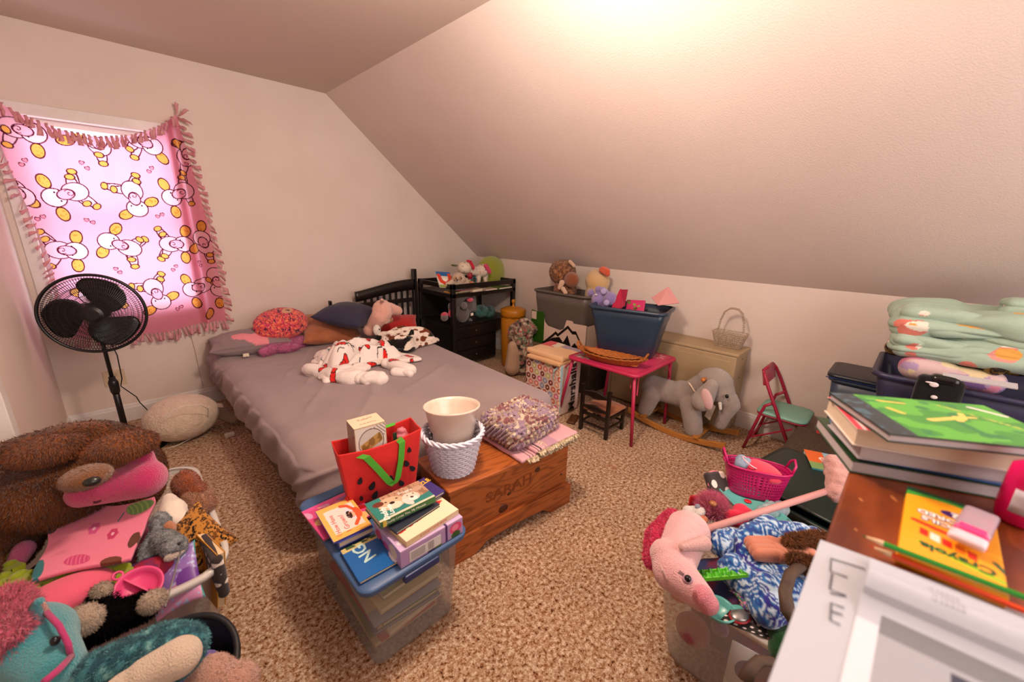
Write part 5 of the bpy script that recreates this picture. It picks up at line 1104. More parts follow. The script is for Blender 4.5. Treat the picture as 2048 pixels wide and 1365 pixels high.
G().quad(q(1224, 617, 2.84), q(1241, 580, 2.90), q(1244, 579, 2.90), q(1242, 618, 2.84)).obj('side', mat('raspberry_card', 'b01840', rough=.5), o, w=1, solid=.012)
G().quad(q(1240, 580, 2.90), q(1256, 580, 2.90), q(1250, 612, 2.88), q(1242, 618, 2.84)).obj('side', mat('raspberry_card2', '98143a', rough=.5), o, w=1, solid=.012)
o = T('picture_book', 'pink picture book with green print standing in the blue tub', 'book', (2.95, 1.5, .9))
A_, B_, D_ = Vector(q(1251, 622, 2.92)), Vector(q(1287, 624, 2.92)), Vector(q(1254, 600, 2.96))
sheet('cover_print', 60, 40, lambda u, v: np.outer(1-u-v, A_)+np.outer(u, B_)+np.outer(v, D_), VCP(), o, col=lambda u, v, P: (lambda C: blobs(C, u*.6, v*.6, 16, ['6a7a3a', 'c8b070', '5a3a22', '8aa050'], 4, (.03, .09)))(base_c(u, 'c83468')), w=1, solid=.014)
o = T('paper_cone', 'pale pink pointed paper hat in the blue tub by the wall', 'party hat', (3.02, 1.35, .9))
G().add([q(1337, 574, 3.08), q(1359, 607, 3.06), q(1316, 612, 2.96), q(1303, 596, 3.0)], [(0, 1, 2, 3)]).obj('hat', mat('pale_pink_card', 'c88a88', rough=.6), o, w=1, solid=.006)
o = T('cloth_bundle', 'black and white cloth filling the blue tub under the pink book', 'cloth', (2.86, 1.5, .8))
g = G(); g.ell((2.88, 1.52, .80), (.12, .2, .085), n=16); blob(g, 'cloth_body', mat('bw_cloth', 'c8b8a8', c2='141414', ns=9, lowhi=(.48, .52), rough=.9), o, w=1, vox=.012, disp=lambda P: .03*(bil(P, (1, 1, 1), 10, 3)-.3))
# ================= LEFT CLEAR TUB OF PLUSH =================
def zp(px, py, z): return pt(px, py, 2, z)
LT = T('open_tote', 'large open clear tote heaped with plush toys under the brown bear', 'storage tub', (-.20, 1.84, 0))
g = G(); loft(g, [(rrect(.50, .66, .08), .003), (rrect(.52, .68, .09), .03), (rrect(.60, .80, .10), .385), (rrect(.61, .81, .10), .39)]); g.obj('tub', clr, LT, smooth=True, solid=.003)
g = G(); loft(g, [(rrect(.61, .81, .10), .375), (rrect(.645, .845, .115), .378), (rrect(.65, .85, .118), .398), (rrect(.61, .81, .10), .400)], cap0=False); g.obj('rim', cloudy('clear_rim', 'eeeae4', .58, .2), LT, smooth=True, solid=.003)
def soft(name, label, g, mt, cat='plush toy', vox=.009, col=None, disp=None, furn=0, fl=.02, furm=None, loc=None, lean=(0, 0, -.5), part='body', group=None, smooth=4, fw=.0015):
    a = np.array(g.v); c = loc or (a[:, 0].mean(), a[:, 1].mean(), a[:, 2].min())
    o = T(name, label, cat, c, group=group); b = blob(g, part, mt, o, w=1, vox=vox, disp=disp, col=col, smooth=smooth)
    if furn: fur(b, furn, fl, fw, furm or mt, lean=lean)
    return o
# filling under the visible plushes: cloth folded in the tote
o = soft('cloth_bundle', 'plum coloured clothes packed in the bottom of the plush tote', G().ell((-.2, 1.84, .20), (.27, .35, .17), n=20), mat('plum_mix', '5a2438', c2='8a3a5a', ns=6, rough=.9), cat='clothes', vox=.016, disp=lambda P: .04*(bil(P, (1, 1, 1), 6, 3)-.3), part='cloth_body')
# brown bear
br = mat('brown_fur', '4c2409', rough=1, c2='7c4416', ns=7, mix=.9, sheen=.3, bump=.6, bs=120, spec=.1)
g = G(); g.ell((-.27, 2.12, .60), (.27, .14, .16), n=22); g.ell((-.28, 1.96, .60), (.17, .14, .13), n=20); g.ell((-.13, 2.10, .50), (.15, .14, .17), n=18); g.ell((-.45, 2.02, .50), (.14, .17, .17), n=18); g.ell((-.47, 1.80, .42), (.085, .11, .11), n=16)
ea = [zp(95, 900, .77), zp(245, 893, .77)]
bear = soft('bear_plush', 'huge shaggy brown bear plush slumped face down over the tote', g, br, vox=.012, furn=70000, fl=.017, disp=lambda P: .02*(fbm(P, 7, 2)-.4), lean=(0, -.9, -.9), fw=.0019, furm=MATS['brown_fur'])
for e_ in ea:
    b_ = blob(G().ell(e_, (.095, .050, .045), (R_(25), 0, 0), n=16), 'ear', mat('ear_fur', '6a3410', rough=1, c2='8a4c1c', ns=9, sheen=.3), bear, w=1, vox=.009); fur(b_, 7000, .016, .0017, MATS['ear_fur'], lean=(0, -.7, -.7))
sn = zp(172, 955, .73); b_ = blob(G().ell(sn, (.065, .055, .035), n=16), 'muzzle', plush('7a4a20'), bear, w=1, vox=.008); fur(b_, 1500, .008, .0013, plush('7a4a20'))
G().ell(zp(184, 964, .775), (.020, .014, .014)).obj('nose', plas('20201f', rough=.25), bear, w=1, smooth=True)
# magenta plush under the snout
g = G(); g.chain(zp(165, 988, .62), .045, zp(290, 958, .63), .065, n=16); g.chain(zp(285, 935, .66), .045, zp(290, 885, .75), .012)
o = soft('plush_toy', 'hot pink long plush with a pointed horn squeezed under the bear muzzle', g, plush('c02a66', sheen=.6), vox=.007)
rib(G(), [zp(186, 1006, .665), zp(194, 1005, .665), zp(203, 1002, .665)], (0, .004, .002)).obj('stitched_mark', plas('3a0a20'), o, w=1)
# tan hide-look cloth
def cloth(name, label, pts, mt, cat='blanket', nu=60, nv=50, z=None, col=None, amp=.012, sc=12, seed=1, solid=.006, th=0):
    """pts: quad corners (world), gridded and rumpled"""
    A, B, C, D = [Vector(p) for p in pts]; c = (A+B+C+D)/4
    o = T(name, label, cat, (c.x, c.y, min(A.z, B.z, C.z, D.z)-.01))
    def f(u, v):
        P = np.outer((1-u)*(1-v), A)+np.outer(u*(1-v), B)+np.outer(u*v, C)+np.outer((1-u)*v, D)
        e = (u-.5)**2+(v-.5)**2; P[:, 0] += .02*(vn(P, 9, seed)-.5)*2*e*4; P[:, 1] += .02*(vn(P, 9, seed+1)-.5)*2*e*4
        P[:, 2] += amp*(bil(P, (1, .5, 1), sc, seed)*1.6-.5) - .09*th*e*2; return P
    sheet('cloth_body', nu, nv, f, mt, o, col=(lambda u, v, P: col(u, v)) if col else None, w=1, solid=solid); return o
def c_hide(u, v): C = base_c(u, 'a8805a'); a = fbm(np.stack([u*3, v*3, 0*u], 1), 2, 3); C[a > .58] = hexA('d8ccc0'); C[a < .36] = hexA('6e4422'); return C
cloth('patchy_cloth', 'tan, brown and white patchy cloth between the bear and the flowered fleece', (zp(35, 1085, .44), zp(215, 1035, .45), zp(250, 1010, .47), zp(75, 1010, .46)), VCF('printed_fabric'), col=c_hide, amp=.025, sc=8)
# pink flower fleece
def c_flow(u, v):
    C = base_c(u, 'e67c98'); s = 1.6
    def fl(cx, cy, r, c, cc):
        for k in range(6): a = k*PI/3; C[E2(u*s, v, cx*s+r*.6*math.cos(a), cy+r*.6*math.sin(a), r*.42, r*.42) < 1] = hexA(c)
        C[E2(u*s, v, cx*s, cy, r*.28, r*.28) < 1] = hexA(cc)
    fl(.46, .60, .10, 'cc4484', 'e8b0c0'); fl(.69, .46, .09, 'c02860', 'e8b0c0')
    d = E2(u*s, v, .88*s, .86, .19, .13, .1); C[d < 1] = hexA('6b9a4a'); C[(d < .9) & (np.abs((u*s*14+v*6) % 1-.5) < .16)] = hexA('9abf5a'); C[seg(u*s, v, [(.74*s, .80), (.70*s, .66)]) < .012] = hexA('2a6a70')
    d = E2(u*s, v, .42*s, .14, .20, .085, -.1); C[d < 1] = hexA('cc3a74'); C[(d < .9) & (np.abs((u*s*16) % 1-.5) < .14)] = hexA('e06a90')
    C[E2(u*s, v, .28*s, .97, .30, .09, .15) < 1] = hexA('5a2438'); C[(E2(u*s, v, .28*s, .97, .30, .09, .15) < 1) & (vn(np.stack([u, v, 0*u], 1), 40) > .5)] = hexA('1f6a74')
    C[E2(u*s, v, .95*s, .30, .09, .12) < 1] = hexA('5e2c18'); C[E2(u*s, v, .02*s, .12, .14, .14) < 1] = hexA('1f7078'); C[E2(u*s, v, .78*s, .02, .20, .07) < 1] = hexA('6a3018'); C[E2(u*s, v, .0*s, .7, .13, .12) < 1] = hexA('5e2c18'); return C
fl_ = cloth('flower_fleece', 'pink fleece blanket printed with flowers and leaves across the plush tote', (zp(58, 1165, .50), zp(265, 1122, .50), zp(303, 1000, .51), zp(118, 1018, .50)), VCF('printed_fabric'), nu=170, nv=120, col=c_flow, amp=.010, sc=6, seed=4, solid=.012)
# lime fleece fringe with knots under it
o = T('lime_fleece', 'lime green fleece edge with knotted fringe below the flowered fleece', 'blanket', (-.36, 1.50, .42))
lm_ = fab('8fa01c', sheen=.4)
rr = random.Random(3); kn_ = [(8+i*24, 1158-i*3+rr.uniform(-8, 8)) for i in range(11)] + [(20, 1130), (28, 1110), (40, 1150), (60, 1172), (100, 1168)]
for (px, py) in kn_:
    a = zp(px, py, .46+rr.uniform(-.01, .01)); G().ell(a, (.018, .014, .013)).obj('knot', lm_, o, w=1, smooth=True)
    for s in (-1, 1): rib(G(), [a, a+Vector((s*.014+rr.uniform(-.012, .012), -.03, .0)), a+Vector((s*.022+rr.uniform(-.015, .015), -.055, -.022))], (.013, .004, 0)).obj('fringe_strip', lm_, o, w=1, solid=.003)
softbox(0, 0, 0, .40, .07, .05, .02, 'fleece_fold', lm_, o, n=(50, 10, 8), disp=lambda P: .018*(bil(P, (1, 1, 1), 14, 3)-.3)).location = (.02, -.0, .0)
soft('plush_toy', 'magenta and purple plush poking out left of the lime fringe', G().chain(zp(48, 1100, .46), .030, zp(30, 1130, .45), .024), plush('b8407a'), vox=.007)
# oval cushion, coral with blue edge
def c_ov(P): c = P.mean(0); C = np.tile(hexA('e0607c'), (len(P), 1)); C[P[:, 2] < .052] = hexA('6a94c0'); return C
oc = zp(120, 1205, .44); o = T('oval_cushion', 'coral pink cushion with pale blue underside at the near end of the tote', 'cushion', (oc.x, oc.y, .40))
blob(G().ell((0, 0, .05), (.125, .075, .045), (0, 0, .15), n=20), 'cushion_body', VCF('printed_fabric'), o, vox=.007, col=c_ov)
# black plush with cream paws
g = G(); g.chain(zp(150, 1270, .43), .045, zp(285, 1215, .43), .038, n=14); g.chain(zp(205, 1230, .46), .035, zp(205, 1190, .47), .03)
o = soft('black_plush', 'floppy black plush dog with cream paws lying along the tote rim', g, mat('black_fur', '060506', rough=.9, spec=.1), furn=9000, fl=.014, vox=.008)
for a, b_, r in (((170, 1240), (150, 1250), .038), ((302, 1205), (312, 1198), .028), ((203, 1182), (206, 1190), .022)): k = blob(G().chain(zp(*a, .50), r, zp(*b_, .49), r*.9), 'paw', plush('b09a84'), o, w=1, vox=.006); fur(k, 1500, .010, .0013, plush('b09a84'))
# pink divided dish
c = zp(278, 1180, .455); o = T('toy_dish', 'pink round plastic toy dish with two ring tabs', 'toy', c, 0, rot=(R_(28), R_(-12), R_(35)))
dm = plas('d8447c', rough=.35); G().lathe([(.0, .0), (.032, .002), (.044, .012), (.050, .026), (.056, .027), (.056, .023), (.052, .022), (.046, .008), (.032, -.003), (0, -.004)], 36, cap0=0, cap1=0).obj('dish', dm, o, smooth=True)
G().box(-.002, .002, -.046, .046, .003, .022).obj('divider', dm, o)
for s in (-1, 1): G().tube([(.011*math.cos(a), s*.066+.011*math.sin(a), .025) for a in np.linspace(0, 2*PI, 15)[:-1]], .0035, 6, closed=True).obj('ring_tab', dm, o, smooth=True)
# right-hand column of toys
soft('plush_toy', 'burnt orange fuzzy plush at the far corner of the tote', G().ell(zp(372, 968, .44), (.05, .05, .055)).ell(zp(385, 985, .40), (.05, .05, .05)).ell(zp(366, 948, .49), (.018, .014, .018)), plush('a04c1c'), furn=5000, fl=.010)
soft('plush_toy', 'tan fuzzy plush lying against the right wall of the tote', G().ell(zp(400, 1012, .42), (.055, .05, .045)).chain(zp(385, 1003, .44), .03, zp(372, 995, .46), .018).ell(zp(420, 990, .42), (.022, .02, .022)).chain(zp(360, 1045, .42), .02, zp(385, 1035, .42), .025), plush('a8704c'), furn=6000, fl=.010)
rib(G(), [zp(383, 1020, .47), zp(390, 1022, .47)], (0, .012, 0)).obj('ear_tag', fab('d8901c'), bpy.data.objects['plush_toy'], w=1) if 0 else None
o = soft('white_pouch', 'rolled white cloth pouch between the fleece and the tan plush', G().chain(zp(338, 998, .50), .018, zp(345, 1022, .48), .042, n=14).chain(zp(345, 1022, .48), .042, zp(350, 1040, .46), .040, n=14), fab('e2d6c8'), cat='pouch', vox=.006, disp=lambda P: .004*bil(P, (1, 1, 1), 30, 2), part='cloth_body')
def c_leo(P):
    C = np.tile(hexA('b47a34'), (len(P), 1)); a = vn(P, 150, 3); b_ = vn(P, 140, 8); C[(np.abs(a-.62) < .075)] = hexA('140d08'); C[a > .72] = hexA('6e4218'); C[b_ > .82] = hexA('140d08'); return C
c = zp(385, 1085, .40); o = T('leopard_cushion', 'leopard print cushion standing in the right side of the tote', 'cushion', c, rot=(R_(35), R_(-25), R_(10)))
pillow(.19, .22, .09, 'cushion_body', VCF('printed_fabric'), o, col=c_leo, n=90)
gr = mat('grey_fur', '5f6264', rough=1, c2='9aa0a4', ns=60, bump=.6, bs=200)
g = G(); g.ell(zp(322, 1050, .48), (.032, .035, .05)); g.chain(zp(320, 1080, .45), .04, zp(350, 1095, .47), .036, n=14); g.chain(zp(298, 1100, .44), .03, zp(292, 1125, .42), .02)
o = soft('plush_toy', 'two-tone grey fish-like plush beside the leopard cushion', g, gr, vox=.006, furn=5000, fl=.008)
G().ell(zp(350, 1108, .462), (.034, .020, .014), (0, 0, .5)).obj('belly', plush('b8aaa0'), o, w=1, smooth=True); G().ell(zp(358, 1088, .505), (.005, .005, .005)).obj('eye', plas('101010'), o, w=1, smooth=True)
soft('plush_toy', 'small peach plush nose behind the grey fish plush', G().ell(zp(338, 1058, .47), (.022, .024, .03)), plush('b8744c'), vox=.006)
c = zp(402, 1105, .42); o = T('board_book', 'cream paged picture book standing upright by the tote wall', 'book', (c.x, c.y, .24), 0, rot=(0, R_(8), R_(12)))
G().box(-.010, .010, -.085, .085, .002, .20).obj('pages', mat('cream_pages', 'dcc39a', rough=.7), o); g = G(); g.box(-.0125, -.010, -.088, .088, 0, .203).box(.010, .0125, -.088, .088, 0, .203).box(-.0125, .0125, .085, .088, 0, .203); g.obj('cover', plas('c88a2c'), o)
def c_pol(P): C = np.tile(hexA('3a3030'), (len(P), 1)); p = P*26; i = np.floor(p[:, 1]+.5*np.floor(p[:, 2])); f1 = (p[:, 1]+.5*(np.floor(p[:, 2]) % 2)) % 1-.5; f2 = p[:, 2] % 1-.5; C[np.hypot(f1, f2) < .24] = hexA('e8ddd4'); return C
c = zp(424, 1110, .40); o = T('polka_pouch', 'charcoal polka dot pouch wedged at the near right corner of the tote', 'pouch', (c.x, c.y, .28), R_(5)); softbox(0, 0, .075, .035, .17, .17, .017, 'pouch_body', VCF('printed_fabric'), o, n=(10, 70, 70), col=c_pol, disp=lambda P: .008*(fbm(P, 16, 2)-.4))
def c_mer(P): C = np.tile(hexA('8a6ab0'), (len(P), 1)); x, y, z = P.T; C[y < -.02+.3*x] = hexA('c88ab0'); C[(vn(P*np.array((1, 1, 0)), 120, 3) > .7)] = hexA('a8b0d8'); C[(np.maximum(np.abs(x)/.075, np.abs(y)/.115) > .86)] = hexA('3f8a8c'); C[E2(x, y, .04, -.02, .03, .035) < 1] = hexA('6a3a90'); return C
c = zp(352, 1160, .385); o = T('mermaid_cushion', 'lilac and teal edged scaly cushion at the near right of the tote', 'cushion', c, rot=(R_(40), R_(-18), R_(-18)))
pillow(.14, .19, .05, 'cushion_body', VCP('satin_print', rough=.4), o, col=c_mer, n=60)
c1_, c2_ = zp(361, 1105, .50), zp(330, 1215, .47); one(G().tube([c1_, c2_], .0025, 6).obj('metal_rod', mat('steel', '9a9a9a', metal=.8, rough=.3), None), 'thin silver rod leaning over the lilac cushion', 'rod')
soft('cloth_bundle', 'red and purple crumpled clothes behind the pink dish', G().ell(zp(300, 1140, .42), (.07, .05, .04)).ell(zp(260, 1200, .42), (.06, .05, .035)), mat('red_purple', 'a01838', c2='43205a', ns=14, lowhi=(.45, .55), rough=.8), cat='clothes', vox=.007, disp=lambda P: .02*(bil(P, (1, 1, 1), 20, 3)-.3), part='cloth_body')
# ================= MESH BASKET WITH NEAR PLUSHES =================
o = T('mesh_hamper', 'black and grey mesh pop-up hamper at the bottom left corner', 'hamper', (-.12, 1.18, 0)); mh = mat('black_mesh', '14161c', rough=.6)
ring = [(.19*math.cos(a), .16*math.sin(a), .34+.03*math.sin(a*2)) for a in np.linspace(0, 2*PI, 41)[:-1]]
sheet('mesh_wall', 60, 12, lambda u, v: np.stack([(.17+.02*v)*np.cos(u*2*PI), (.14+.02*v)*np.sin(u*2*PI), v*(.34+.03*np.sin(u*4*PI))+.004+.006*np.sin(u*40)*0], 1), cloudy('mesh_cloth', '2a2c38', .75, .7), o, solid=.002)
G().tube(ring, .009, 6, closed=True).obj('rim', mh, o, smooth=True); G().lathe([(.165, .003), (.165, .006)], 32, sy=.82).obj('bottom', mh, o)
soft('plush_toy', 'purple shiny plush ball inside the black mesh hamper', G().ell((-.02, 1.20, .26), (.06, .06, .06)), plush('5a3ab0'), vox=.008)
soft('clothes_pile', 'dark navy clothes inside the black mesh hamper', G().ell((-.12, 1.18, .16), (.15, .12, .13), n=16), mat('navy_mix', '14142a', c2='3a2a6a', ns=9, rough=.9), cat='clothes', vox=.014, disp=lambda P: .03*(bil(P, (1, 1, 1), 9, 3)-.3), part='cloth_body')
# whale
wz = .47
def c_wh(P): C = np.tile(hexA('1c4a58'), (len(P), 1)); a = vn(P*np.array((1, 1, 1)), 60, 3); C[a > .6] = hexA('3a7a84'); C[a > .8] = hexA('7ab0b0'); return C
g = G(); g.chain(zp(190, 1345, wz), .045, zp(330, 1300, wz), .062, n=18); g.ell(zp(340, 1310, wz), (.08, .07, .06), n=18)
o = soft('whale_plush', 'teal sparkly whale plush with cream belly at the bottom of the picture', g, VCF('whale_fleece', rough=.8), col=None, vox=.007, furn=0)
setcol(o.children[0].data, c_wh(verts(o.children[0].data))); fur(o.children[0], 9000, .010, .0012, mat('whale_fur', '1a4452', c2='5a9aa0', ns=70, rough=.8))
k = blob(G().chain(zp(290, 1350, .49), .038, zp(360, 1315, .50), .045, n=16).ell(zp(255, 1365, .49), (.05, .03, .025)), 'belly', plush('d8c4ae'), o, w=1, vox=.007)
# unicorn
g = G(); uz = .52; g.ell(zp(60, 1290, uz), (.085, .085, .09), n=20); g.chain(zp(60, 1290, uz), .078, zp(105, 1340, uz-.02), .058, n=16); g.chain(zp(20, 1340, uz-.05), .08, zp(60, 1290, uz), .075, n=14)
o = soft('unicorn_plush', 'aqua horse plush with pink mane and magenta bridle in the bottom left corner', g, plush('3f95a0', sheen=.6), vox=.008)
k = blob(G().ell(zp(10, 1230, .60), (.045, .05, .05)).ell(zp(0, 1265, .60), (.05, .04, .045)).ell(zp(28, 1208, .60), (.03, .03, .03)), 'mane', plush('d8607c'), o, w=1, vox=.008, disp=lambda P: .02*bil(P, (1, 1, 1), 24, 3)); fur(k, 8000, .022, .0016, plush('d8607c'), jit=1.2, lean=(0, 0, 0))
G().chain(zp(72, 1232, .60), .022, zp(78, 1205, .64), .010, n=12, k=6).obj('ear', plush('3f8f9a'), o, w=1, smooth=True); G().chain(zp(86, 1228, .60), .012, zp(84, 1208, .635), .006, n=10, k=5).obj('ear_lining', plush('c88a80'), o, w=1, smooth=True)
G().ell(zp(110, 1283, .575), (.009, .009, .011)).obj('eye', plas('101014', rough=.1), o, w=1, smooth=True)
mg = fab('b03a70'); 
G().tube([zp(92, 1225, .61), zp(118, 1252, .59), (zp(137, 1290, .56)), zp(142, 1315, .53)], .006, 8, flat=(1, 1)).obj('bridle', mg, o, w=1, smooth=True); G().tube([zp(142, 1315, .535), zp(118, 1340, .57), zp(88, 1365, .58)], .007, 8).obj('bridle', mg, o, w=1, smooth=True)
soft('plush_toy', 'pale peach fluffy plush at the bottom edge right of the whale', G().ell(zp(425, 1350, .33), (.05, .05, .05)).ell(zp(480, 1365, .28), (.05, .05, .05)).ell(zp(420, 1375, .3), (.08, .06, .06)), plush('c89a88'), vox=.008, furn=4000, fl=.008)
# white fleece floor cushion and cable behind the bear
o = T('fleece_cushion', 'round cream fleece floor cushion between the fan and the bed', 'cushion', (.17, 3.50, 0))
blob(G().ell((0, 0, .155), (.215, .20, .15), n=26), 'cushion_body', mat('cream_sherpa', 'cdb8a0', rough=1, c2='d8c6b2', ns=30, bump=1, bs=90, sheen=.3), o, vox=.010, disp=lambda P: .010*(fbm(P, 30, 3)-.4)+.01*fbm(P, 5, 2))
rib(G(), [(.18, -.02, .20), (.24, -.05, .19), (.27, -.06, .13)], (.0, .018, .01)).obj('care_tag', fab('b8a898'), o, solid=.002)
soft('plush_toy', 'tan plush limb lying beside the cream floor cushion', G().chain((.40, 3.52, .10), .045, (.47, 3.46, .05), .035), plush('b09a84'), vox=.01)
cb_ = [zp(325, 838, .28), zp(345, 822, .31), zp(372, 812, .33), zp(400, 810, .32), zp(416, 818, .26), zp(416, 835, .17), zp(408, 855, .08), zp(390, 873, .02), zp(356, 891, .006), zp(335, 898, .005)]
o = T('charging_cable', 'white cable looping in front of the cream floor cushion', 'cable', (.1, 3.1, 0)); G().tube(cb_, .0035, 6).obj('cable', plas('d8d0c4'), o, w=1, smooth=True)
G().box(-.03, .03, -.02, .02, -.012, .012).at().obj('plug', plas('d8d0c4'), o, bevel=.004).location = (.3, .2, .012)
# thin cord running down the wall under the blanket
one(G().tube([(.36, 4.092, .66), (.37, 4.092, .5), (.372, 4.092, .3), (.378, 4.088, .16)], .0015, 5).obj('blind_string', plas('a8988a'), None), 'thin cord hanging down the wall below the pink blanket', 'cord')
# ================= RIGHT CLEAR TUB =================
RT = T('open_tote', 'large open clear tote of dress-up toys beside the dresser', 'storage tub', (1.44, .06, 0))
g = G(); loft(g, [(rrect(.47, .66, .08), .003), (rrect(.49, .68, .09), .03), (rrect(.58, .78, .10), .385), (rrect(.59, .79, .10), .39)]); g.obj('tub', clr, RT, smooth=True, solid=.003)
g = G(); loft(g, [(rrect(.59, .79, .10), .372), (rrect(.625, .825, .115), .376), (rrect(.63, .83, .118), .398), (rrect(.59, .79, .10), .400)], cap0=False); g.obj('rim', cloudy('clear_rim', 'eeeae4', .58, .2), RT, smooth=True, solid=.003)
soft('cloth_bundle', 'mixed red, blue and violet dress-up clothes filling the right tote', G().ell((1.44, .06, .19), (.25, .35, .16), n=20), mat('party_mix', '7a2a4a', c2='2c3a6a', ns=7, lowhi=(.45, .55), rough=.8), cat='clothes', vox=.016, disp=lambda P: .04*(bil(P, (1, 1, 1), 7, 3)-.3), part='cloth_body')
# hobby horse
hp = plush('e8b2b4', sheen=.6)
g = G(); g.ell(zp(1375, 1065, .50), (.075, .075, .07), n=18); g.chain(zp(1368, 1075, .50), .07, zp(1345, 1140, .48), .062, n=16); g.chain(zp(1350, 1145, .48), .062, zp(1402, 1195, .46), .040, n=16); g.chain(zp(1330, 1110, .50), .05, zp(1340, 1150, .45), .05)
HH = soft('hobby_horse', 'pale pink hobby horse with hot pink mane lying head down on the tote', g, hp, vox=.007, loc=(1.15, .45, .38))
k = blob(G().chain(zp(1345, 1040, .50), .035, zp(1312, 1075, .49), .035).chain(zp(1312, 1075, .49), .035, zp(1306, 1120, .46), .03), 'mane', plush('ec2c6c'), HH, w=1, vox=.007); fur(k, 9000, .012, .0014, plush('ec2c6c'), lean=(-.3, .3, 0))
G().chain(zp(1405, 1193, .49), .030, zp(1416, 1208, .475), .030, n=14).obj('muzzle', plush('dc8492'), HH, w=1, smooth=True)
G().chain(zp(1365, 1095, .56), .012, zp(1408, 1088, .53), .024, n=12, k=8).obj('ear', plush('d8a8a4'), HH, w=1, smooth=True)
rib(G(), [zp(1322, 1135, .52), zp(1330, 1152, .50), zp(1338, 1165, .47)], (.010, .008, 0)).obj('ear_tip', plush('d8a8a4'), HH, w=1, solid=.004)
ez = zp(1375, 1160, .545); G().ell(ez, (.016, .014, .012), (0, 0, -.6)).obj('eye_rim', plas('b890a0'), HH, w=1, smooth=True); G().ell(ez+Vector((-.003, -.001, .006)), (.011, .010, .010)).obj('eye', plas('0c0a0e', rough=.08), HH, w=1, smooth=True)
for i in range(3): G().tube([ez+Vector((-.004, .012, .006))+Vector((.004*i, 0, 0)), ez+Vector((-.010+.006*i, .026, .012))], .0012, 4).obj('eyelash', plas('0c0a0e'), HH, w=1)
s0, s1 = zp(1405, 1062, .505), zp(1688, 972, .52); G().tube([s0, s1], .0125, 14).obj('stick', mat('pink_stick', 'c8908c', rough=.6), HH, w=1, smooth=True)
tc_ = zp(1672, 950, .56); k = blob(G().chain(zp(1665, 925, .60), .030, zp(1678, 958, .56), .040).chain(zp(1678, 958, .56), .040, zp(1672, 985, .52), .034), 'pompom', plush('d09a92'), HH, w=1, vox=.007, disp=lambda P: .012*bil(P, (1, 1, 1), 50, 3))
# blue swirl fabric
def c_sw(P): a = fbm(P, 15, 3, 3); C = np.tile(hexA('2f6aa8'), (len(P), 1)); s = np.sin(a*60); C[s > .55] = hexA('b8d0e4'); C[s < -.5] = hexA('1f3f88'); b_ = fbm(P, 12, 2, 9); C[(b_ > .62) & (s < .3)] = hexA('32308c'); return C
g = G(); g.chain(zp(1450, 1095, .47), .045, zp(1530, 1065, .46), .05, n=14); g.ell(zp(1545, 1140, .45), (.13, .13, .06), n=18); g.chain(zp(1470, 1140, .46), .045, zp(1540, 1215, .46), .05, n=14); g.chain(zp(1530, 1190, .47), .05, zp(1600, 1195, .46), .05, n=14); g.chain(zp(1540, 1070, .46), .04, zp(1620, 1085, .46), .045); g.chain(zp(1560, 1215, .46), .04, zp(1610, 1240, .46), .04)
soft('swirl_cloth', 'bunched blue and white swirl patterned fabric in the right tote', g, VCF('printed_fabric'), cat='cloth', vox=.0055, col=c_sw, disp=lambda P: .03*(bil(P, (.6, 1, 1), 9, 14)-.35)+.01*bil(P, (1, 1, 1), 24, 4), part='cloth_body', smooth=3)
# knitted scarf
def d_kn(P): return .004*np.abs(np.sin(P[:, 1]*190)) + .006*np.abs(np.sin(P[:, 0]*60+P[:, 1]*30))
c = zp(1563, 1098, .53); o = T('knitted_scarf', 'dusty pink cable knit scarf lying on the swirl fabric', 'scarf', (c.x, c.y, .505), R_(-48))
softbox(0, 0, .02, .20, .075, .036, .016, 'knit_body', fab('c07a62', 'rose_knit', sheen=.3), o, n=(120, 60, 10), disp=lambda P: .0035*np.abs(np.sin(P[:, 1]*150))*(P[:, 0] < -.03)+.006*np.abs(np.sin(P[:, 0]*70))*np.abs(np.sin(P[:, 1]*90+P[:, 0]*40))*(P[:, 0] >= -.03)+.006*fbm(P, 9, 2))
# brown furry boots
bf = mat('boot_fur', '5a3418', rough=1, c2='7a4a26', ns=20)
for i, (a, b_, lb) in enumerate((((1580, 1085, .56), (1640, 1080, .54), 'brown fur cuff peeking out behind the rose scarf'), ((1590, 1120, .56), (1640, 1140, .55), 'brown fur cuff in front of the rose scarf'))):
    soft('fur_cuff', lb, G().chain(zp(*a), .022, zp(*b_), .028), bf, cat='boot', furn=4500, fl=.016)
o = T('strappy_boot', 'dark brown leather boot shaft curving over the tote by the dresser', 'boot', zp(1600, 1200, .45)); sm_ = mat('dark_suede', '3a2a20', rough=.7, c2='5a4434', ns=12)
pp = [zp(1640, 1128, .56), zp(1605, 1130, .56), zp(1580, 1150, .56), zp(1570, 1185, .55), zp(1575, 1220, .53), zp(1595, 1245, .50)]
G().tube(pp, [.014, .016, .016, .017, .020, .022], 10, flat=(1, .6)).obj('boot_shaft', sm_, o, w=1, smooth=True)
o = T('strappy_boot', 'second dark brown boot loop at the bottom of the tote beside the dresser', 'boot', zp(1510, 1345, .42)); pp = [zp(1550, 1325, .45), zp(1520, 1322, .45), zp(1500, 1340, .44), zp(1490, 1365, .42)]
G().tube(pp, [.012, .015, .016, .018], 10, flat=(1, .6)).obj('boot_shaft', sm_, o, w=1, smooth=True)
soft('toy_ball', 'violet shiny ball under the hobby horse stick', G().ell(zp(1450, 1078, .44), (.05, .055, .045), n=18), plas('6a2f8c', rough=.3), cat='ball', vox=.006)
soft('cloth_bundle', 'hot pink folded fabric behind the hobby horse stick', G().chain(zp(1460, 1035, .45), .03, zp(1510, 1045, .45), .03).ell(zp(1485, 1025, .46), (.04, .04, .025)), fab('d02848'), cat='cloth', vox=.006, disp=lambda P: .012*(bil(P, (1, 1, 1), 22, 3)-.3), part='cloth_body')
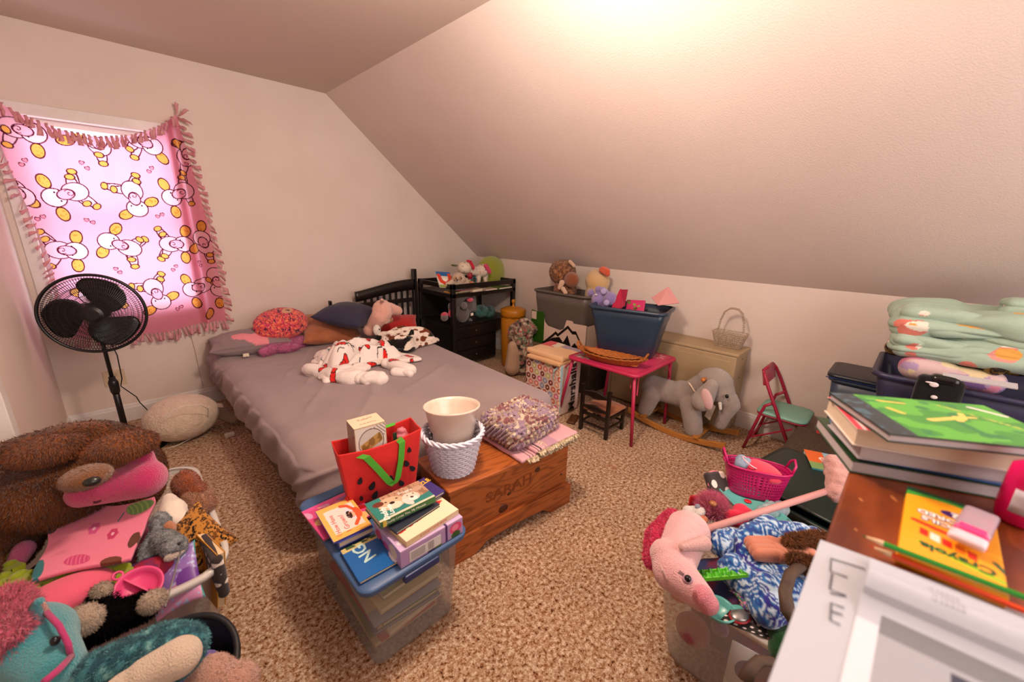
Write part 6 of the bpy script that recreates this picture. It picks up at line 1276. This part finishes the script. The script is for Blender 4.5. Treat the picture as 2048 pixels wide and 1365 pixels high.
def flat(name, label, cat, c, w_, d_, h_, rz, mt, rot=None, part=None, r=.004):
    o = T(name, label, cat, c, rz, rot=rot); softbox(0, 0, 0, w_, d_, h_, min(r, h_/2-.0002), part or name+'_body', mt, o, n=(8, 8, 3)); return o
c = zp(1505, 1015, .43); tr_ = plas('5aa8a4', 'aqua_tray', rough=.3); o = T('toy_tray', 'aqua plastic tray with raised edge behind the hobby horse stick', 'tray', c, R_(-38))
g = G(); loft(g, [(rrect(.14, .26, .02), 0), (rrect(.15, .27, .02), .014), (rrect(.16, .28, .02), .014), (rrect(.16, .28, .02), .010)]); g.obj('tray_body', tr_, o, smooth=True, solid=.002); G().ell((.0, .03, .006), (.014, .014, .004)).obj('red_button', plas('c82030'), o, smooth=True)
# doll wig & white/orange toy behind horse
k = soft('doll', 'doll with bright pink hair in the far corner of the right tote', G().ell(zp(1425, 1015, .46), (.045, .05, .04)), plush('d85a80'), cat='doll', furn=3500, fl=.035, fw=.001, lean=(.3, .3, .4)); G().ell(zp(1426, 1008, .505), (.014, .014, .010)).obj('hair_bun', plas('9a6034'), k, w=1, smooth=True)
o = soft('plush_toy', 'small white plush with grey ears beside the pink haired doll', G().ell(zp(1388, 1028, .44), (.032, .032, .03)).ell(zp(1375, 1022, .45), (.022, .02, .02)).ell(zp(1400, 1025, .46), (.03, .02, .018)), plush('dcd6d0'), vox=.005)
G().ell(zp(1395, 1014, .475), (.012, .010, .010)).obj('ear', plush('8a8ea0'), o, w=1, smooth=True); G().ell(zp(1404, 1040, .45), (.028, .022, .012)).obj('feet', plush('c8642a'), o, w=1, smooth=True)
flat('red_card', 'glossy red card standing in the far corner of the right tote', 'card', zp(1400, 1010, .42), .01, .10, .09, R_(50), plas('b81c20'))
def c_pd(P): return c_pol(P[:, [2, 1, 0]]*.55)
c = zp(1434, 968, .45); o = T('polka_pouch', 'charcoal polka dot pouch with pink piping beside the magenta basket', 'pouch', c, R_(20), rot=(R_(50), R_(10), R_(-20)))
softbox(0, 0, 0, .12, .10, .03, .014, 'pouch_body', VCF('printed_fabric'), o, n=(60, 60, 8), col=c_pd); G().tube([(.062*math.cos(a)*(1-.1*abs(math.cos(2*a))), .052*math.sin(a), .002) for a in np.linspace(0, 2*PI, 33)[:-1]], .005, 6, closed=True).obj('piping', fab('e0808c'), o, smooth=True)
# magenta perforated basket
mb = plas('b81460', 'magenta_plastic', rough=.35); c = pt(1506, 985, 2, .43)
o = T('toy_basket', 'magenta perforated plastic basket with two loop handles on the tote edge', 'basket', (c.x, c.y, .425), R_(-62), rot=(R_(-10), 0, R_(-64)))
RX0, RY0, RX1, RY1, HB = .095, .065, .125, .088, .125
def bsk(u, v): 
    a = u*2*PI; n_ = 2.6; cx = np.sign(np.cos(a))*np.abs(np.cos(a))**(2/n_); cy = np.sign(np.sin(a))*np.abs(np.sin(a))**(2/n_); return np.stack([(RX0+(RX1-RX0)*v)*cx, (RY0+(RY1-RY0)*v)*cy, HB*v], 1)
so = sheet('basket_wall', 193, 20, bsk, mb, o, solid=.0025); bm = bmesh.new(); bm.from_mesh(so.data); bm.faces.ensure_lookup_table()
dl = [f for f in bm.faces if (f.index//192) in range(3, 17) and (f.index//192) % 2 == 1 and (f.index % 192) % 3 == 0]; bmesh.ops.delete(bm, geom=dl, context='FACES'); bm.to_mesh(so.data); bm.free()
n = 48; P1 = [tuple(bsk(np.array([i/n]), np.array([1.]))[0]) for i in range(n)]
G().tube(P1, .0045, 6, closed=True).obj('rim', mb, o, smooth=True); P0_ = [tuple(bsk(np.array([i/n]), np.array([.0]))[0][:2]) for i in range(n)]; G().prism(P0_, 0, .003).obj('bottom', mb, o)
for s in (-1, 1): G().tube([(s*.118, -.04, HB), (s*.130, -.034, HB+.035), (s*.134, 0, HB+.052), (s*.130, .034, HB+.035), (s*.118, .04, HB)], .005, 6).obj('handle', mb, o, smooth=True)
c = Vector(o.location)
soft('cloth_bundle', 'coral pink cloth inside the magenta basket', G().ell((c.x+.012, c.y-.015, .535), (.058, .085, .035), (0, 0, -.35), n=14), fab('d84058'), cat='cloth', vox=.006, part='cloth_body')
soft('plastic_bag', 'crumpled clear blue plastic bag inside the magenta basket', G().ell((c.x-.0, c.y+.06, .54), (.04, .035, .035)), cloudy('blue_film', 'a8c0d8', .6, .15), cat='bag', vox=.005, disp=lambda P: .012*(bil(P, (1, 1, 1), 40, 3)-.4), part='bag_body')
one(G().at((c.x-.01, c.y+.03, .565), (.4, .3, 0)).tube([(.034*math.cos(a), .034*math.sin(a), 0) for a in np.linspace(0, 2*PI, 25)[:-1]], .003, 6, closed=True).obj('bracelet', plas('e8b8c0'), None, smooth=True), 'pale pink ring lying on the coral cloth in the magenta basket', 'bracelet')
# green translucent toy, aqua cup, spoon, printed cloths
c = zp(1432, 1150, .47); o = T('toy_handbag', 'bright green quilted plastic strip beside the hobby horse head', 'toy', c, 0, rot=(R_(10), R_(20), R_(33+90)))
def qd(u, v): d = np.abs((u*7+v*1.5) % 1-.5)+0; return .004*np.minimum(np.abs((u*7+v) % 1-.5), np.abs((u*7-v) % 1-.5))
sheet('quilted_panel', 60, 20, lambda u, v: np.stack([(u-.5)*.17, (v-.5)*.035, .012*qd(u, v)/.002], 1), mat('lime_plastic', '4cb81c', rough=.2, c2='2f8a12', ns=30), o, solid=.006)
G().box(-.088, .088, .016, .02, -.006, .006).obj('edge', plas('6ad02c'), o, bevel=.001); G().box(-.088, .088, -.02, -.016, -.006, .006).obj('edge', plas('6ad02c'), o, bevel=.001)
c = zp(1438, 1222, .42); o = T('toy_cup', 'aqua toy saucepan below the hobby horse muzzle', 'toy', (c.x, c.y, .40), R_(-40)); G().lathe([(.02, 0), (.034, .008), (.040, .028), (.046, .030), (.046, .027), (.036, .010), (.0, .004)], 28, cap1=0).obj('cup', tr_, o, smooth=True); G().box(.04, .07, -.008, .008, .026, .031).obj('handle', tr_, o, bevel=.002)
c = zp(1480, 1232, .43); o = T('toy_spoon', 'silver toy spoon with red edge next to the aqua saucepan', 'toy', c, R_(-30)); G().ell((0, 0, 0), (.030, .02, .008)).obj('bowl', mat('steel', '9a9a9a'), o, smooth=True); G().ell((0, 0, -.004), (.034, .024, .006)).obj('bowl_edge', plas('9a1420'), o, smooth=True)
def c_dk(P): return c_pol(P[:, [1, 0, 2]]*.8+.3) 
def c_pd2(u, v): C = base_c(u, '2c2626'); f1 = (u*6+.5*(np.floor(v*4) % 2)) % 1-.5; f2 = (v*4) % 1-.5; C[np.hypot(f1, f2*1.1) < .22] = hexA('e8ddd8'); C[(u > .9)] = hexA('e0688c'); return C
cloth('polka_cloth', 'charcoal polka dot cloth with pink trim at the near end of the right tote', (zp(1445, 1250, .41), zp(1545, 1300, .40), zp(1565, 1245, .42), zp(1475, 1215, .43)), VCF('printed_fabric'), cat='cloth', col=c_pd2, nu=90, nv=60, amp=.012, sc=8, seed=9)
def c_gp(u, v): C = base_c(u, '5a3a90'); a = vn(np.stack([u*3, v*3, 0*u], 1), 3, 3); C[a > .5] = hexA('2a7a3a'); C[a > .72] = hexA('c87ab0'); C[a < .2] = hexA('c89a20'); return C
cloth('printed_cloth', 'green and violet printed cloth between the green toy and the swirl fabric', (zp(1470, 1170, .44), zp(1520, 1215, .44), zp(1515, 1235, .43), zp(1490, 1225, .43)), VCF('printed_fabric'), cat='cloth', col=c_gp, nu=70, nv=50, amp=.02, sc=14, seed=3)
soft('cloth_bundle', 'dark green velvet cloth at the near right end of the tote', G().chain(zp(1560, 1265, .41), .035, zp(1570, 1300, .40), .04), fab('10401c'), cat='cloth', vox=.007, disp=lambda P: .014*(bil(P, (1, 1, 1), 18, 3)-.3), part='cloth_body')
flat('white_card', 'white instruction sheet pressed against the near wall of the right tote', 'paper', (1.20, .10, .16), .004, .16, .22, R_(8), plas('c8ccd0', rough=.6), r=.001)
for i, (y, z, r, c_, nm) in enumerate(((.36, .30, .035, 'd82a1c', 'orange red'), (.30, .18, .06, '9a1c3c', 'crimson'), (-.05, .28, .07, '5a3a8a', 'violet'), (.22, .27, .03, '5a3a7a', 'purple'))):
    soft('toy_ball', nm+' round toy pressed against the near wall of the right tote', G().ell((1.19+r*.4, y, z), (r*.7, r, r)), plush(c_), cat='toy', vox=.008)
# ================= BINS AGAINST THE KNEE WALL =================
gb = plas('0c201a', 'dark_green_plastic', rough=.4)
tub('storage_tub', 'dark green lidded storage tub behind the hobby horse stick', (2.15, .06, 0), R_(-12), .40, .50, .46, .56, .34, gb)
o = T('green_lid', 'dark green tub lid tilted over the green storage tub', 'lid', (2.2, .10, .352), R_(-12)); g = G(); loft(g, [(rrect(.50, .58, .04), 0), (rrect(.52, .60, .05), .012), (rrect(.47, .55, .04), .016)], cap1=True); g.obj('lid_body', gb, o, smooth=True)
tub('storage_tub', 'petrol blue open tub between the right tote and the dresser', (1.86, -.22, 0), R_(-8), .24, .32, .30, .38, .33, plas('0c3a4c', 'petrol_plastic', rough=.4))
soft('plastic_bag', 'clear bag with pink drawn lines behind the hobby horse stick', G().chain(zp(1525, 1025, .44), .028, zp(1560, 1018, .44), .034), cloudy('blue_film2', 'b8c8d0', .5, .2), cat='bag', vox=.005, disp=lambda P: .012*(bil(P, (1, 1, 1), 40, 3)-.4), part='bag_body')
o = T('woven_chest', 'dark woven trunk with a picture book on it behind the green tub', 'trunk', (2.68, .10, 0))
wkd = mat('dark_wicker', '2c1f15', rough=.5, c2='5a4632', ns=40, mix=.8, bump=.8, bs=80, stretch=(1, 3, 3))
softbox(0, 0, .16, .46, .48, .32, .02, 'body', wkd, o, n=(20, 20, 10)); softbox(0, 0, .335, .48, .50, .03, .012, 'lid', wkd, o, n=(20, 20, 3))
def a12(u, v): C = base_c(u, '8fb4c4'); C[v > .6] = hexA('7a9a5a'); C[(u > .35) & (v > .55)] = hexA('d8642a'); C[E2(u, v, .2, .35, .12, .12) < 1] = hexA('d84a5a'); return C
o = slab('picture_book', 'light blue and orange picture book on the dark woven trunk', 'book', zp(1655, 932, .355), .20, .18, .02, R_(20), '3a7a8a', art=a12); text('WILD', .05, plas('e8e0d8'), o, (.0, -.02, .0208), (0, 0, R_(60)), ext=.0003, bold=.002)
G().add([tuple(pt(1641, 850, 0, 2.95)), tuple(pt(1648, 850, 0, 2.95)), tuple(pt(1625, 912, 0, 2.75)), tuple(pt(1613, 912, 0, 2.75))], [(0, 1, 2, 3)]).obj('red_board', plas('a81818', rough=.5), None, solid=.012); one(bpy.data.objects['red_board'], 'narrow red board leaning behind the woven trunk', 'board')
# small blue lidded bin
sb = plas('3a4a5e', 'slate_plastic', rough=.4)
SB = tub('storage_tub', 'small slate blue bin with a dark lid against the knee wall', (3.20, .08, 0), R_(-90), .24, .26, .34, .31, .665, sb, cat='storage tub')
o = T('bin_lid', 'dark blue flat lid on the small slate bin by the knee wall', 'lid', (3.20, .08, .67), R_(-90)); g = G(); loft(g, [(rrect(.37, .34, .04), 0), (rrect(.40, .37, .05), .004), (rrect(.40, .37, .05), .022), (rrect(.36, .33, .04), .026)], cap1=True); g.obj('lid_body', plas('1a2430', 'midnight_lid', rough=.35), o, smooth=True)
G().box(-.2, .2, -.19, -.186, .001, .006).obj('blue_edge', plas('14306a'), o)
# big violet-blue tub with blanket and pillows
vt = plas('2f2f4c', 'indigo_plastic', rough=.4)
o = T('side_table', 'low dark stand under the big indigo tub', 'stand', (2.93, -.42, 0)); softbox(0, 0, .19, .62, .74, .38, .01, 'body', mat('dark_stand', '1c1a22', rough=.6), o, n=(4, 4, 4))
VT = tub('storage_tub', 'big indigo open tub of bedding by the knee wall', (2.98, -.37, .385), R_(-90), .70, .42, .84, .54, .45, vt, rim=.02)
G().box(-.10, -.02, -.31, -.295, .395, .44).obj('latch', plas('0e0e12'), VT, bevel=.004) if 0 else None
q = lambda px, py, x=2.72: pt(px, py, 0, x)
def c_td(P): C = np.tile(hexA('cbb0b0'), (len(P), 1)); a = fbm(P, 7, 2, 3); C[a > .52] = hexA('7a5a94'); C[(a > .46) & (a <= .52)] = hexA('a890b4'); b_ = fbm(P, 7, 2, 11); C[b_ > .6] = hexA('d8c8a0'); C[b_ < .36] = hexA('c87a94'); return C
o = soft('plush_pillow', 'tie-dye lilac and cream fleece pillow inside the big indigo tub', G().chain(q(1830, 735, 2.80), .065, q(1885, 745, 2.80), .06, n=16).chain(q(1885, 748, 2.80), .05, q(1980, 765, 2.80), .055, n=16), VCF('printed_fabric'), cat='pillow', vox=.008, col=c_td, part='pillow_body')
def c_dam(P): C = np.tile(hexA('1c140e'), (len(P), 1)); a = np.abs(fbm(P, 16, 3, 3)-.5); C[a < .035] = hexA('9a7a3c'); b_ = vn(P, 40, 5); C[(b_ > .7)] = hexA('7a6030'); C[np.abs(b_-.5) < .05] = hexA('6a5228'); return C
o = soft('damask_pillow', 'black and gold scroll patterned pillow lying on the tie-dye pillow', G().chain(q(1790, 695, 2.9), .045, q(1900, 712, 2.9), .05, n=16).chain(q(1900, 712, 2.9), .05, q(2040, 730, 2.9), .055, n=16).chain(q(1990, 735, 2.78), .04, q(2030, 728, 2.78), .03), VCP('satin_print', rough=.4), cat='pillow', vox=.008, col=c_dam, part='pillow_body')
def c_mint(P):
    C = np.tile(hexA('9db4a2'), (len(P), 1)); Q = P*np.array((1, .6, 1)); a = vn(Q, 17, 3); b_ = vn(Q, 9, 7); k = a > .74
    C[k & (b_ < .4)] = hexA('cf8f84'); C[k & (b_ >= .4) & (b_ < .6)] = hexA('d0786a'); C[k & (b_ >= .6)] = hexA('dcd8c8'); C[vn(Q, 15, 11) > .83] = hexA('d09a4a'); return C
mbk = T('mint_blanket', 'bunched mint green fleece blanket with pastel spots topmost in the indigo tub', 'blanket', (2.92, -.22, .93))
fold = lambda sd, A: (lambda P: A*(bil(P, (1.3, .28, 1.6), 8, sd)-.35)+A*.45*(bil(P, (1, .35, 1.4), 18, sd+3)-.3)+.03*(fbm(P, 4, 2, sd)-.5))
mvc = VCF('printed_fabric')
softbox(0, -.02, .055, .36, .56, .12, .055, 'lower_fold', mvc, mbk, n=(60, 130, 30), disp=fold(3, .040), col=lambda P: c_mint(P+.1))
softbox(0, -.03, .175, .34, .60, .15, .07, 'upper_fold', mvc, mbk, n=(60, 130, 34), disp=fold(14, .055), col=c_mint)
softbox(.02, -.20, .275, .18, .26, .09, .042, 'top_fold', mvc, mbk, n=(40, 70, 24), disp=fold(22, .045), col=lambda P: c_mint(P+.3))
rib(G(), [q(1885, 752, 2.66), q(1950, 762, 2.66), q(2035, 775, 2.66)], (.02, 0, .006)).obj('white_board', plas('b8b4b8'), None, solid=.006); one(bpy.data.objects['white_board'], 'long white board lying inside the front edge of the indigo tub', 'board')
o = T('black_bag', 'small black bag with white marks hanging over the indigo tub edge', 'bag', q(1885, 790, 2.66)); bkc = fab('0c0b0d')
c = q(1875, 785, 2.655); softbox(c.x, c.y, c.z, .05, .15, .14, .02, 'bag_body', bkc, o, n=(8, 16, 16), disp=lambda P: .008*fbm(P, 20, 2), w=1)
c = q(1890, 762, 2.66); softbox(c.x, c.y, c.z, .07, .10, .05, .02, 'strap', plas('100f12', rough=.2), o, n=(6, 10, 6), w=1)
for px, py, a, b_ in ((1868, 770, .016, .012), (1868, 795, .012, .009), (1862, 766, .02, .005)): G().ell(q(px, py, 2.618), (.004, a, b_)).obj('white_mark', fab('d8d0d0'), o, w=1, smooth=True)

o = T('brown_shoe', 'brown and black shoe lying on the carpet behind the chest end', 'shoe', (1.70, 1.40, 0))
g = G(); g.ell((0, 0, .035), (.045, .09, .035)); g.ell((0, .05, .06), (.038, .045, .04)); blob(g, 'upper', mat('shoe_leather', '3a2c24', rough=.5), o, vox=.008); softbox(0, 0, .008, .085, .19, .016, .007, 'sole', plas('5a4636'), o, n=(6, 10, 3))
o = T('wood_board', 'small dark varnished board on the carpet under the pink table', 'board', pt(1146, 840, 2, .006), R_(20)); softbox(0, 0, .006, .16, .07, .012, .003, 'board_body', mat('varnished', '5a3418', rough=.3), o, n=(6, 4, 2))
GR = {'paperback_book': 'books stacked on the dresser', 'hardcover_book': 'books stacked on the dresser', 'colored_pencil': 'pencils on the yellow box', 'boat_basket': 'nested boat baskets', 'thin_book': 'books on the changing table tray', 'strappy_boot': 'dark boots in the right tote', 'fur_cuff': 'fur cuffs in the right tote', 'open_tote': 'large open clear totes', 'pillow': 'pillows at the bed head', 'toy_ball': 'round toys in the right tote', 'polka_pouch': 'polka dot pouches', 'storage_tub': 'plastic storage tubs'}
# ================= DRESSER AND THINGS ON IT =================
ZD = 1.10
dw = mat('worn_cherry_wood', '54200c', rough=.32, c2='8a421a', ns=3.5, stretch=(1.5, 5, 5), mix=.9)
DR = T('dresser', 'worn reddish brown wooden dresser in the near right corner', 'dresser', (.56, -.27, 0))
G().box(-.42, .42, -.28, .287, ZD-.028, ZD).obj('top', dw, DR, bevel=.004); G().box(-.40, .40, -.27, .272, .06, ZD-.028).obj('body', dw, DR, bevel=.003)
for i in range(4): dd = G().box(-.37, .37, .272, .284, .10+i*.24, .32+i*.24).obj('drawer', dw, DR, bevel=.004)
for x in (-.38, .34): 
    for y in (-.26, .22): G().box(x, x+.04, y, y+.04, 0, .06).obj('foot', dw, DR)
for px, py, r in ((1722, 1000, .006), (1788, 998, .009), (1712, 1060, .004)): c = zp(px, py, ZD+.0004); G().ell(c, (r, r*.35, .0004), (0, 0, .5)).obj('scratch', plas('a8683a'), DR, w=1)
# book stack
def stk(name, label, B, F, A, ztop, th, L_, cover, pages, art=None, hard=True):
    c, w_, d_, rz = rectfrom(B, F, A, ztop); ux = Vector((math.cos(rz), math.sin(rz), 0)); b0 = pt(*B, 2, ztop); a0 = pt(*A, 2, ztop); n_ = Vector((-ux.y, ux.x, 0)); s = 1 if (a0-b0).dot(n_) > 0 else -1
    c = b0 + ux*L_/2 + n_*s*d_/2; return slab(name, label, 'book', (c.x, c.y, ztop-th), L_, d_, th, rz, cover, art=art, hard=hard, spine='none', pages=pages, res=200)
pg = mat('grey_pages', 'b8aeb0', rough=.7, bump=.5, bs=120, stretch=(.2, .2, 12)); pg2 = mat('cream_block', 'd8c4ac', rough=.7, bump=.5, bs=120, stretch=(.2, .2, 12))
stk('paperback_book', 'large paperback with pale edges lowest in the stack on the dresser', (1705, 922), (1990, 972), (1622, 832), ZD+.024, .023, .27, '1f3a20', pg)
stk('paperback_book', 'thin blue picture book second from the bottom of the dresser stack', (1718, 912), (1990, 962), (1640, 835), ZD+.031, .006, .26, '3a6ab0', pg)
stk('paperback_book', 'thick grey paged paperback in the middle of the dresser stack', (1722, 893), (2000, 936), (1650, 828), ZD+.056, .024, .26, 'b0a8ac', pg)
def a13(u, v): C = base_c(u, 'dcd4d0'); C[u < .12] = hexA('e0485a'); C[(u > .04) & (u < .06)] = hexA('f0d0d0'); return C
stk('paperback_book', 'fat cream paged paperback with red striped cover under the green book', (1714, 858), (2010, 905), (1645, 793), ZD+.088, .031, .25, 'd8ccc4', pg2, art=a13)
def a14(u, v):
    C = base_c(u, '3a8a34'); q = np.stack([u*4, v*4, 0*u], 1); C[vn(q, 2, 3) > .55] = hexA('55a83a'); C[vn(q, 3, 6) > .75] = hexA('2a7a40')
    C[u < .16] = hexA('26343c'); C[(u < .14) & (vn(q, 5, 8) > .6)] = hexA('3a5a68'); C[v < .02] = hexA('20302a')
    for p, w_ in (([(.42, .44), (.56, .52), (.64, .56)], .028), ([(.60, .48), (.66, .56), (.70, .68)], .02), ([(.62, .58), (.74, .60)], .018)): C[seg(u, v, p) < w_] = hexA('d8c060')
    for p in ([(.28, .86), (.42, .84)], [(.26, .66), (.30, .55)]): C[seg(u, v, p) < .022] = hexA('c8b850')
    C[(seg(u, v, [(.66, .88), (.92, .40)]) < .016) & (vn(q, 14, 2) > .4)] = hexA('a8b850'); C[seg(u, v, [(.86, .9), (.98, .72)]) < .02] = hexA('dcd8d0'); return C
stk('hardcover_book', 'green hardcover book with golden bird on top of the dresser stack', (1780, 869), (2035, 895), (1683, 787), ZD+.104, .014, .255, '1a2c20', pg, art=a14)
# crayon pencil box
c, w_, d_, rz = rectfrom((1815, 972), (1797, 1090), (1975, 1010), ZD+.016); bx0 = pt(1815, 972, 2, ZD+.016); ux = Vector((math.cos(rz), math.sin(rz), 0)); uy = Vector((ux.y, -ux.x, 0)) if (pt(1975, 1010, 2, ZD+.016)-bx0).dot(Vector((ux.y, -ux.x, 0))) > 0 else Vector((-ux.y, ux.x, 0))
BL, BW = .205, .092; cc = bx0 + ux*BL/2 + uy*BW/2
o = T('pencil_box', 'yellow and green cardboard box of twelve colored pencils on the dresser', 'pencil box', (cc.x, cc.y, ZD+.0005)); o.rotation_euler[2] = rz
sgn = 1 if uy.dot(Vector((-math.sin(rz), math.cos(rz), 0))) > 0 else -1   # local y towards/away
def a15(P):
    x, y = P[:, 0]+BL/2, P[:, 1]*sgn+BW/2; C = np.tile(hexA('eda01c'), (len(P), 1)); C[x < .030-.012*np.sin(y/BW*PI)] = hexA('3a9a34'); C[x < .016-.006*np.sin(y/BW*PI)] = hexA('14482c')
    C[E2(x, y, .050, .058, .011, .021, 0) < 1] = hexA('3c1c6a'); C[(seg(x, y, [(.104, .012), (.117, .075)]) < .0045)] = hexA('c8301c')
    for k, c in enumerate(('d8281c', 'f0e8e0', 'd8281c', 'e07020', 'd03a2a')): C[(np.abs(x-.128-.03*(y/BW-.2)) < .009) & (np.abs(y-.022-k*.011) < .0045)] = hexA(c)
    C[seg(x, y, [(.14, .085), (.16, .095)]) < .003] = hexA('2a5a3a'); C[(seg(x, y, [(.158, .02), (.176, .088)]) < .004)] = hexA('8ab81c'); return C
softbox(0, 0, .008, BL, BW, .016, .001, 'box_body', VCP(), o, n=(200, 90, 3), col=a15, smooth=False)
Mt = lambda x, y: basis((x-BL/2, (y-BW/2)*sgn, .0163), (0, -sgn*-1 if sgn < 0 else -1, 0) if 0 else (0, -sgn, 0), (1, 0, 0) if sgn > 0 else (1, 0, 0))
def bt_(s, x, y, size, mt, bold=.0006, **k):   # text reads away from the viewer (box lies upside down)
    M = basis((x-BL/2, (y-BW/2)*sgn, .0163), (0, -1*sgn, 0), (-1, 0, 0)) if sgn < 0 else basis((x-BL/2, (y-BW/2)*sgn, .0163), (0, -1, 0), (1, 0, 0))
    X = M.to_3x3(); 
    if X.col[2].z < 0: M = basis((x-BL/2, (y-BW/2)*sgn, .0163), tuple(-X.col[0]), (X.col[1]))
    # orient: letters' tops face the viewer (world -x side), reading towards world +y
    W = frame(o).to_3x3(); want_up = W.inverted() @ ux; M = basis(M.translation, (W.inverted() @ (-uy)), want_up)
    text(s, size, mt, o, None, M=M, ext=.0003, bold=bold, **k)
wi = plas('f2f0ee', 'white_ink2'); pu = plas('3c1c6a', 'purple_ink')
bt_('12', .050, .058, .020, wi); bt_('COLORED', .072, .05, .0155, pu, bold=.0011); bt_('PENCILS', .089, .047, .0155, pu, bold=.0011)
for s_, x_ in (('COLORED', .072), ('PENCILS', .089)):
    bt_(s_, x_, .05 if x_ < .08 else .047, .0155, wi, bold=.0004); bpy.context.scene.collection.objects[-1].location.z += .0004
bt_('Crayola', .163, .052, .021, plas('1f4a2a'), bold=.0006)
# pencils
def pencil(label, p0, p1, z, col, tipc):
    a, b_ = pt(*p0, 2, z), pt(*p1, 2, z); d = (b_-a).normalized(); L_ = .19; e = a+d*L_
    o = T('colored_pencil', label, 'pencil', (a.x, a.y, z-.004)); fr = Matrix
    G().tube([a+d*.022, e], .0038, 6).obj('barrel', plas(col, rough=.3), o, w=1); G().tube([a+d*.005, a+d*.022], [.0013, .0036], 8).obj('sharpened_wood', fab('d8b890', bump=0), o, w=1, smooth=True); G().tube([a, a+d*.006], [.0003, .0014], 8).obj('lead', plas(tipc), o, w=1, smooth=True); return o
pencil('green colored pencil lying across the yellow box', (1722, 1071), (2048, 1195), ZD+.022, '1f8a24', '0f5a14')
pencil('orange red colored pencil beside the green pencil', (1738, 1092), (2048, 1222), ZD+.010, 'e0481c', 'c83a14')
# bottle and tube
c = zp(2020, 1040, ZD); o = T('pump_bottle', 'translucent magenta bottle with a white label at the right edge of the dresser', 'bottle', (c.x+.0, c.y-.006, ZD+.001)); pm = cloudy('pink_bottle', 'e01a6c', .75, .1)
G().lathe([(.020, 0), (.024, .004), (.026, .02), (.0255, .07), (.024, .088), (.014, .096), (.012, .104)], 28).obj('bottle_body', pm, o, smooth=True); G().lathe([(.015, .1), (.015, .118), (.013, .122)], 20).obj('cap', plas('d81c50'), o, smooth=True)
sheet('paper_label', 24, 4, lambda u, v: np.stack([.0268*np.cos(PI*.80+u*1.3), .0268*np.sin(PI*.80+u*1.3), .022+.036*v], 1), fab('c8c4d0', bump=0), o, solid=.0004)
c = zp(1945, 1065, ZD+.02); o = T('lip_gloss_tube', 'flat clear tube with pink cap and pale label on the pencil box', 'tube', (c.x, c.y, ZD+.024), math.atan2(*(Vector(zp(1925, 1120, ZD+.03)-zp(1985, 1010, ZD+.03)).yx)))
softbox(-.01, 0, .006, .075, .034, .012, .005, 'tube_body', cloudy('tube_film', 'c8b0c0', .6, .1), o, n=(20, 10, 4)); softbox(.022, 0, .006, .02, .032, .013, .005, 'label_band', plas('e0387c'), o, n=(6, 6, 4)); softbox(.045, 0, .006, .024, .034, .010, .004, 'cap', plas('dcc0cc'), o, n=(6, 6, 4))
# papers
wp = plas('aeb4c0', 'paper_white', rough=.6)
o = T('worksheet', 'white worksheet with a column of open box outlines at the dresser edge', 'paper', (.45, -.02, ZD+.001))
P_ = lambda px, py: zp(px, py, ZD+.002)
A_ = P_(1641, 1080); B_ = P_(1745, 1118); n_ = (B_-A_).normalized(); dn = (P_(1641, 1365)-A_).normalized(); dn = Vector((-1, 0, 0))
rib(G(), [A_, A_+dn*.40], (0, 0, 0)) if 0 else None
G().add([A_, A_+n_*.22, A_+n_*.22+dn*.36, A_+dn*.36], [(0, 3, 2, 1)]).obj('sheet', wp, o, w=1, solid=.0008)
ink = fab('5a5a60', 'grey_ink', bump=0)
def stroke(pts, r=.0011): G().tube([zp(a, b_, ZD+.0036) for a, b_ in pts], r, 4, flat=(1, .3)).obj('printed_line', ink, o, w=1)
for pts in ([(1730, 1138), (1662, 1117), (1660, 1142), (1695, 1155)], [(1664, 1146), (1659, 1178), (1692, 1192)], [(1692, 1192), (1660, 1186)], [(1688, 1216), (1662, 1206), (1660, 1240), (1680, 1250)], [(1662, 1222), (1685, 1230)]): stroke(pts)
o = T('catalogue', 'curled white catalogue page with grey text block over the worksheet', 'paper', (.45, -.12, ZD+.004))
C0 = zp(1742, 1112, ZD+.012); nx2 = (zp(2048, 1232, ZD+.012)-C0).normalized(); L2 = .24; D2_ = Vector((-.995, .02, 0)).normalized()
def cat_f(u, v): P = np.outer(np.ones_like(u), C0) + np.outer(u*L2, nx2) + np.outer(v*.26, D2_); P[:, 2] += .020*np.exp(-((v-.22)/.10)**2) - .006*(v > .3) - .004; return P
def cat_c(u, v, P):
    C = base_c(u, 'b0b6c4'); k = (v > .36) & (u > .08); C[k] = hexA('74787f'); k = (v > .46) & (u > .08); C[k] = hexA('9a9ea8'); C[(v > .5) & (u > .3) & (u < .34)] = hexA('3a3e50'); C[(np.abs(v-.5) < .012) & (u > .3)] = hexA('3a3e50'); C[(v > .42) & (u < .08)] = hexA('c8d0dc')
    C[(u > .93) & (v > .0) & (v < .12)] = hexA('3a0c14')
    for i in range(9): C[(np.abs(u-.27) < .055) & (np.abs(v-.06-i*.022) < .006) & (((u*160) % 1) < .7)] = hexA('8a8c96')
    return C
sheet('page', 220, 180, cat_f, VCP('paper_print', rough=.5), o, col=cat_c, w=1, solid=.0008)

for o in list(scene.objects):
    k = o.name.split('.')[0]
    if o.parent is None and 'category' in o and 'group' not in o and k in GR: o['group'] = GR[k]
